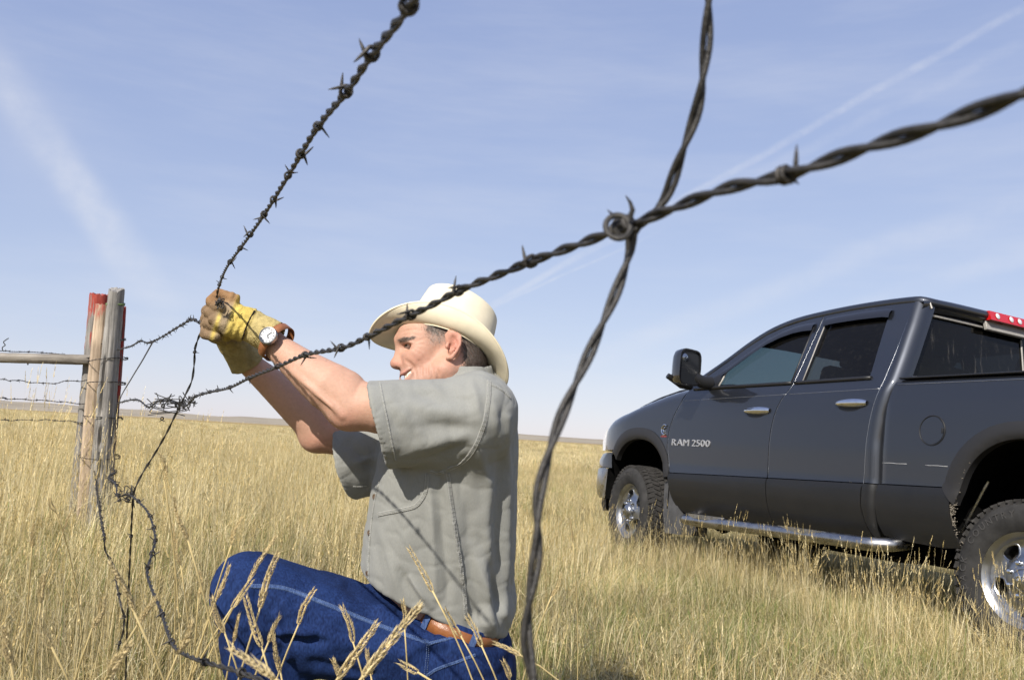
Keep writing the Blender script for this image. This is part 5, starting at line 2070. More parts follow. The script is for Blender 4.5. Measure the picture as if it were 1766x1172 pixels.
def build_wheel():
    """axis +y is the outer face, centred on the hub plane"""
    root = empty('wheel_template', (0, 0, 0))
    h = TW / 2
    # tyre
    pf = [(RIM - 0.012, h - 0.03), (RIM + 0.004, h - 0.012), (RIM + 0.03, h + 0.004), (RIM + 0.07, h + 0.012), (RIM + 0.105, h + 0.008), (RW - 0.045, h - 0.006),
          (RW - 0.02, h - 0.022), (RW - 0.010, h - 0.045), (RW - 0.008, 0.0)]
    pf = pf + [(r, -y) for r, y in reversed(pf[:-1])]
    ty = MB().lathe(pf, (0, 0, 0), (0, 1, 0), 72).build('tyre', tyre_m, root, world_space=False)
    # tread blocks
    tb = MB()
    nb = 54
    for k in range(nb):
        for j, (y0, w, ph) in enumerate(((-0.105, 0.058, 0.0), (-0.040, 0.055, 0.5), (0.022, 0.055, 0.15), (0.085, 0.058, 0.6))):
            a = (k + ph) * 2 * math.pi / nb
            r = RW - 0.005 - (0.005 if j in (0, 3) else 0)
            c = np.array([r * math.cos(a), y0 + 0.01, r * math.sin(a)])
            rot = np.array(Matrix.Rotation(-a, 3, 'Y') @ Matrix.Rotation(0.35 * (-1) ** j, 3, 'X'))
            tb.box(c, (0.012, w, 0.034), rot)
        # shoulder lugs running down the sidewall
        for s in (-1, 1):
            a = (k + (0.3 if s > 0 else 0.8)) * 2 * math.pi / nb
            r = RW - 0.020
            c = np.array([r * math.cos(a), s * (h - 0.018), r * math.sin(a)])
            rot = np.array(Matrix.Rotation(-a, 3, 'Y'))
            tb.box(c, (0.026, 0.006, 0.026 if k % 2 else 0.030), rot)
    tb.build('tread', tread_m, ty, world_space=False)
    lt = MB()
    text = 'BACK COUNTRY'
    # reads clockwise seen from outside, centred near the top
    r0, size = 0.305, 0.050
    a = 196.0
    for ch in text:
        if ch == ' ':
            a -= 11.0
            continue
        v, f, w = glyph(ch)
        wd = w * size * 0.95
        da = math.degrees((wd + 0.016) / r0)
        vv = []
        for p in v:
            rr_ = r0 + p[1] * size
            th = math.radians(a - math.degrees(p[0] * size * 0.95 / r0))
            # outside view: +x is to the left of the viewer facing -y
            vv.append((-rr_ * math.cos(th) * -1, h + 0.0115 + (0.0 if p[2] < 0 else 0.0022), rr_ * math.sin(th)))
        lt.add(vv, f)
        a -= da
    lt.build('lettering', letter_m, ty, world_space=False)
    # rim barrel and lip
    y_f = h - 0.022
    MB().lathe([(RIM - 0.001, -h + 0.03), (RIM - 0.02, -h + 0.05), (RIM - 0.045, 0.0), (RIM - 0.030, y_f - 0.02), (RIM - 0.012, y_f - 0.004), (RIM + 0.002, y_f + 0.008), (RIM + 0.004, y_f + 0.002), (RIM + 0.001, y_f - 0.02)],
               (0, 0, 0), (0, 1, 0), 64).build('rim_barrel', rim_m, root, world_space=False)
    # rim face with five openings
    def fdish(u, v):
        u, v = np.asarray(u), np.asarray(v)
        r = np.hypot(u, v)
        y = np.interp(r, [0, 0.075, 0.10, 0.135, 0.17, 0.205, 0.225], [y_f - 0.006, y_f - 0.006, y_f - 0.012, y_f - 0.030, y_f - 0.034, y_f - 0.022, y_f - 0.002])
        return u, y, v
    outer = [(0.224 * math.cos(a_), 0.224 * math.sin(a_)) for a_ in np.linspace(0, 2 * math.pi, 80, endpoint=False)]
    holes = []
    for k in range(5):
        ac = math.radians(90 + 36 + 72 * k)
        hp = []
        for (rr_, da) in ((0.118, -0.20), (0.150, -0.30), (0.185, -0.285), (0.196, 0.0), (0.185, 0.285), (0.150, 0.30), (0.118, 0.20)):
            hp.append((rr_ * math.cos(ac + da), rr_ * math.sin(ac + da)))
        holes.append(rounded(hp, 0.03, 3))
    face = obj('rim_face', panel_mesh('rim_face', outer, holes, fdish, 0.013, 0.045, (0, -1, 0)), rim_m, root, world_space=False)
    # bright bevels round the openings
    bv = MB()
    for hp in holes:
        bv.tube([np.array([u, float(fdish(u, v)[1]) - 0.002, v]) for u, v in resample(hp, 0.012)], 0.006, 6, closed=True)
    bv.build('opening_bevel', rim_m, face, world_space=False)
    # hub cap with emblem and eight nuts
    hb = MB().lathe([(0.072, y_f - 0.012), (0.070, y_f + 0.006), (0.060, y_f + 0.012), (0.056, y_f + 0.012), (0.053, y_f + 0.020), (0.040, y_f + 0.030), (0.0, y_f + 0.033)], (0, 0, 0), (0, 1, 0), 40).build('hub_cap', rim_m, root, world_space=False)
    em = MB()
    yy = y_f + 0.0315
    for s in (-1, 1):
        em.tube([(s * 0.004, yy, 0.018), (s * 0.014, yy, 0.020), (s * 0.021, yy, 0.010), (s * 0.018, yy, -0.003), (s * 0.011, yy, -0.002), (s * 0.012, yy, 0.006)], [0.004, 0.005, 0.005, 0.004, 0.003, 0.002], 6)
    em.tube([(0, yy, 0.018), (0, yy, 0.0), (0, yy, -0.020)], [0.006, 0.008, 0.003], 8)
    em.build('emblem', chrome, hb, world_space=False)
    for k in range(8):
        a_ = 2 * math.pi * (k + 0.5) / 8
        MB().lathe([(0.014, y_f - 0.012), (0.014, y_f + 0.004), (0.011, y_f + 0.012), (0.0, y_f + 0.015)], (0.0865 * math.cos(a_), 0, 0.0865 * math.sin(a_)), (0, 1, 0), 14).build('lug_nut', chrome, root, world_space=False)
    MB().lathe([(0.0, 0.02), (0.165, 0.02), (0.165, -0.02), (0.0, -0.02)], (0, 0, 0), (0, 1, 0), 40).build('brake_disc', drum_m, root, world_space=False)
    return root


wheel0 = build_wheel()


def copy_part(o, parent):
    c = o.copy()
    COL.objects.link(c)
    c.parent = parent
    for ch in o.children:
        copy_part(ch, c)
    return c


def tree_list(o):
    out = [o]
    for ch in o.children:
        out += tree_list(ch)
    return out


# each wheel is a part of the truck: its tyre is the part mesh, the rim pieces its sub-parts
def place_wheel(x, y, z, steer, side, spin):
    Mw = Matrix.Translation((x, y, z)) @ Matrix.Rotation(steer + (0 if side > 0 else math.pi), 4, 'Z') @ Matrix.Rotation(spin, 4, 'Y')
    tyre_src = [c for c in wheel0.children if c.name.startswith('tyre')][0]
    w = tyre_src.copy()
    w.name = 'wheel'
    COL.objects.link(w)
    w.parent = truck
    w.matrix_local = Mw
    for c in list(tyre_src.children) + [c for c in wheel0.children if c is not tyre_src]:
        d = c.copy()
        COL.objects.link(d)
        d.parent = w
        for g_ in c.children:
            e_ = g_.copy()
            COL.objects.link(e_)
            e_.parent = w
    return w


place_wheel(-0.075, 0.855, 0.385, math.radians(6), 1, 0.35)
place_wheel(-0.075, -0.855, 0.385, math.radians(6), -1, 1.1)
place_wheel(3.56, 0.835, 0.390, 0.0, 1, -0.02)
place_wheel(3.56, -0.835, 0.390, 0.0, -1, 0.7)
for o in tree_list(wheel0)[::-1]:
    bpy.data.objects.remove(o)

# --- underbody, wheel wells, axles
ub = MB()
ub.box((1.80, 0, 0.60), (3.6, 1.30, 0.14))
ub.box((1.65, 0, 0.50), (1.9, 1.86, 0.10))
ub.box((1.6, 0.45, 0.43), (3.0, 0.12, 0.16))
ub.box((1.6, -0.45, 0.43), (3.0, 0.12, 0.16))
ub.box((1.5, 0.0, 0.40), (1.3, 0.5, 0.18))
ub.build('chassis', dark, truck, smooth=False, world_space=False)
for x in (-0.02, 3.58):
    wl = MB()
    pts = arch(x, 0.55, 0.50, 0.56, -8, 188, 24, 2.2)
    for s in (1, -1):
        V = [(px_, s * 0.965, pz_) for px_, pz_ in pts] + [(px_, s * 0.45, pz_) for px_, pz_ in pts]
        n = len(pts)
        wl.add(V, [(i, i + 1, n + i + 1, n + i) for i in range(n - 1)] + [tuple(range(n, 2 * n))])
    wl.build('wheel_well', dark, truck, world_space=False)
    MB().tube([(x, -0.78, 0.39), (x, -0.2, 0.39), (x, 0.0, 0.39), (x, 0.2, 0.39), (x, 0.78, 0.39)], [0.05, 0.05, 0.13, 0.05, 0.05], 12).build('axle', dark, truck, world_space=False)
MB().tube([(3.23, 0.80, 0.87), (3.14, 0.80, 0.70), (3.06, 0.80, 0.55)], 0.009, 6).build('brace_rod', dull_chrome, truck, world_space=False)
MB().tube([(3.0, 0.80, 0.645), (3.22, 0.80, 0.65)], 0.008, 6).build('brace_rod', dull_chrome, truck, world_space=False)
for s in (1, -1):
    MB().tube([(2.75, s * 0.55, 0.55), (3.56, s * 0.55, 0.44), (4.4, s * 0.55, 0.60)], 0.035, 8).build('leaf_spring', dark, truck, world_space=False)
MB().tube([(1.0, -0.3, 0.45), (2.8, -0.45, 0.45), (3.3, -0.6, 0.62), (4.3, -0.75, 0.55)], 0.045, 10).build('exhaust', dark, truck, world_space=False)

# mud flap behind the front wheel
flap = panel_mesh('mud_flap', [(0.40, 0.66), (0.50, 0.70), (0.56, 0.55), (0.66, 0.42), (0.69, 0.36), (0.68, 0.27), (0.46, 0.26), (0.42, 0.40)], [], lambda u, v: (np.asarray(u), 0.955 + 0 * np.asarray(u), np.asarray(v)), 0.04, 0.25)
part('mud_flap', flap, mat('flap_rubber', (0.055, 0.055, 0.056), 0.7, noise=0.3, nscale=15))

# side steps
for s in (1, -1):
    path = smooth_path([(0.83, s * 0.90, 0.44), (0.86, s * 1.03, 0.41), (0.98, s * 1.08, 0.405), (1.7, s * 1.085, 0.425), (2.5, s * 1.085, 0.445), (2.68, s * 1.075, 0.448), (2.78, s * 1.00, 0.46), (2.80, s * 0.88, 0.48)], 0.03)
    v, f = tube_geo(path, 0.040, 16)
    st_ = obj('side_step', mesh_from('side_step', v, f), dull_chrome, truck, world_space=False)
    for x0, x1 in ((0.96, 1.36), (1.95, 2.40)):
        zc = 0.425 + (x0 - 1.0) * 0.018
        pd = MB()
        V = []
        n = 14
        for i in range(n):
            t = i / (n - 1)
            w = 0.05 * math.sin(math.pi * min(1, max(0.04, t))) ** 0.35
            x = x0 + (x1 - x0) * t
            V += [(x, s * (1.075 - w), zc + 0.030 + 0.018 * (x - x0)), (x, s * (1.075 + w), zc + 0.030 + 0.018 * (x - x0)), (x, s * (1.075 + w), zc + 0.018 * (x - x0)), (x, s * (1.075 - w), zc + 0.018 * (x - x0))]
        Fq = [(i * 4 + k, i * 4 + (k + 1) % 4, i * 4 + 4 + (k + 1) % 4, i * 4 + 4 + k) for i in range(n - 1) for k in range(4)]
        pd.add(V, Fq).build('step_pad', dull_chrome, st_, world_space=False)

# badges
def text_mesh(s, size, x_start, z_base, sx=1.0, yfun=None, spacing=0.12, depth=0.006):
    """letters reading towards the back of the truck on its left side"""
    mb = MB()
    x = x_start
    for ch in s:
        if ch == ' ':
            x += size * 0.35 * sx
            continue
        v, f, w = glyph(ch)
        vv = []
        for p in v:
            X_, Z_ = x + p[0] * size * sx, z_base + p[1] * size
            vv.append((X_, float(yfun(X_, Z_)) + (0.0 if p[2] < 0 else depth), Z_))
        mb.add(vv, f)
        x += w * size * sx + size * spacing
    return mb


x_ = 0.515
for ch in 'RAM 2500':
    if ch == ' ':
        x_ += 0.03
        continue
    w_ = glyph(ch)[2] * 0.074 * 1.55
    text_mesh(ch, 0.074, x_, 0.970, 1.55, lambda x, z: side_y(x, z), 0.0, 0.007).build('badge_letter', badge_m, door1, smooth=False, world_space=False)
    x_ += w_ + 0.011
em = MB()
for r_, w_ in ((0.040, 0.010), (0.018, 0.009)):
    em.tube([(0.390 + r_ * math.cos(a), float(ffender(0.39, 1.09)[1]) + 0.004, 1.095 + r_ * math.sin(a)) for a in np.linspace(0.9, 5.4, 20)], w_ * 0.8, 6)
eo = em.build('engine_emblem', chrome, fender, world_space=False)
text_mesh('cummins', 0.026, 0.345, 1.034, 0.9, lambda x, z: ffender(np.array([x]), np.array([z]))[1][0] + 0.001, 0.1, 0.004).build('emblem_lettering', mat('red_badge', (0.22, 0.05, 0.05), 0.5), eo, smooth=False, world_space=False)

# --- interior
def seat(x, y, w, bench=False):
    sb = MB()
    sb.box((x, y, 1.00), (0.52, w, 0.16))
    sb.box((x + 0.30, y, 1.30), (0.16, w, 0.62), np.array(Matrix.Rotation(0.22, 3, 'Y')))
    s_o = sb.build('seat', seat_m, truck, world_space=False, bevel=0.05)
    for hy_ in ((y,) if not bench else (y - 0.45, y + 0.45)):
        hr = MB()
        hr.box((x + 0.385, hy_, 1.68), (0.10, 0.27, 0.17), np.array(Matrix.Rotation(0.2, 3, 'Y')))
        hr.build('headrest', seat_m, s_o, world_space=False, bevel=0.035)


seat(1.50, 0.42, 0.52)
seat(1.50, -0.42, 0.52)
seat(2.20, 0.0, 1.45, True)
dash = loft_y([(0.62, 1.10), (0.55, 1.43), (0.75, 1.455), (0.95, 1.40), (1.00, 1.28), (0.95, 1.05)], np.linspace(-0.84, 0.84, 9), lambda y: 0.0, 'dashboard', interior)
sw = MB()
cw_, nrm = np.array([1.13, 0.42, 1.36]), np.array([math.cos(0.45), 0, math.sin(0.45)])
e1 = np.array([0, 1.0, 0])
e2 = np.cross(nrm, e1)
sw.tube([cw_ + 0.19 * (math.cos(a) * e1 + math.sin(a) * e2) for a in np.linspace(0, 2 * math.pi, 40, endpoint=False)], 0.016, 8, closed=True)
sw.tube([cw_ - 0.19 * e1, cw_, cw_ + 0.19 * e1], 0.018, 6)
sw.tube([cw_, cw_ - nrm * 0.25], 0.04, 8)
sw.build('steering_wheel', black, truck, world_space=False)
MB().add([(0.70, -0.90, 0.90), (2.62, -0.90, 0.90), (2.62, 0.90, 0.90), (0.70, 0.90, 0.90)], [(0, 1, 2, 3)]).build('cab_floor', interior, truck, world_space=False)
hl_ = MB()
nx = 14
for x in np.linspace(1.30, 2.60, nx):
    for y in np.linspace(-1, 1, 7):
        ey = float(side_y(x, float(edge_z(x)))) - 0.03
        hl_.v.append((x, y * ey, float(edge_z(x)) - 0.025 + 0.035 * (1 - y ** 4)))
hl_.f = [(i * 7 + k, i * 7 + k + 1, i * 7 + 8 + k, i * 7 + 7 + k) for i in range(nx - 1) for k in range(6)]
hl_.m = [0] * len(hl_.f)
hl_.build('headliner', interior, truck, world_space=False)
MB().tube([(0.97, -0.70, 1.60), (1.03, -0.69, 1.585), (1.12, -0.675, 1.65), (1.16, -0.66, 1.71)], 0.018, 8).build('grab_handle', interior, truck, world_space=False)
# ------------------------------------------------------------------ the man: implicit surfaces in a metric camera-aligned frame, meshed with surface nets
MD = 1.95


def m3(px, py, dz=0.0):
    return CP(px, py, MD + dz)


def rcone(P, a, b, ra, rb):
    a, b = np.asarray(a, float), np.asarray(b, float)
    ab = b - a
    t = np.clip(((P - a) @ ab) / (ab @ ab), 0, 1)
    d = P - a - t[:, None] * ab
    return np.sqrt((d * d).sum(1)) - (ra + (rb - ra) * t)


def ell(P, c, r, R_=None):
    d = P - np.asarray(c, float)
    if R_ is not None:
        d = d @ R_                     # columns of R_ are the ellipsoid axes
    r = np.asarray(r, float)
    k0 = np.sqrt(((d / r) ** 2).sum(1)) + 1e-9
    k1 = np.sqrt(((d / (r * r)) ** 2).sum(1)) + 1e-9
    return k0 * (k0 - 1) / k1


def smin(a, b, k):
    h = np.clip(0.5 + 0.5 * (b - a) / k, 0, 1)
    return b + (a - b) * h - k * h * (1 - h)


def smax(a, b, k):
    return -smin(-a, -b, k)


def chain(P, pts, rad, k=0.01):
    d = None
    for i in range(len(pts) - 1):
        e = rcone(P, pts[i], pts[i + 1], rad[i], rad[i + 1])
        d = e if d is None else np.minimum(d, e)
    return d


def surface_nets(fn, lo, hi, h, newton=1):
    """mesh of fn(P)<0; only blocks near the surface are evaluated"""
    lo, hi = np.asarray(lo, float), np.asarray(hi, float)
    B = 8
    nb = np.ceil((hi - lo) / (h * B)).astype(int)
    n = nb * B + 1
    val = np.full(n, 1.0, np.float32)
    bc = np.stack(np.meshgrid(*[np.arange(k) for k in nb], indexing='ij'), -1).reshape(-1, 3)
    cen = lo + (bc + 0.5) * h * B
    dc = fn(cen)
    act = np.abs(dc) < h * B * 0.5 * 1.9 + 0.012
    # unevaluated blocks keep the sign of their centre
    for b, d in zip(bc[~act], dc[~act]):
        if d < 0:
            s = b * B
            val[s[0]:s[0] + B + 1, s[1]:s[1] + B + 1, s[2]:s[2] + B + 1] = -1.0
    off = np.stack(np.meshgrid(*[np.arange(B + 1)] * 3, indexing='ij'), -1).reshape(-1, 3)
    ab = bc[act]
    for i in range(0, len(ab), 600):
        blk = ab[i:i + 600]
        idx = (blk[:, None, :] * B + off[None]).reshape(-1, 3)
        v = fn(lo + idx * h)
        val[idx[:, 0], idx[:, 1], idx[:, 2]] = v
    ins = val < 0
    c = np.zeros(np.array(n) - 1, np.int8)
    corners = [(i, j, k) for i in (0, 1) for j in (0, 1) for k in (0, 1)]
    for i, j, k in corners:
        c += ins[i:n[0] - 1 + i, j:n[1] - 1 + j, k:n[2] - 1 + k]
    cells = np.argwhere((c > 0) & (c < 8))
    vid = np.full(np.array(n) - 1, -1, np.int64)
    vid[cells[:, 0], cells[:, 1], cells[:, 2]] = np.arange(len(cells))
    acc_ = np.zeros((len(cells), 3))
    cnt = np.zeros(len(cells))
    for ax in range(3):
        o1, o2 = [a for a in range(3) if a != ax]
        for s1 in (0, 1):
            for s2 in (0, 1):
                p = cells.copy()
                p[:, o1] += s1
                p[:, o2] += s2
                q_ = p.copy()
                q_[:, ax] += 1
                va = val[p[:, 0], p[:, 1], p[:, 2]]
                vb = val[q_[:, 0], q_[:, 1], q_[:, 2]]
                m_ = (va < 0) != (vb < 0)
                t = np.where(m_, va / (va - vb + 1e-12), 0)
                pos = p.astype(float)
                pos[:, ax] += t
                acc_[m_] += pos[m_]
                cnt[m_] += 1
    V = lo + acc_ / cnt[:, None] * h
    quads = []
    for ax in range(3):
        o1, o2 = [(1, 2), (2, 0), (0, 1)][ax]
        sl0 = [slice(None)] * 3
        sl1 = [slice(None)] * 3
        sl0[ax] = slice(0, n[ax] - 1)
        sl1[ax] = slice(1, n[ax])
        e = np.argwhere(ins[tuple(sl0)] != ins[tuple(sl1)])
        e = e[(e[:, o1] > 0) & (e[:, o2] > 0) & (e[:, o1] < n[o1] - 1) & (e[:, o2] < n[o2] - 1)]
        if not len(e):
            continue
        flip = ins[tuple(e.T)]
        c4 = []
        for d1, d2 in ((-1, -1), (0, -1), (0, 0), (-1, 0)):
            q_ = e.copy()
            q_[:, o1] += d1
            q_[:, o2] += d2
            c4.append(vid[q_[:, 0], q_[:, 1], q_[:, 2]])
        qd = np.stack(c4, 1)
        qd[flip] = qd[flip][:, ::-1]
        quads.append(qd)
    Q = np.concatenate(quads)
    Q = Q[(Q >= 0).all(1)]
    for _ in range(newton):
        d = fn(V)
        e = 1e-4 * 6
        g = np.stack([fn(V + np.eye(3)[k] * e) - fn(V - np.eye(3)[k] * e) for k in range(3)], 1) / (2 * e)
        g2 = (g * g).sum(1) + 1e-6
        st_ = np.clip(d / g2, -h, h)
        V = V - g * st_[:, None]
    return V, Q


def vnormals(V, Q):
    n = np.cross(V[Q[:, 2]] - V[Q[:, 0]], V[Q[:, 3]] - V[Q[:, 1]])
    N_ = np.zeros_like(V)
    for k in range(4):
        np.add.at(N_, Q[:, k], n)
    return N_ / (np.linalg.norm(N_, axis=1)[:, None] + 1e-12)


def relax(V, Q, it=2, lam=0.5):
    for _ in range(it):
        S_ = np.zeros_like(V)
        c = np.zeros(len(V))
        for a, b in ((0, 1), (1, 2), (2, 3), (3, 0)):
            np.add.at(S_, Q[:, a], V[Q[:, b]])
            np.add.at(S_, Q[:, b], V[Q[:, a]])
            np.add.at(c, Q[:, a], 1)
            np.add.at(c, Q[:, b], 1)
        V = V + lam * (S_ / c[:, None] - V)
    return V


def noise3(P, f, seed=0):
    """cheap smooth noise from a few plane waves"""
    R_ = np.random.default_rng(seed)
    o = np.zeros(len(P))
    for _ in range(10):
        k = R_.normal(size=3)
        k = k / np.linalg.norm(k) * f * R_.uniform(0.6, 1.6)
        o += np.sin(P @ k + R_.uniform(0, 6.28))
    return o / 4.5


def to_px(P):
    return W / 2 + F * P[:, 0] / P[:, 2], H / 2 - F * P[:, 1] / P[:, 2]


man_base = c2w(m3(690, 1300, 0.0))
man_base[2] = float(ground_z(man_base[0], man_base[1]))
man = empty('person', man_base, 'man in cream cowboy hat and grey shirt kneeling to mend the wire', 'person')


def cobj(name, V, Q, m, parent=man, tone=None, smooth=True):
    me = mesh_from(name, c2w(V), np.asarray(Q), smooth)
    if tone is not None:
        set_tone(me, tone)
    return obj(name, me, m, parent)


HROLL = 0.42


def hp(px, py, s=0.0):
    """head feature: profile pixel and sideways offset s (towards the camera positive)"""
    f = (770.0 - px) / 769.0
    return CP(px, py, MD - s - 0.16 * f + HROLL * (620.0 - py) / 769.0)


# ---------------- body
N_SH, N_EL, N_FB, N_WR = m3(838, 708, -0.165), m3(612, 702, -0.20), m3(566, 668, -0.19), m3(476, 597, -0.15)
F_SH, F_EL, F_FB, F_WR = m3(826, 725, 0.155), m3(556, 747, 0.03), m3(524, 712, 0.03), m3(434, 631, 0.0)

TOR = np.array([  # py, front px, back px, half width
    [640, 770, 832, 0.060], [652, 752, 852, 0.100], [668, 722, 872, 0.165], [692, 694, 885, 0.198], [730, 674, 893, 0.200], [780, 657, 895, 0.190],
    [830, 645, 893, 0.186], [900, 634, 890, 0.182], [960, 627, 888, 0.178], [1010, 625, 887, 0.172], [1050, 650, 886, 0.163], [1085, 690, 880, 0.152], [1125, 712, 868, 0.145]])


def torso_loft(P, shrink=0.0, p=2.5):
    py = H / 2 - P[:, 1] / MD * F
    fr = np.interp(py, TOR[:, 0], TOR[:, 1])
    bk = np.interp(py, TOR[:, 0], TOR[:, 2])
    hw = np.interp(py, TOR[:, 0], TOR[:, 3]) - shrink
    cu = ((fr + bk) / 2 - W / 2) / F * MD
    ru = (bk - fr) / 2 / F * MD - shrink
    q_ = (np.abs((P[:, 0] - cu) / ru) ** p + np.abs((P[:, 2] - MD) / hw) ** p) ** (1 / p)
    d = (q_ - 1) * np.minimum(ru, hw)
    top = (TOR[0, 0] - 4 - py) / F * MD
    bot = (py - TOR[-1, 0]) / F * MD
    return np.maximum(d * 0.9, np.maximum(top, bot) + shrink)


HAT_ROLL = math.radians(36)


def hat_frame():
    f = np.array([-0.940, 0.341, 0.0])
    f /= np.linalg.norm(f)
    up_ = np.array([0.335, 0.930, 0.0]) + np.array([0, 0, -0.03])
    up_ -= f * (up_ @ f)
    up_ /= np.linalg.norm(up_)
    s_ = np.cross(up_, f)
    if s_[2] > 0:
        s_ = -s_                        # towards the camera
    c_, k_ = math.cos(HAT_ROLL), math.sin(HAT_ROLL)
    return f, s_ * c_ + up_ * k_, up_ * c_ - s_ * k_


hf_, hs2, hu_ = hat_frame()
HC = m3(764, 603, 0.012)


def head_base(P):
    d = ell(P, hp(770, 577), (0.092, 0.088, 0.074))
    d = smin(d, ell(P, hp(728, 575), (0.056, 0.060, 0.060)), 0.03)
    d = smin(d, ell(P, hp(729, 614), (0.048, 0.064, 0.054)), 0.03)
    d = smin(d, ell(P, hp(800, 612), (0.048, 0.060, 0.056)), 0.03)
    d = smin(d, ell(P, hp(710, 642), (0.0225, 0.033, 0.034)), 0.02)
    for s in (1, -1):
        d = smin(d, rcone(P, hp(768, 638, 0.050 * s), hp(714, 664, 0.016 * s), 0.026, 0.023), 0.03)
        d = smin(d, ell(P, hp(720, 611, 0.038 * s), (0.024, 0.018, 0.018)), 0.022)      # cheek
        d = smin(d, ell(P, hp(713, 624, 0.032 * s), (0.015, 0.013, 0.014)), 0.014)
        d = smax(d, -ell(P, hp(697, 595.5, 0.037 * s), (0.021, 0.0125, 0.019)), 0.012)      # eye socket
        d = smin(d, rcone(P, hp(690, 586, 0.006 * s), hp(711, 584, 0.048 * s), 0.0112, 0.0098), 0.012)   # brow
    d = smin(d, rcone(P, hp(691, 596), hp(686, 624), 0.0085, 0.0125), 0.012)            # nose
    d = smin(d, ell(P, hp(683, 627), (0.0128, 0.0115, 0.0128)), 0.008)
    for s in (1, -1):
        d = smin(d, ell(P, hp(692, 629, 0.0135 * s), (0.0115, 0.0085, 0.0080)), 0.006)
    d = smin(d, rcone(P, m3(792, 635, 0.0), m3(806, 730, 0.0), 0.058, 0.066), 0.03)
    return d


def hsurf(px, py, out=0.0):
    """(point on the near side of the head at a photo pixel, its sideways offset)"""
    dr = CP(px, py, 1.0)
    t = MD - 0.22
    for _ in range(90):
        d = float(head_base((dr * t)[None])[0])
        t += d * 0.7
        if abs(d) < 2e-5 or t > MD + 0.2:
            break
    p = dr * t
    f = (770.0 - px) / 769.0
    return p, MD - 0.16 * f + HROLL * (620.0 - py) / 769.0 - p[2] + out


def both(pts, out=0.0):
    """paths laid on the skin of both sides of the face"""
    sv = [hsurf(x, y)[1] + out for x, y in pts]
    return [[hp(x, y, v * sg) for (x, y), v in zip(pts, sv)] for sg in (1, -1)]


FACE = {}
FACE['naso'] = both([(699, 621), (706, 626), (713, 634), (716, 644), (716, 654)], 0.0006)
FACE['laugh'] = [q_ for ln in ([(722, 622), (727, 634), (727, 650)], [(730, 616), (737, 632), (738, 650)], [(740, 622), (746, 636), (747, 652)], [(752, 634), (756, 644), (756, 654)]) for q_ in both(ln, 0.0005)]
FACE['crow'] = [q_ for ln in ([(716, 590), (730, 584)], [(716, 594), (731, 594)], [(715, 597), (729, 604)], [(712, 601), (724, 610)]) for q_ in both(ln, 0.0008)]
FACE['brow'] = [q_ for ln in ([(694, 572), (710, 568), (728, 570)], [(693, 579), (708, 576), (724, 578)]) for q_ in both(ln, 0.0012)]
FACE['lidu'] = both([(694, 593.5), (700, 590.5), (707, 589.5), (714, 591)], 0.0004)
FACE['lidl'] = both([(695, 596.5), (701, 597.5), (708, 596), (714, 592.5)], 0.0000)
FACE['slit'] = both([(696, 595.2), (701, 594.2), (707, 592.8), (712, 591.8)], 0.0)
FACE['bag'] = both([(697, 602), (704, 603), (713, 600)], 0.0006)
_mo = [(695.5, 650.5), (700, 647.5), (706, 642), (711.5, 636.5)]
FACE['mouth'] = both(_mo, -0.001)
FACE['upl'] = both([(692.5, 645.5), (698, 642.5), (704, 638), (711, 634)], 0.0)
FACE['lowl'] = both([(699, 657), (704, 653), (709, 645), (713, 638)], 0.0)
MOUTH_S = [hsurf(x, y)[1] for x, y in _mo]


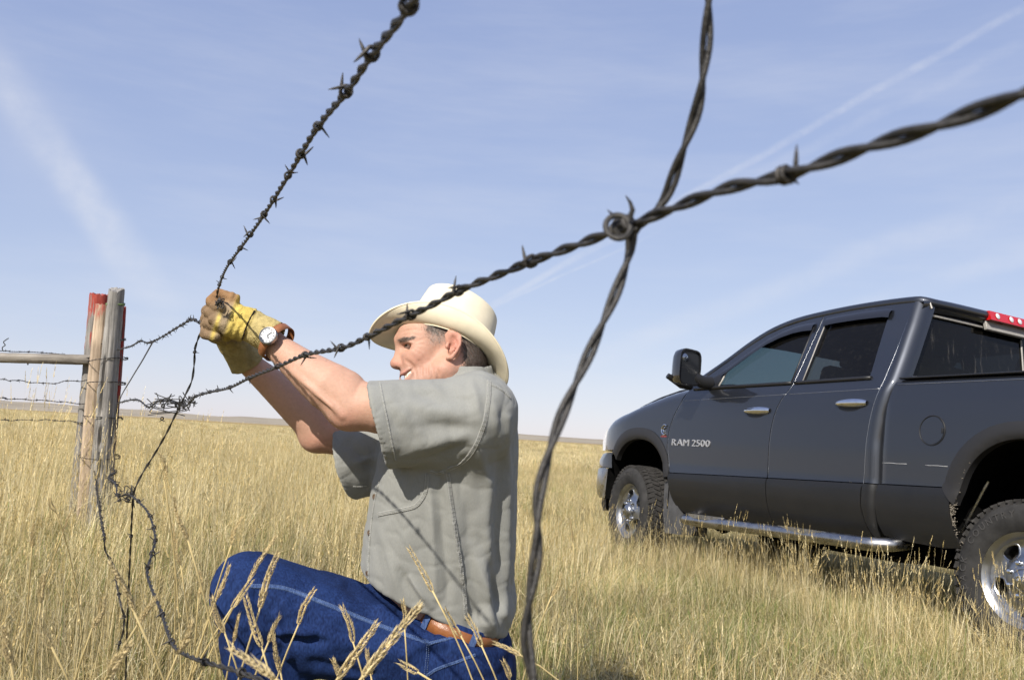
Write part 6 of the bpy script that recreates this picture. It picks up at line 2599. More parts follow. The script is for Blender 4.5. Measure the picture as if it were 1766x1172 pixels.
def head_sdf(P):
    d = head_base(P)
    for k in range(2):
        s = 1 - 2 * k
        d = smin(d, chain(P, FACE['upl'][k], [0.0036, 0.0036, 0.0030, 0.0016]), 0.004)
        d = smin(d, chain(P, FACE['lowl'][k], [0.0048, 0.0044, 0.0034, 0.0016]), 0.004)
        d = smax(d, -chain(P, FACE['mouth'][k], [0.0055, 0.0062, 0.0048, 0.0014]), 0.0018)
        d = smax(d, -chain(P, FACE['naso'][k], [0.0016, 0.0034, 0.0038, 0.0032, 0.0014]), 0.005)
        d = smax(d, -ell(P, hp(688.5, 635, 0.0085 * s), (0.0055, 0.0042, 0.0038)), 0.003)
        d = smax(d, -chain(P, FACE['slit'][k], [0.0008, 0.0019, 0.0019, 0.0008]), 0.0012)
        d = smin(d, chain(P, FACE['lidu'][k], [0.0014, 0.0022, 0.0024, 0.0016]), 0.0025)
        d = smin(d, chain(P, FACE['lidl'][k], [0.0012, 0.0018, 0.0019, 0.0012]), 0.0025)
        d = smax(d, -chain(P, FACE['bag'][k], [0.0008, 0.0015, 0.0008]), 0.004)
    d = smax(d, -rcone(P, hp(702, 650, 0.0), hp(716, 646, 0.0), 0.010, 0.008), 0.002)
    d = smax(d, -chain(P, [FACE['mouth'][0][0], hp(694.5, 651.5, 0.0), FACE['mouth'][1][0]], [0.0055, 0.0052, 0.0055]), 0.002)
    for ln in FACE['laugh']:
        d = smax(d, -chain(P, ln, [0.0012, 0.0027, 0.0012]), 0.004)
    for ln in FACE['crow'] + FACE['brow']:
        d = smax(d, -chain(P, ln, [0.0011, 0.0011, 0.0009]), 0.003)
    # ears
    for s in (1, -1):
        oc = hp(782, 593, 0.084 * s)
        e = ell(P, oc, (0.0165, 0.032, 0.0085), np.array(Matrix.Rotation(0.12, 3, 'Z') @ Matrix.Rotation(0.42 * s, 3, 'Y')))
        rim = chain(P, [hp(771, 592, 0.079 * s), hp(769, 578, 0.083 * s), hp(776, 570, 0.088 * s), hp(787, 570, 0.095 * s), hp(794, 580, 0.099 * s), hp(793.5, 594, 0.098 * s), hp(787, 606, 0.093 * s), hp(779, 616, 0.086 * s), hp(772, 617, 0.080 * s)],
                    [0.0026, 0.0032, 0.0034, 0.0034, 0.0034, 0.0032, 0.0034, 0.0055, 0.0045])
        e = smax(e, -ell(P, hp(780, 591, 0.096 * s), (0.0105, 0.0205, 0.0095)), 0.003)
        e = smin(e, rim, 0.0025)
        e = smin(e, chain(P, [hp(783, 581, 0.0885 * s), hp(786, 594, 0.0905 * s), hp(781, 605, 0.088 * s)], [0.0018, 0.0024, 0.0024]), 0.003)
        e = smax(e, -ell(P, hp(776, 597, 0.090 * s), (0.0050, 0.0085, 0.012)), 0.003)
        e = smin(e, ell(P, hp(771, 597, 0.083 * s), (0.0045, 0.006, 0.005)), 0.003)       # tragus
        d = smin(d, e, 0.005)
    return d


def body_sdf(P):
    d = np.full(len(P), 1.0)
    near = np.abs(P - hp(765, 620)).max(1) < 0.24
    if near.any():
        Pn = P[near]
        hd = head_sdf(Pn)
        q_ = Pn - HC
        uu = q_ @ hu_
        tp_ = 1 - 2.2 * np.clip(uu - 0.01, 0, 0.09)
        cyl = (np.sqrt(((q_ @ hf_) / (0.0965 * tp_)) ** 2 + ((q_ @ hs2) / (0.0775 * tp_)) ** 2) - 1) * 0.0775
        hd = smax(hd, np.maximum(cyl - 2.0 * np.clip(0.006 - uu, 0, None), uu - 0.075), 0.008)
        d[near] = hd
    t = torso_loft(P, 0.035)
    d = smin(d, t, 0.03)
    d = smin(d, ell(P, m3(800, 1120), (0.085, 0.08, 0.13)), 0.05)
    a = chain(P, [m3(800, 712, -0.14), m3(730, 706, -0.172), m3(655, 703, -0.196), N_EL, N_FB, m3(520, 632, -0.172), N_WR, m3(440, 565, -0.14)], [0.050, 0.050, 0.0520, 0.044, 0.0470, 0.037, 0.0275, 0.028])
    a = smin(a, ell(P, m3(596, 716, -0.205), (0.030, 0.024, 0.026)), 0.03)
    a = smin(a, rcone(P, m3(600, 668, -0.185), m3(545, 648, -0.18), 0.030, 0.026), 0.03)
    # tendon and vein relief on the near forearm
    a = smin(a, chain(P, [m3(505, 640, -0.205), m3(535, 668, -0.232), m3(572, 700, -0.244), m3(590, 716, -0.24)], [0.002, 0.003, 0.0035, 0.003]), 0.012)
    d = smin(d, a, 0.02)
    b = chain(P, [F_SH, m3(640, 765, 0.06), F_EL, F_FB, m3(470, 662, 0.02), F_WR, m3(408, 596, -0.03)], [0.056, 0.047, 0.040, 0.0425, 0.034, 0.027, 0.026])
    b = smin(b, ell(P, m3(541, 758, 0.035), (0.028, 0.024, 0.026)), 0.03)
    d = smin(d, b, 0.02)
    return d


lo = np.array([*(m3(395, 1150)[:2]), MD - 0.31])
hi = np.array([*(m3(925, 495)[:2]), MD + 0.27])
BV, BQ = surface_nets(body_sdf, lo, hi, 0.0034, 1)
bpx, bpy_ = to_px(BV)
hs_ = (MD - 0.16 * (770 - bpx) / 769 + HROLL * (620 - bpy_) / 769 - BV[:, 2])           # sideways offset on the head


def soft(d, w):
    return 1 / (1 + np.exp(-d / w))


skin = np.tile(np.array([[0.475, 0.280, 0.198]]), (len(BV), 1))
headm = (bpy_ < 700) & (bpx > 660)
nz_ = noise3(BV, 120, 3) * 0.5 + noise3(BV, 340, 4) * 0.4


def blob(cx, cy, rx, ry):
    return np.exp(-((bpx - cx) / rx) ** 2 - ((bpy_ - cy) / ry) ** 2)


redn = 0.8 * blob(681, 628, 12, 10) + 0.45 * blob(718, 620, 18, 14) + 0.95 * blob(785, 592, 16, 30) + 0.35 * blob(595, 722, 30, 22) + 0.25 * blob(760, 640, 40, 20) + 0.35 * blob(545, 765, 30, 22)
redn = np.clip(0.80 * redn + 0.09 * nz_, 0, 1)
skin = skin * (1 - redn[:, None]) + np.array([0.46, 0.185, 0.135]) * redn[:, None]
# weathered face, beard shadow, lips and brows
facew = np.where(headm, soft(762 - bpx, 6) * soft(bpy_ - 566, 5), 0)[:, None]
skin = skin * (1 - 0.35 * facew) + np.array([0.40, 0.205, 0.140]) * 0.35 * facew
beard = np.where(headm, soft(bpy_ - 634, 3) * soft(752 - bpx, 8), 0)[:, None]
skin = skin * (1 - 0.22 * beard) + np.array([0.20, 0.15, 0.13]) * 0.22 * beard
lip = np.where(headm, blob(694, 645, 5, 4) + blob(701, 640, 5, 3) + blob(701, 656, 6, 4), 0)[:, None]
skin = skin * (1 - 0.6 * lip) + np.array([0.42, 0.15, 0.13]) * 0.6 * lip
brow = np.where(headm, np.exp(-((bpy_ - 586.5 + 0.18 * (bpx - 690)) / 2.6) ** 2) * soft(bpx - 687, 1.5) * soft(714 - bpx, 2.5), 0)[:, None] * 0.75
skin = skin * (1 - brow) + np.array([0.10, 0.075, 0.06]) * brow


# hair masks: function of the profile position, same both sides
def hairmask(px, py):
    temple = soft(px - 742, 2.5) * soft(772 - px, 2.5) * soft(593 - py - (px - 742) * 0.1, 2.5)
    behind = soft(px - (796 + 0.10 * (py - 580)), 2.0) * soft(655 - py, 3.0)
    top = soft(572 - py, 3.0) * soft(px - 735, 3.0)
    return temple, np.clip(behind + top, 0, 1)


tm, bh = hairmask(bpx, bpy_)
on_ear = (np.abs(hs_) > 0.079) & (bpx > 764) & (bpx < 798) & (bpy_ > 566) & (bpy_ < 622)
tm = np.where(headm & ~on_ear, tm, 0)
bh = np.where(headm & ~on_ear, bh, 0)
skin = skin * (1 - 0.40 * tm[:, None]) + np.array([0.33, 0.27, 0.235]) * 0.40 * tm[:, None]
skin = skin * (1 - 0.80 * bh[:, None]) + np.array([0.085, 0.07, 0.06]) * 0.80 * bh[:, None]
skin *= (1 + 0.05 * nz_)[:, None]


def skin_mat():
    m = mat('weathered_skin', (1, 1, 1), 0.55, attr='tone', noise=0.06, nscale=160, bump=0.5, bscale=330, sss=0.06, spec=0.28)
    m.node_tree.nodes['Principled BSDF'].inputs['Subsurface Scale'].default_value = 0.004
    for n in m.node_tree.nodes:
        if n.type == 'BUMP':
            n.inputs['Distance'].default_value = 0.0012
    return m


body = cobj('body', BV, BQ, skin_mat(), man, np.clip(skin, 0, 1))

# hair strands
hair_m = grass_mat('short_hair', 0.05, 0.45)


def strands(name, mask, n, ln, wid, cols, seed, comb, V=BV, Q=BQ, parent=man, lift=0.35):
    R_ = np.random.default_rng(seed)
    NN = vnormals(V, Q)
    w_ = mask / mask.sum()
    idx = R_.choice(len(V), n, p=w_)
    p = V[idx] + R_.normal(0, 0.0012, (n, 3))
    nn = NN[idx]
    cb_ = np.asarray(comb) + R_.normal(0, 0.25, (n, 3))
    cb_ = cb_ - nn * (cb_ * nn).sum(1)[:, None]
    dr = cb_ + nn * lift
    dr /= np.linalg.norm(dr, axis=1)[:, None]
    l_ = R_.uniform(0.6, 1.2, n) * ln
    sd_ = np.cross(dr, nn)
    sd_ /= np.linalg.norm(sd_, axis=1)[:, None] + 1e-9
    a = p - nn * 0.0006
    v = np.stack([a - sd_ * wid, a + sd_ * wid, a + dr * l_[:, None] - nn * (0.25 * l_)[:, None] * lift], 1).reshape(-1, 3)
    f = np.arange(3 * n).reshape(-1, 3)
    c = np.repeat(np.asarray(cols)[R_.integers(0, len(cols), n)], 3, axis=0)
    o = cobj(name, v, f, hair_m, parent, c, smooth=False)
    return o


GREY = np.array([[0.45, 0.42, 0.38], [0.30, 0.27, 0.24], [0.55, 0.52, 0.48], [0.12, 0.10, 0.09]])
DARKH = np.array([[0.035, 0.028, 0.024], [0.05, 0.04, 0.034], [0.10, 0.085, 0.075], [0.20, 0.18, 0.16]])
under = ((BV - HC) @ hu_) > 0.004
bh = np.where(under, 0, bh)
tm = np.where(under, 0, tm)
strands('hair', np.where(bpy_ > 545, bh, 0) + 1e-12, 16000, 0.007, 0.00022, DARKH, 1, (0.5, -0.8, 0))
strands('sideburn', tm + 1e-12, 2600, 0.0030, 0.00012, GREY, 2, (0.1, -0.9, 0))
strands('eyebrow', (brow[:, 0] > 0.25) * (brow[:, 0] + 1e-12) + 1e-12, 700, 0.0075, 0.00034, np.array([[0.06, 0.045, 0.035], [0.16, 0.13, 0.11]]), 3, (0.8, 0.25, 0))
arm_mask = np.where((bpx < 640) & (bpx > 492) & (bpy_ > 560), 1.0, 0.0) * np.clip(0.15 + soft(640 - (bpx - 480) * 0.45 - bpy_ + 18, 6), 0, 1)
strands('arm_hair', arm_mask + 1e-12, 2600, 0.010, 0.00009, np.array([[0.20, 0.13, 0.08], [0.30, 0.2, 0.12]]), 4, (-0.5, 0.5, 0), lift=0.6)

# eyes and teeth
for s in (1, -1):
    es = hsurf(705, 593.5)[1]
    ec = hp(705, 593.5, (es - 0.0108) * s)
    ev = MB().lathe([(0.0105 * math.sin(a), 0.0105 * math.cos(a)) for a in np.linspace(0.001, math.pi - 0.001, 16)], ec, (-0.82, 0.05, -0.57 * s), 20)
    ev.v = [tuple(c2w(np.array(p))) for p in ev.v]
    eo_ = ev.build('eye', mat('eye_white', (0.50, 0.45, 0.42), 0.15, coat=0.5), man)
    dn_ = np.array([-0.62, 0.03, -0.78 * s])
    dn_ /= np.linalg.norm(dn_)
    ir = MB().lathe([(0.0, 0.0108), (0.0035, 0.0104), (0.0056, 0.0092)], ec, dn_, 20)
    ir.v = [tuple(c2w(np.array(p))) for p in ir.v]
    ir.build('iris', mat('iris', (0.03, 0.024, 0.02), 0.1, coat=0.8), eo_)
tv, tf = [], []
_ms = np.array([0.0] + MOUTH_S)
_mx = np.array([694.5] + [q_[0] for q_ in _mo])
_my = np.array([651.5] + [q_[1] for q_ in _mo])
for sg in (1, -1):
    edges_ = np.linspace(0.0, _ms[3], 6)
    for e0, e1_ in zip(edges_[:-1], edges_[1:]):
        b = len(tv)
        for dy, dp in ((-4.2, 2.6), (-1.0, 2.2), (2.2, 2.8)):
            for j, sv in enumerate((e0 + 0.0004, (e0 + e1_) / 2, e1_ - 0.0004)):
                px = np.interp(sv, _ms, _mx) + dp + 1.2 - (0.7 if j == 1 else 0)
                tv.append(hp(px, np.interp(sv, _ms, _my) + dy, (sv - 0.0012) * sg))
        for r_ in range(2):
            for c_ in range(2):
                tf.append((b + r_ * 3 + c_, b + r_ * 3 + c_ + 1, b + r_ * 3 + c_ + 4, b + r_ * 3 + c_ + 3))
cobj('teeth', np.array(tv), np.array(tf), mat('teeth', (0.72, 0.64, 0.50), 0.25, coat=0.3), man)

# ---------------- shirt
S_SH, S_HM = m3(818, 712, -0.140), m3(652, 731, -0.200)
FS_SH, FS_HM = m3(820, 735, 0.140), m3(597, 795, 0.05)
BELT0 = m3(797, 1043, 0.0)
_bd = np.array([0.914, -0.405, 0.0])
_bn = np.array([0.405, 0.914, 0.0])


def halfspace(P, p0, n):
    n = np.asarray(n, float)
    n = n / np.linalg.norm(n)
    return (P - p0) @ n


N_HEM = np.array([-0.972, -0.235, -0.10])
F_HEM = np.array([-0.966, -0.257, 0.05])


def shirt_sdf(P):
    d = torso_loft(P)
    # blousing just above the belt
    d = smin(d, ell(P, m3(845, 1035, 0.0), (0.050, 0.045, 0.15)), 0.03)
    # shoulders
    d = smin(d, ell(P, m3(820, 700, -0.115), (0.060, 0.055, 0.085)), 0.04)
    d = smin(d, ell(P, m3(822, 700, 0.12), (0.062, 0.055, 0.085)), 0.035)
    # collar
    d = smin(d, rcone(P, m3(798, 657, 0.0), m3(803, 676, 0.0), 0.074, 0.092), 0.015)
    s1 = rcone(P, S_SH, S_HM + (S_HM - S_SH) * 0.12, 0.076, 0.0885)
    # flattened drape: the sleeve hangs lower than the arm
    s1 = smin(s1, rcone(P, m3(800, 735, -0.17), m3(655, 752, -0.205), 0.066, 0.058), 0.03)
    s1 = smax(s1, halfspace(P, S_HM, N_HEM), 0.003)
    s1 = smax(s1, -smax(rcone(P, S_HM + (S_SH - S_HM) * 0.55, S_HM + (S_HM - S_SH) * 0.3, 0.060, 0.0835), -halfspace(P, S_HM + 0.10 * np.array([0.98, 0.05, 0.2]), N_HEM), 0.01), 0.002)
    s2 = rcone(P, FS_SH, FS_HM + (FS_HM - FS_SH) * 0.12, 0.080, 0.092)
    s2 = smax(s2, halfspace(P, FS_HM, F_HEM), 0.003)
    s2 = smax(s2, -smax(rcone(P, FS_HM + (FS_SH - FS_HM) * 0.55, FS_HM + (FS_HM - FS_SH) * 0.3, 0.062, 0.0865), -halfspace(P, FS_HM + 0.10 * np.array([0.98, 0.1, -0.1]), F_HEM), 0.01), 0.002)
    s1b = np.where(P[:, 0] > S_HM[0] - 0.06, s1, np.maximum(s1, 0.02))
    kk_ = np.clip(0.010 + 0.055 * (P[:, 0] - S_HM[0] - 0.05) / 0.16, 0.010, 0.065)
    d = smin(d, s1b, kk_)
    d = smin(d, s2, 0.02)
    # cut by the belt plane, and the neck hole
    d = smax(d, -halfspace(P, BELT0 - 0.004 * _bn, _bn), 0.012)
    d = smax(d, -rcone(P, m3(790, 560, 0.0), m3(800, 668, 0.0), 0.056, 0.066), 0.006)
    return d


lo = np.array([*(m3(555, 1135)[:2]), MD - 0.31])
hi = np.array([*(m3(930, 615)[:2]), MD + 0.29])
SV, SQ = surface_nets(shirt_sdf, lo, hi, 0.0042, 1)
SV = relax(SV, SQ, 1, 0.4)
SN = vnormals(SV, SQ)
spx, spy = to_px(SV)


def seg_dist(px, py, x0, y0, x1, y1):
    dx, dy = x1 - x0, y1 - y0
    t = np.clip(((px - x0) * dx + (py - y0) * dy) / (dx * dx + dy * dy), 0, 1)
    # signed distance across, and position along
    return ((px - x0) * dy - (py - y0) * dx) / math.hypot(dx, dy), np.hypot(px - x0 - t * dx, py - y0 - t * dy), t


disp = np.zeros(len(SV))
FOLDS = [  # x0 y0 x1 y1 width(px) height(mm)
    (690, 672, 800, 690, 13, 3.2), (705, 700, 815, 720, 12, -2.6), (720, 735, 820, 738, 11, 2.6), (700, 775, 800, 752, 12, -3.4), (735, 795, 800, 768, 8, 3.0), (676, 690, 720, 742, 10, -2.0),
    (742, 660, 775, 700, 10, -2.2), (812, 655, 832, 735, 8, -2.6), (660, 690, 700, 770, 9, 1.8),
    (741, 818, 752, 1030, 6, -3.4), (756, 820, 774, 1045, 7, 3.2), (766, 815, 806, 1050, 5, -3.6), (800, 820, 822, 1060, 12, 3.4), (842, 830, 836, 1075, 10, -4.0), (862, 760, 856, 1080, 9, 3.8),
    (876, 720, 872, 1060, 6, -5.0), (812, 940, 858, 1092, 8, -4.2), (830, 930, 874, 1085, 7, 4.0), (790, 985, 826, 1085, 7, 3.2), (706, 996, 742, 1046, 5, -4.0), (690, 985, 728, 1046, 7, 3.2),
    (672, 960, 690, 1035, 8, -2.4), (640, 900, 660, 1000, 9, 2.0), (690, 880, 712, 985, 12, -2.0), (850, 690, 866, 790, 9, -3.0), (822, 770, 850, 860, 10, -3.2), (604, 800, 640, 790, 7, -3.0), (600, 762, 650, 815, 9, 2.5)]
for x0, y0, x1, y1, wd, hm_ in FOLDS:
    _, dd, t = seg_dist(spx, spy, x0, y0, x1, y1)
    disp += hm_ * 0.0021 * np.exp(-(dd / wd) ** 2) * (0.35 + 0.65 * np.sin(math.pi * np.clip(t, 0.03, 0.97)))


def ridged(P, f, seed, sharp=3.0):
    n_ = noise3(P + 0.012 * np.stack([noise3(P, f * 0.5, seed + 1), noise3(P, f * 0.5, seed + 2), noise3(P, f * 0.5, seed + 3)], 1), f, seed)
    return np.clip(1 - np.abs(n_), 0, 1) ** sharp


def zone_px(px, py, cx, cy, r_):
    return np.exp(-((px - cx) ** 2 + (py - cy) ** 2) / (r_ * r_))


# bunched cotton: at the armpit, the waist, along the back and under the sleeve
rg = ridged(SV * np.array([1.0, 0.55, 1.0]), 48, 60) - 0.25
wz = 1.0 * zone_px(spx, spy, 775, 822, 60) + 0.9 * np.clip((spy - 930) / 110, 0, 1) + 0.8 * soft(spx - 848, 10) + 0.5 * zone_px(spx, spy, 740, 775, 60) + 0.45 * zone_px(spx, spy, 800, 690, 60)
disp += 0.0042 * rg * np.clip(wz, 0, 1)
disp += 0.0016 * (ridged(SV * np.array([0.8, 1.0, 1.0]), 95, 70) - 0.25)
stretch = np.array([1.0, 0.35, 1.0])
disp += 0.0016 * noise3(SV * stretch, 55, 8) + 0.0009 * noise3(SV * np.array([1, 0.5, 1]), 120, 9)
# puckered hems
for (hc, hn) in ((S_HM, N_HEM), (FS_HM, F_HEM)):
    dh = np.abs((SV - hc) @ (hn / np.linalg.norm(hn)))
    nearh = np.exp(-(dh / 0.014) ** 2) * (np.linalg.norm(SV - hc, axis=1) < 0.13)
    disp += nearh * 0.0012 * np.sin(SV[:, 1] * 900 + SV[:, 2] * 500)
SV = SV + SN * disp[:, None]


def cloth_mat(name, col, weave, rough=0.85, wash=0.12, col2=None, twill=False, sheen=0.10):
    m = bpy.data.materials.new(name)
    m.use_nodes = True
    t = m.node_tree
    b = t.nodes['Principled BSDF']
    b.inputs['Roughness'].default_value = rough
    b.inputs['Specular IOR Level'].default_value = 0.15
    b.inputs['Sheen Weight'].default_value = sheen
    b.inputs['Sheen Roughness'].default_value = 0.5
    tcn = N(t, 'ShaderNodeTexCoord')
    n1 = N(t, 'ShaderNodeTexNoise', i_Scale=9.0, i_Detail=7.0, i_Roughness=0.65)
    L(t, tcn.outputs['Object'], n1.inputs['Vector'])
    n2 = N(t, 'ShaderNodeTexNoise', i_Scale=weave, i_Detail=2.0)
    mp_ = N(t, 'ShaderNodeMapping')
    mp_.inputs['Scale'].default_value = (1, 1, 0.35)
    if twill:
        mp_.inputs['Rotation'].default_value = (0.6, 0.6, 0.3)
    L(t, tcn.outputs['Object'], mp_.inputs[0])
    L(t, mp_.outputs[0], n2.inputs['Vector'])
    k = MA(t, 'ADD', MA(t, 'MULTIPLY', n1.outputs[0], 0.45), MA(t, 'MULTIPLY', n2.outputs[0], 0.55))
    mr = N(t, 'ShaderNodeMapRange', i_1=0.36, i_2=0.64, i_3=0.0, i_4=1.0)
    L(t, k, mr.inputs[0])
    mx = N(t, 'ShaderNodeMix', data_type='RGBA')
    L(t, mr.outputs[0], mx.inputs[0])
    c2 = col2 or tuple(c * (1 + wash) for c in col)
    c1 = col if col2 else tuple(c * (1 - wash) for c in col)
    mx.inputs[6].default_value = (*c1, 1)
    mx.inputs[7].default_value = (*c2, 1)
    L(t, mx.outputs[2], b.inputs['Base Color'])
    bp = N(t, 'ShaderNodeBump', i_Strength=0.35, i_Distance=0.0012)
    L(t, n2.outputs[0], bp.inputs['Height'])
    L(t, bp.outputs[0], b.inputs['Normal'])
    return m


shirt_m = cloth_mat('grey_cotton_shirt', (0.232, 0.233, 0.214), 420.0, wash=0.06)
seam_m = cloth_mat('worn_seam', (0.40, 0.395, 0.36), 500.0, wash=0.25)
thread_d = cloth_mat('shaded_seam', (0.20, 0.20, 0.18), 500.0, wash=0.25)
SHV, SHQ = SV, SQ
shirt = cobj('shirt', SV, SQ, shirt_m, man)


def bvh_of(V, Q):
    return BVHTree.FromPolygons([tuple(v) for v in V], [tuple(int(i) for i in q_) for q_ in Q])


shirt_bvh = bvh_of(SV, SQ)


def cast(bvh, px, py):
    d = Vector(tuple(CP(px, py, 1.0))).normalized()
    hit, nrm, idx, dist = bvh.ray_cast(Vector((0, 0, 0)), d)
    if hit is None:
        return None, None
    nrm = nrm if nrm.dot(d) < 0 else -nrm
    return np.array(hit), np.array(nrm)


def cast_path(bvh, pts, step=3.0, off=0.0):
    out, nr = [], []
    for i in range(len(pts) - 1):
        a, b = np.array(pts[i], float), np.array(pts[i + 1], float)
        n = max(1, int(np.linalg.norm(b - a) / step))
        for k in range(n + (1 if i == len(pts) - 2 else 0)):
            q_ = a + (b - a) * k / n
            h_, n_ = cast(bvh, *q_)
            if h_ is not None:
                out.append(h_ + n_ * off)
                nr.append(n_)
    if not out:
        return np.zeros((0, 3)), np.zeros((0, 3))
    # drop jumps
    o2, n2 = [out[0]], [nr[0]]
    for p, n_ in zip(out[1:], nr[1:]):
        if np.linalg.norm(p - o2[-1]) < 0.03:
            o2.append(p)
            n2.append(n_)
    return np.array(o2), np.array(n2)


def smooth2(pts, n=5):
    return smooth_poly(pts, n)


def seam(name, bvh, pts, parent, m, wid=0.006, rise=0.0012, step=2.0, stitches=True, stm=None, double=True):
    """a flat felled seam: a slightly raised puckered strip with rows of stitches"""
    p, nr = cast_path(bvh, smooth2(pts), step, 0.0)
    if len(p) < 3:
        return None
    T = np.gradient(p, axis=0)
    T /= np.linalg.norm(T, axis=1)[:, None] + 1e-9
    sd_ = np.cross(T, nr)
    sd_ /= np.linalg.norm(sd_, axis=1)[:, None] + 1e-9
    V, Fq = [], []
    pk = 0.0006 * np.sin(np.arange(len(p)) * 1.9)
    for i in range(len(p)):
        for k, (a, r_) in enumerate(((-0.5, 0.0001), (-0.36, 0.8), (0, 1.0), (0.36, 0.8), (0.5, 0.0001))):
            V.append(p[i] + sd_[i] * wid * a + nr[i] * (rise * r_ + pk[i] * (r_ > 0.5) + 0.0004))
    for i in range(len(p) - 1):
        for k in range(4):
            Fq.append((i * 5 + k, i * 5 + k + 1, i * 5 + k + 6, i * 5 + k + 5))
    so = cobj(name, np.array(V), np.array(Fq), m, parent)
    if stitches:
        mb = MB()
        s = np.r_[0, np.cumsum(np.linalg.norm(np.diff(p, axis=0), axis=1))]
        q_ = 0.0
        while q_ < s[-1] - 0.003:
            for o_ in ((-0.34, 0.34) if double else (0.0,)):
                a = np.array([np.interp(q_, s, p[:, k]) for k in range(3)])
                b = np.array([np.interp(q_ + 0.0026, s, p[:, k]) for k in range(3)])
                i = min(len(p) - 1, int(np.searchsorted(s, q_)))
                off = sd_[i] * wid * o_ + nr[i] * (rise + 0.0007)
                mb.tube([a + off, (a + b) / 2 + off + nr[i] * 0.0003, b + off], 0.00042, 4)
            q_ += 0.0040
        mb.v = [tuple(c2w(np.array(v))) for v in mb.v]
        so2 = mb.build('stitching', stm or m, so, sharp=None)
        so2['kind'] = 'stuff'
    return so


stitch_l = mat('pale_thread', (0.50, 0.49, 0.45), 0.8)
seam('armhole_seam', shirt_bvh, [(843, 657), (842, 690), (833, 735), (816, 775), (796, 797), (774, 808)], shirt, shirt_m, 0.010, 0.0016, stm=stitch_l)
seam('side_seam', shirt_bvh, [(772, 815), (777, 860), (786, 920), (796, 985), (801, 1030), (803, 1066)], shirt, shirt_m, 0.009, 0.0016, stm=stitch_l)
seam('yoke_seam', shirt_bvh, [(842, 660), (856, 667), (870, 676), (880, 686)], shirt, shirt_m, 0.007, 0.0012, stm=stitch_l)
seam('pocket_seam', shirt_bvh, [(737, 818), (736, 838), (731, 854), (718, 871), (700, 877), (675, 882), (652, 887)], shirt, shirt_m, 0.009, 0.0014, stm=stitch_l)
seam('pocket_edge', shirt_bvh, [(742, 812), (754, 815), (768, 812)], shirt, shirt_m, 0.006, 0.001, stm=stitch_l)
seam('sleeve_hem', shirt_bvh, [(655, 660), (661, 690), (668, 725), (675, 760), (682, 794)], shirt, shirt_m, 0.005, 0.0008, stm=stitch_l, double=False)
seam('sleeve_hem', shirt_bvh, [(609, 838), (622, 838), (634, 836)], shirt, shirt_m, 0.004, 0.0008, stm=stitch_l, double=False)
seam('placket', shirt_bvh, [(655, 828), (647, 862), (640, 910), (636, 960), (636, 1005)], shirt, shirt_m, 0.006, 0.0012, stm=stitch_l, double=False)
btn_m = mat('brown_button', (0.10, 0.065, 0.04), 0.35, noise=0.4, nscale=200)
for bx, by in ((646, 856), (637, 918), (634, 988)):
    h_, n_ = cast(shirt_bvh, bx, by)
    if h_ is not None:
        b_ = MB().lathe([(0.0, 0.0022), (0.0030, 0.0022), (0.0046, 0.0032), (0.0056, 0.0026), (0.0058, 0.0)], h_, n_, 18)
        b_.v = [tuple(c2w(np.array(v))) for v in b_.v]
        b_.build('button', btn_m, shirt)

# ---------------- jeans, belt, boots
K_L = m3(432, 1014, -0.17)


def jeans_sdf(P):
    d = rcone(P, m3(786, 1142, -0.085), m3(560, 1078, -0.135), 0.112, 0.096)
    d = smin(d, rcone(P, m3(560, 1072, -0.135), K_L, 0.093, 0.0775), 0.04)
    d = smin(d, rcone(P, K_L + np.array([0, -0.01, 0]), m3(462, 1230, -0.165), 0.0765, 0.072), 0.012)
    d = smin(d, rcone(P, m3(470, 1190, -0.165), m3(478, 1440, -0.155), 0.073, 0.056), 0.03)
    d = smin(d, ell(P, m3(797, 1096, 0.0), (0.096, 0.098, 0.158)), 0.05)
    d = smin(d, ell(P, m3(826, 1160, 0.0), (0.085, 0.10, 0.155)), 0.04)
    r_ = rcone(P, m3(786, 1150, 0.09), m3(600, 1330, 0.13), 0.108, 0.080)
    r_ = smin(r_, rcone(P, m3(600, 1340, 0.13), m3(820, 1420, 0.14), 0.075, 0.055), 0.03)
    d = smin(d, r_, 0.03)
    d = smax(d, halfspace(P, BELT0 - 0.018 * _bn, _bn), 0.006)
    return d


lo = np.array([*(m3(330, 1560)[:2]), MD - 0.33])
hi = np.array([*(m3(920, 915)[:2]), MD + 0.30])
JV, JQ = surface_nets(jeans_sdf, lo, hi, 0.0055, 1)
JV = relax(JV, JQ, 1, 0.4)
JN = vnormals(JV, JQ)
jpx, jpy = to_px(JV)
disp = np.zeros(len(JV))
JF = [(478, 1060, 500, 1130, 7, -5.0), (440, 1030, 470, 1085, 9, 3.5), (490, 1040, 530, 1100, 9, -4.0), (470, 1085, 540, 1090, 6, -4.5), (480, 1100, 560, 1105, 7, 4.0), (660, 1050, 720, 1110, 10, -4.0),
      (690, 1048, 752, 1085, 7, 4.0), (600, 1010, 640, 1060, 11, 2.5), (560, 1100, 700, 1130, 12, -3.5), (540, 1140, 640, 1165, 9, 3.5), (400, 980, 430, 1040, 10, -2.0), (640, 1010, 700, 1045, 8, -3.5),
      (735, 1110, 820, 1100, 8, -3.0), (745, 1125, 840, 1140, 9, 2.5), (372, 1040, 420, 1080, 8, -3.0), (380, 1085, 430, 1130, 8, 3.0)]
for x0, y0, x1, y1, wd, hm_ in JF:
    _, dd, t = seg_dist(jpx, jpy, x0, y0, x1, y1)
    disp += hm_ * 0.0020 * np.exp(-(dd / wd) ** 2)
jw = 1.0 * zone_px(jpx, jpy, 480, 1090, 70) + 0.9 * zone_px(jpx, jpy, 720, 1085, 80) + 0.5 * zone_px(jpx, jpy, 400, 1060, 60) + 0.6 * soft(jpy - 1120, 15)
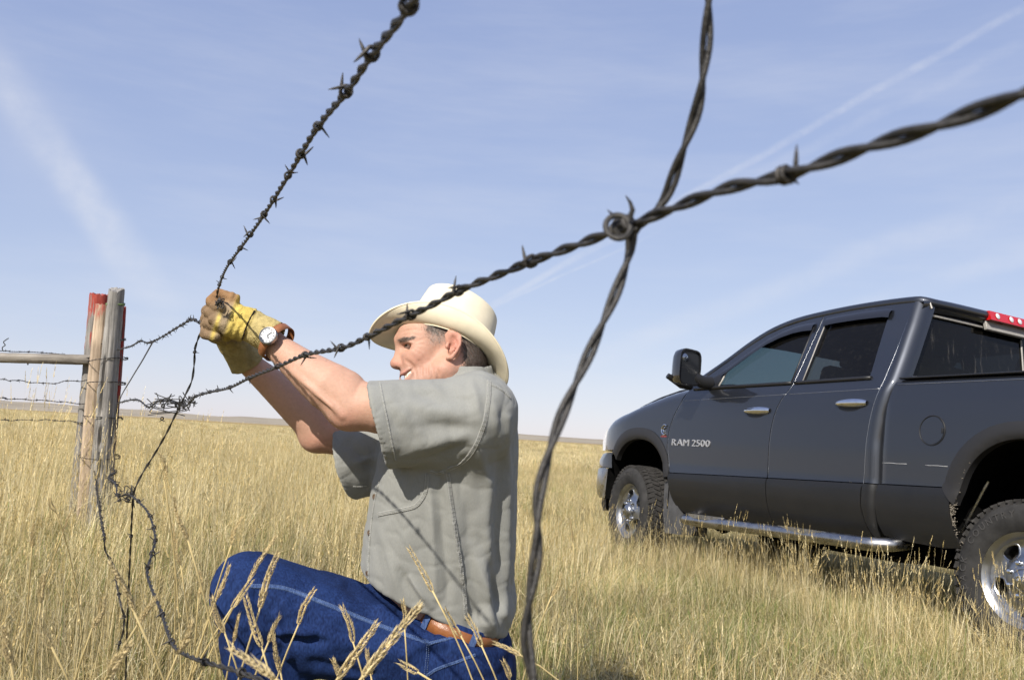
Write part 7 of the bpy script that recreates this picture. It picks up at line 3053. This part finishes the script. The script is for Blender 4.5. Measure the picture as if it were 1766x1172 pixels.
disp += 0.0065 * (ridged(JV * np.array([0.7, 1.0, 1.0]), 40, 80) - 0.25) * np.clip(jw, 0, 1) + 0.0016 * (ridged(JV, 80, 84) - 0.25)
disp += 0.0020 * noise3(JV, 42, 18) + 0.0011 * noise3(JV, 100, 19)
JV = JV + JN * disp[:, None]
denim = cloth_mat('blue_denim', (0.0034, 0.0092, 0.041), 300.0, 0.85, col2=(0.0135, 0.033, 0.116), twill=True, sheen=0.0)
denim_worn = cloth_mat('worn_denim_edge', (0.015, 0.034, 0.105), 260.0, 0.85, col2=(0.075, 0.12, 0.25), sheen=0.0)
jeans = cobj('jeans', JV, JQ, denim, man)
jb = bvh_of(JV, JQ)
d_thread = mat('denim_thread', (0.12, 0.17, 0.29), 0.8)
seam('outseam', jb, [(432, 1010), (480, 1012), (515, 1022), (555, 1038), (600, 1056), (650, 1076), (700, 1094), (738, 1108)], jeans, denim_worn, 0.009, 0.0018, stm=d_thread)
seam('pocket_seam', jb, [(736, 1110), (760, 1104), (788, 1098), (806, 1094)], jeans, denim_worn, 0.007, 0.0015, stm=d_thread)
seam('pocket_seam', jb, [(737, 1110), (736, 1140), (734, 1168), (733, 1200)], jeans, denim, 0.007, 0.0012, stm=d_thread)
seam('pocket_seam', jb, [(733, 1166), (755, 1152), (790, 1140), (820, 1128)], jeans, denim_worn, 0.006, 0.0014, stm=d_thread)
# waistband and belt as bands round the tilted waist
def band(name, c, ax_u, ax_w, ru, rw, up_v, h0, h1, thick, m, parent, n=72, crown=0.0):
    V, Fq = [], []
    for i in range(n):
        a = 2 * math.pi * i / n
        cu_, cw2 = math.cos(a), math.sin(a)
        e = 2 / 2.4
        o_ = ax_u * ru * math.copysign(abs(cu_) ** e, cu_) + ax_w * rw * math.copysign(abs(cw2) ** e, cw2)
        nr_ = o_ / np.linalg.norm(o_)
        for hh, tt in ((h0, 0.0), (h0, thick), ((h0 + h1) / 2, thick + crown), (h1, thick), (h1, 0.0)):
            V.append(c + o_ + nr_ * tt + up_v * hh)
    for i in range(n):
        i2 = (i + 1) % n
        for k in range(4):
            Fq.append((i * 5 + k, i * 5 + k + 1, i2 * 5 + k + 1, i2 * 5 + k))
    return cobj(name, np.array(V), np.array(Fq), m, parent)


wv = np.array([0, 0, 1.0])
wb = band('waistband', BELT0, _bd, wv, 0.0985, 0.160, _bn, -0.046, 0.010, 0.004, denim, jeans)
belt_m = mat('brown_leather_belt', (0.235, 0.085, 0.026), 0.33, noise=0.22, nscale=30, bump=0.2, bscale=120, spec=0.5)
belt = band('belt', BELT0, _bd, wv, 0.1015, 0.163, _bn, -0.038, 0.001, 0.0045, belt_m, man, crown=0.001)
for t_ in (0.30, 0.90, -0.55):
    a_ = -math.acos(t_)
    e = 2 / 2.4
    cu_, cw2 = math.cos(a_), math.sin(a_)
    o_ = _bd * 0.1015 * math.copysign(abs(cu_) ** e, cu_) + wv * 0.163 * math.copysign(abs(cw2) ** e, cw2)
    nr_ = o_ / np.linalg.norm(o_)
    tg_ = np.cross(nr_, _bn)
    lb = MB()
    V = []
    for hh, tt in ((-0.050, 0.004), (-0.046, 0.0105), (-0.018, 0.0115), (0.004, 0.0105), (0.012, 0.004)):
        for s_ in (-0.0065, 0.0065):
            V.append(BELT0 + o_ + _bn * hh + nr_ * tt + tg_ * s_)
    for hh, tt in ((-0.050, 0.001), (-0.046, 0.007), (-0.018, 0.008), (0.004, 0.007), (0.012, 0.001)):
        for s_ in (-0.0065, 0.0065):
            V.append(BELT0 + o_ + _bn * hh + nr_ * tt + tg_ * s_)
    Fq = []
    for k in range(4):
        Fq += [(2 * k, 2 * k + 1, 2 * k + 3, 2 * k + 2), (10 + 2 * k, 12 + 2 * k, 13 + 2 * k, 11 + 2 * k), (2 * k, 2 * k + 2, 12 + 2 * k, 10 + 2 * k), (2 * k + 1, 11 + 2 * k, 13 + 2 * k, 2 * k + 3)]
    lb.add([c2w(v) for v in V], Fq).build('belt_loop', denim_worn, jeans)
boot_m = mat('brown_boot_leather', (0.12, 0.06, 0.03), 0.6, noise=0.3, nscale=30)
for kk, (ax_, ay_, dz) in enumerate(((478, 1440, -0.155), (830, 1425, 0.14))):
    a0 = c2w(m3(ax_, ay_, dz))
    gz = float(ground_z(a0[0], a0[1]))
    mb = MB()
    if kk == 0:
        toe = a0 + np.array([-0.19, 0, 0])
        mb.tube([np.array([a0[0] + 0.05, a0[1], gz + 0.05]), np.array([a0[0], a0[1], gz + 0.05]), np.array([toe[0] + 0.06, toe[1], gz + 0.04]), np.array([toe[0], toe[1], gz + 0.03])], [0.035, 0.045, 0.045, 0.025], 14)
        mb.tube([np.array([a0[0], a0[1], gz + 0.05]), a0 + np.array([0, 0, 0.05])], [0.045, 0.05], 14)
    else:
        mb.tube([a0, a0 + np.array([0.07, 0.0, -0.02]), np.array([a0[0] + 0.10, a0[1], gz + 0.05])], [0.045, 0.05, 0.035], 14)
    mb.build('boot', boot_m, man)

# ---------------- gloves
def glove_near(P):
    d = rcone(P, m3(474, 584, -0.150), m3(430, 560, -0.140), 0.0370, 0.0325)
    d = smin(d, rcone(P, m3(428, 558, -0.140), m3(398, 548, -0.135), 0.031, 0.034), 0.012)
    d = smin(d, ell(P, m3(392, 548, -0.132), (0.030, 0.040, 0.030)), 0.012)
    for k in range(4):
        t = k / 3
        A = np.array([402 - 12 * t, 517 + 62 * t])
        Bm = np.array([378 - 22 * t, 509 + 60 * t])
        C_ = np.array([366 - 10 * t, 520 + 56 * t])
        T_ = np.array([378 - 6 * t, 530 + 50 * t])
        rr_ = [0.0135, 0.0138, 0.0132, 0.0115][k]
        fgr = chain(P, [m3(*A, -0.135), m3(*Bm, -0.130), m3(*C_, -0.150), m3(*T_, -0.168)], [rr_ * 1.1, rr_ * 1.05, rr_, rr_ * 0.92])
        d = smin(d, fgr, 0.0045)
    th = chain(P, [m3(412, 573, -0.155), m3(394, 566, -0.172), m3(380, 556, -0.178), m3(370, 551, -0.176)], [0.019, 0.0165, 0.0145, 0.012])
    d = smin(d, th, 0.006)
    # cuff mouth
    d = smax(d, halfspace(P, m3(474, 584, -0.15), m3(474, 584, -0.15) - m3(430, 560, -0.14)), 0.003)
    d = smax(d, -rcone(P, m3(500, 600, -0.155), m3(462, 578, -0.148), 0.036, 0.0325), 0.003)
    return d


def glove_far(P):
    d = rcone(P, m3(427, 628, -0.002), m3(403, 590, -0.03), 0.0385, 0.032)
    d = smin(d, rcone(P, m3(402, 588, -0.03), m3(388, 566, -0.06), 0.031, 0.031), 0.012)
    for k in range(4):
        t = k / 3
        A = np.array([392 - 8 * t, 545 + 40 * t])
        Bm = np.array([368 - 6 * t, 530 + 46 * t])
        C_ = np.array([357 - 3 * t, 536 + 40 * t])
        fgr = chain(P, [m3(*A, -0.075), m3(*Bm, -0.095), m3(*C_, -0.112)], [0.0145, 0.0138, 0.012])
        d = smin(d, fgr, 0.0045)
    th = chain(P, [m3(398, 578, -0.06), m3(380, 560, -0.075), m3(366, 545, -0.10)], [0.018, 0.0155, 0.0125])
    d = smin(d, th, 0.006)
    d = smax(d, halfspace(P, m3(427, 628, -0.002), m3(427, 628, -0.002) - m3(403, 590, -0.03)), 0.003)
    d = smax(d, -rcone(P, m3(440, 650, 0.012), m3(422, 620, -0.008), 0.034, 0.030), 0.003)
    return d


def glove_mat():
    return mat('worn_glove_leather', (1, 1, 1), 0.75, attr='tone', noise=0.16, nscale=70, bump=0.5, bscale=120, spec=0.25)


gmat = glove_mat()
GY = np.array([0.41, 0.325, 0.135])
GYB = np.array([0.52, 0.39, 0.085])
GB = np.array([0.185, 0.122, 0.068])
GBO = np.array([0.24, 0.125, 0.05])
GT = np.array([0.26, 0.195, 0.125])


def mixc(c, k, t):
    return c * (1 - t[:, None]) + np.asarray(k) * t[:, None]


GV, GQ = surface_nets(glove_near, np.array([*(m3(325, 630)[:2]), MD - 0.22]), np.array([*(m3(515, 475)[:2]), MD - 0.07]), 0.0024, 1)
gx, gy = to_px(GV)
GN = vnormals(GV, GQ)
# wrinkles: across the hand at the wrist seam and between fingers
wr = 0.0011 * np.sin((gx * 0.85 + gy * 0.45) * 0.55) * np.exp(-((gx - 408) / 14) ** 2) + 0.0007 * noise3(GV, 160, 31) + 0.0005 * noise3(GV, 330, 32)
dseam = (gx - 428) * 0.90 + (gy - 561) * 0.42
wr += -0.0020 * np.exp(-(dseam / 1.4) ** 2) + 0.0012 * np.exp(-((dseam - 4) / 2.0) ** 2)
GV = GV + GN * wr[:, None]
c = np.tile(GY, (len(GV), 1))
c = mixc(c, GYB, soft(-dseam, 2.0) * 0.85)
dk = (gx - 397) * 0.93 + (gy - 545) * 0.30           # knuckle line
c = mixc(c, GT, soft(-dk - 0, 1.2) * 0.95)
c = mixc(c, GYB, np.exp(-((dk + 18) / 4.0) ** 2) * soft(gy - 540, 2.0) * 0.85)
c = mixc(c, GB, soft(-dk - 23, 1.5))
c = mixc(c, GBO, np.clip(soft(522 - gy, 3.0) * soft(-dk + 4, 2.0), 0, 1) * 0.8)
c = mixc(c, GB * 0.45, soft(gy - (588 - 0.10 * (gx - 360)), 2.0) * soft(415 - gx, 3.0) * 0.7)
c = c * (1 + 0.10 * noise3(GV, 210, 33))[:, None]
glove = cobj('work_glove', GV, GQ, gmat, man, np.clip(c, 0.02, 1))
g_bvh = bvh_of(GV, GQ)
gth = mat('dark_glove_thread', (0.16, 0.10, 0.04), 0.8)
seam('cuff_seam', g_bvh, [(439, 536), (431, 550), (424, 566), (418, 585)], glove, gmat, 0.004, 0.0008, stm=gth, double=False)
FV, FQ = surface_nets(glove_far, np.array([*(m3(325, 675)[:2]), MD - 0.15]), np.array([*(m3(475, 495)[:2]), MD + 0.11]), 0.0028, 1)
fx_, fy_ = to_px(FV)
FN = vnormals(FV, FQ)
FV = FV + FN * (0.0008 * noise3(FV, 150, 41) + 0.0005 * noise3(FV, 300, 42))[:, None]
c = np.tile(GY * 0.70, (len(FV), 1))  # same leather as the near glove, its shade put into the base colour
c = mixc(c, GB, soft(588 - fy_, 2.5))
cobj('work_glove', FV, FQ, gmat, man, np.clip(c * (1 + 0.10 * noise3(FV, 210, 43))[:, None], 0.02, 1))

# ---------------- wrist watch
wd_ = m3(520, 632, -0.172) - N_WR
wd_ /= np.linalg.norm(wd_)
wc_ = m3(477, 590, -0.152)
wn = np.array([-0.30, 0.42, -0.85])
wn = wn - wd_ * (wn @ wd_)
wn /= np.linalg.norm(wn)
wt_ = np.cross(wd_, wn)
strap_m = mat('tan_leather_strap', (0.25, 0.095, 0.035), 0.5, noise=0.25, nscale=60)
steel = mat('watch_steel', (0.32, 0.31, 0.30), 0.3, 1.0)
V, Fq = [], []
n = 48
for i in range(n):
    a = 2 * math.pi * i / n
    o_ = wn * 0.0385 * math.cos(a) + wt_ * 0.0395 * math.sin(a)
    nr_ = o_ / np.linalg.norm(o_)
    for hh, tt in ((-0.009, 0.0), (-0.009, 0.002), (0.009, 0.002), (0.009, 0.0)):
        V.append(wc_ + o_ + nr_ * tt + wd_ * hh)
for i in range(n):
    i2 = (i + 1) % n
    for k in range(3):
        Fq.append((i * 4 + k, i * 4 + k + 1, i2 * 4 + k + 1, i2 * 4 + k))
watch = cobj('wrist_watch', np.array(V), np.array(Fq), strap_m, man)


def clathe(prof_, c_, ax_, m, name, parent, seg=40):
    mb = MB().lathe(prof_, c_, ax_, seg)
    mb.v = [tuple(c2w(np.array(v))) for v in mb.v]
    return mb.build(name, m, parent)


dc_ = wc_ + wn * 0.0395
clathe([(0.0175, -0.004), (0.0190, 0.0), (0.0190, 0.005), (0.0178, 0.0075), (0.0160, 0.0080), (0.0152, 0.0066)], dc_, wn, steel, 'watch_case', watch)
clathe([(0.0, 0.0067), (0.0154, 0.0067)], dc_, wn, mat('watch_dial', (0.40, 0.41, 0.42), 0.45), 'dial', watch)
dk_m = mat('watch_black', (0.02, 0.02, 0.025), 0.4)
e1 = wt_
e2 = np.cross(wn, e1)
hm2 = MB()
for a, ln_, r_ in ((2.2, 0.007, 0.0008), (0.3, 0.0105, 0.0006)):
    hm2.tube([c2w(dc_ + wn * 0.0072), c2w(dc_ + wn * 0.0072 + (math.cos(a) * e1 + math.sin(a) * e2) * ln_)], r_, 5)
for k in range(12):
    a = k * math.pi / 6
    o_ = math.cos(a) * e1 + math.sin(a) * e2
    hm2.tube([c2w(dc_ + wn * 0.0070 + o_ * 0.0120), c2w(dc_ + wn * 0.0070 + o_ * 0.0142)], 0.0006, 4)
hm2.build('watch_hands', dk_m, watch)
MB().tube([c2w(wc_ - wn * 0.0405 - wd_ * 0.008), c2w(wc_ - wn * 0.0415), c2w(wc_ - wn * 0.0405 + wd_ * 0.008)], 0.0035, 6).build('buckle', mat('brass', (0.55, 0.42, 0.16), 0.3, 1.0), watch)

# ---------------- hat
NA, NT = 120, 14
V, Fq = [], []


def hat_pt(f, s, u):
    return HC + hf_ * f + hs2 * s + hu_ * u


def oval(a, rf, rs):
    return rf * math.cos(a), rs * math.sin(a)


def brim_pt(a, t, lift=0.0):
    ci, si = math.cos(a), math.sin(a)
    f0, s0 = oval(a, 0.104, 0.0845)
    f1 = (0.166 if ci > 0 else 0.160) * ci
    s1 = 0.128 * si
    f, s = f0 + (f1 - f0) * t, s0 + (s1 - s0) * t
    roll = abs(si) ** 1.5
    u = 0.040 * roll * t ** 1.6 - 0.026 * abs(ci) ** 2.2 * t ** 1.2 + 0.004 * (1 - t)
    s *= 1 - 0.10 * roll * t ** 2
    u += 0.004 * math.sin(2 * a + 0.6) * t
    return f, s, u + lift


for i in range(NA):
    a = 2 * math.pi * i / NA
    for k in range(NT):
        V.append(hat_pt(*brim_pt(a, k / (NT - 1))))
for i in range(NA):
    i2 = (i + 1) % NA
    for k in range(NT - 1):
        Fq.append((i * NT + k, i2 * NT + k, i2 * NT + k + 1, i * NT + k + 1))
straw_m = mat('cream_straw_hat', (0.69, 0.615, 0.455), 0.62, noise=0.06, nscale=35, bump=0.12, bscale=420, spec=0.3)
for n_ in straw_m.node_tree.nodes:
    if n_.type == 'BUMP':
        n_.inputs['Distance'].default_value = 0.0008
hat = cobj('cowboy_hat', np.array(V), np.array(Fq), straw_m, man)
sol = hat.modifiers.new('thick', 'SOLIDIFY')
sol.thickness = 0.0028
sol.offset = 0
# brim edge binding
eb = MB().tube([c2w(hat_pt(*brim_pt(2 * math.pi * i / NA, 1.0))) for i in range(NA)], 0.0026, 6, closed=True)
eb.build('brim_edge', mat('hat_binding', (0.74, 0.65, 0.46), 0.6), hat)
# crown with centre crease and side dents
CV, CF2 = [], []
NR = 30
for j in range(NR + 1):
    t = j / NR
    for i in range(NA):
        a = 2 * math.pi * i / NA
        ci, si = math.cos(a), math.sin(a)
        if t < 0.62:
            q_ = t / 0.62
            k = 1.0 - 0.13 * q_ ** 1.3
            f, s = 0.1035 * ci * k, 0.084 * si * k
            htop = 0.142 - 0.020 * (1 - ci) / 2 * 0.6 + 0.004 * ci
            u = htop * (1 - (1 - q_) ** 1.05) * 0.93
        else:
            q_ = (t - 0.62) / 0.38
            k = 0.87 * math.cos(q_ * math.pi / 2) ** 0.75
            f, s = 0.1035 * ci * k, 0.084 * si * k
            htop = 0.142 - 0.020 * (1 - ci) / 2 * 0.6 + 0.004 * ci
            u = htop * 0.93 + 0.010 * math.sin(q_ * math.pi / 2) ** 0.8
        # centre crease
        if t > 0.55:
            w_ = min(1, (t - 0.55) / 0.2)
            u -= 0.026 * math.exp(-(s / 0.020) ** 2) * w_ * math.exp(-((f + 0.01) / 0.075) ** 4)
        # side dents at the front
        dent = 0.012 * math.exp(-((f - 0.055) / 0.030) ** 2) * math.exp(-((u - 0.095) / 0.030) ** 2)
        s -= math.copysign(dent, s) if abs(s) > 0.01 else 0
        CV.append(hat_pt(f - 0.004 * t, s, u))
for j in range(NR):
    for i in range(NA):
        i2 = (i + 1) % NA
        CF2.append((j * NA + i, j * NA + i2, (j + 1) * NA + i2, (j + 1) * NA + i))
cobj('crown', np.array(CV), np.array(CF2), straw_m, hat)
# dark sweat band inside
sbm = MB()
sv = []
for i in range(NA):
    a = 2 * math.pi * i / NA
    for u in (0.000, 0.03):
        f, s = oval(a, 0.1000, 0.0810)
        sv.append(c2w(hat_pt(f, s, u)))
sbm.add(sv, [(2 * i, 2 * ((i + 1) % NA), 2 * ((i + 1) % NA) + 1, 2 * i + 1) for i in range(NA)])
sbm.build('sweat_band', mat('dark_sweatband', (0.035, 0.022, 0.016), 0.8), hat)
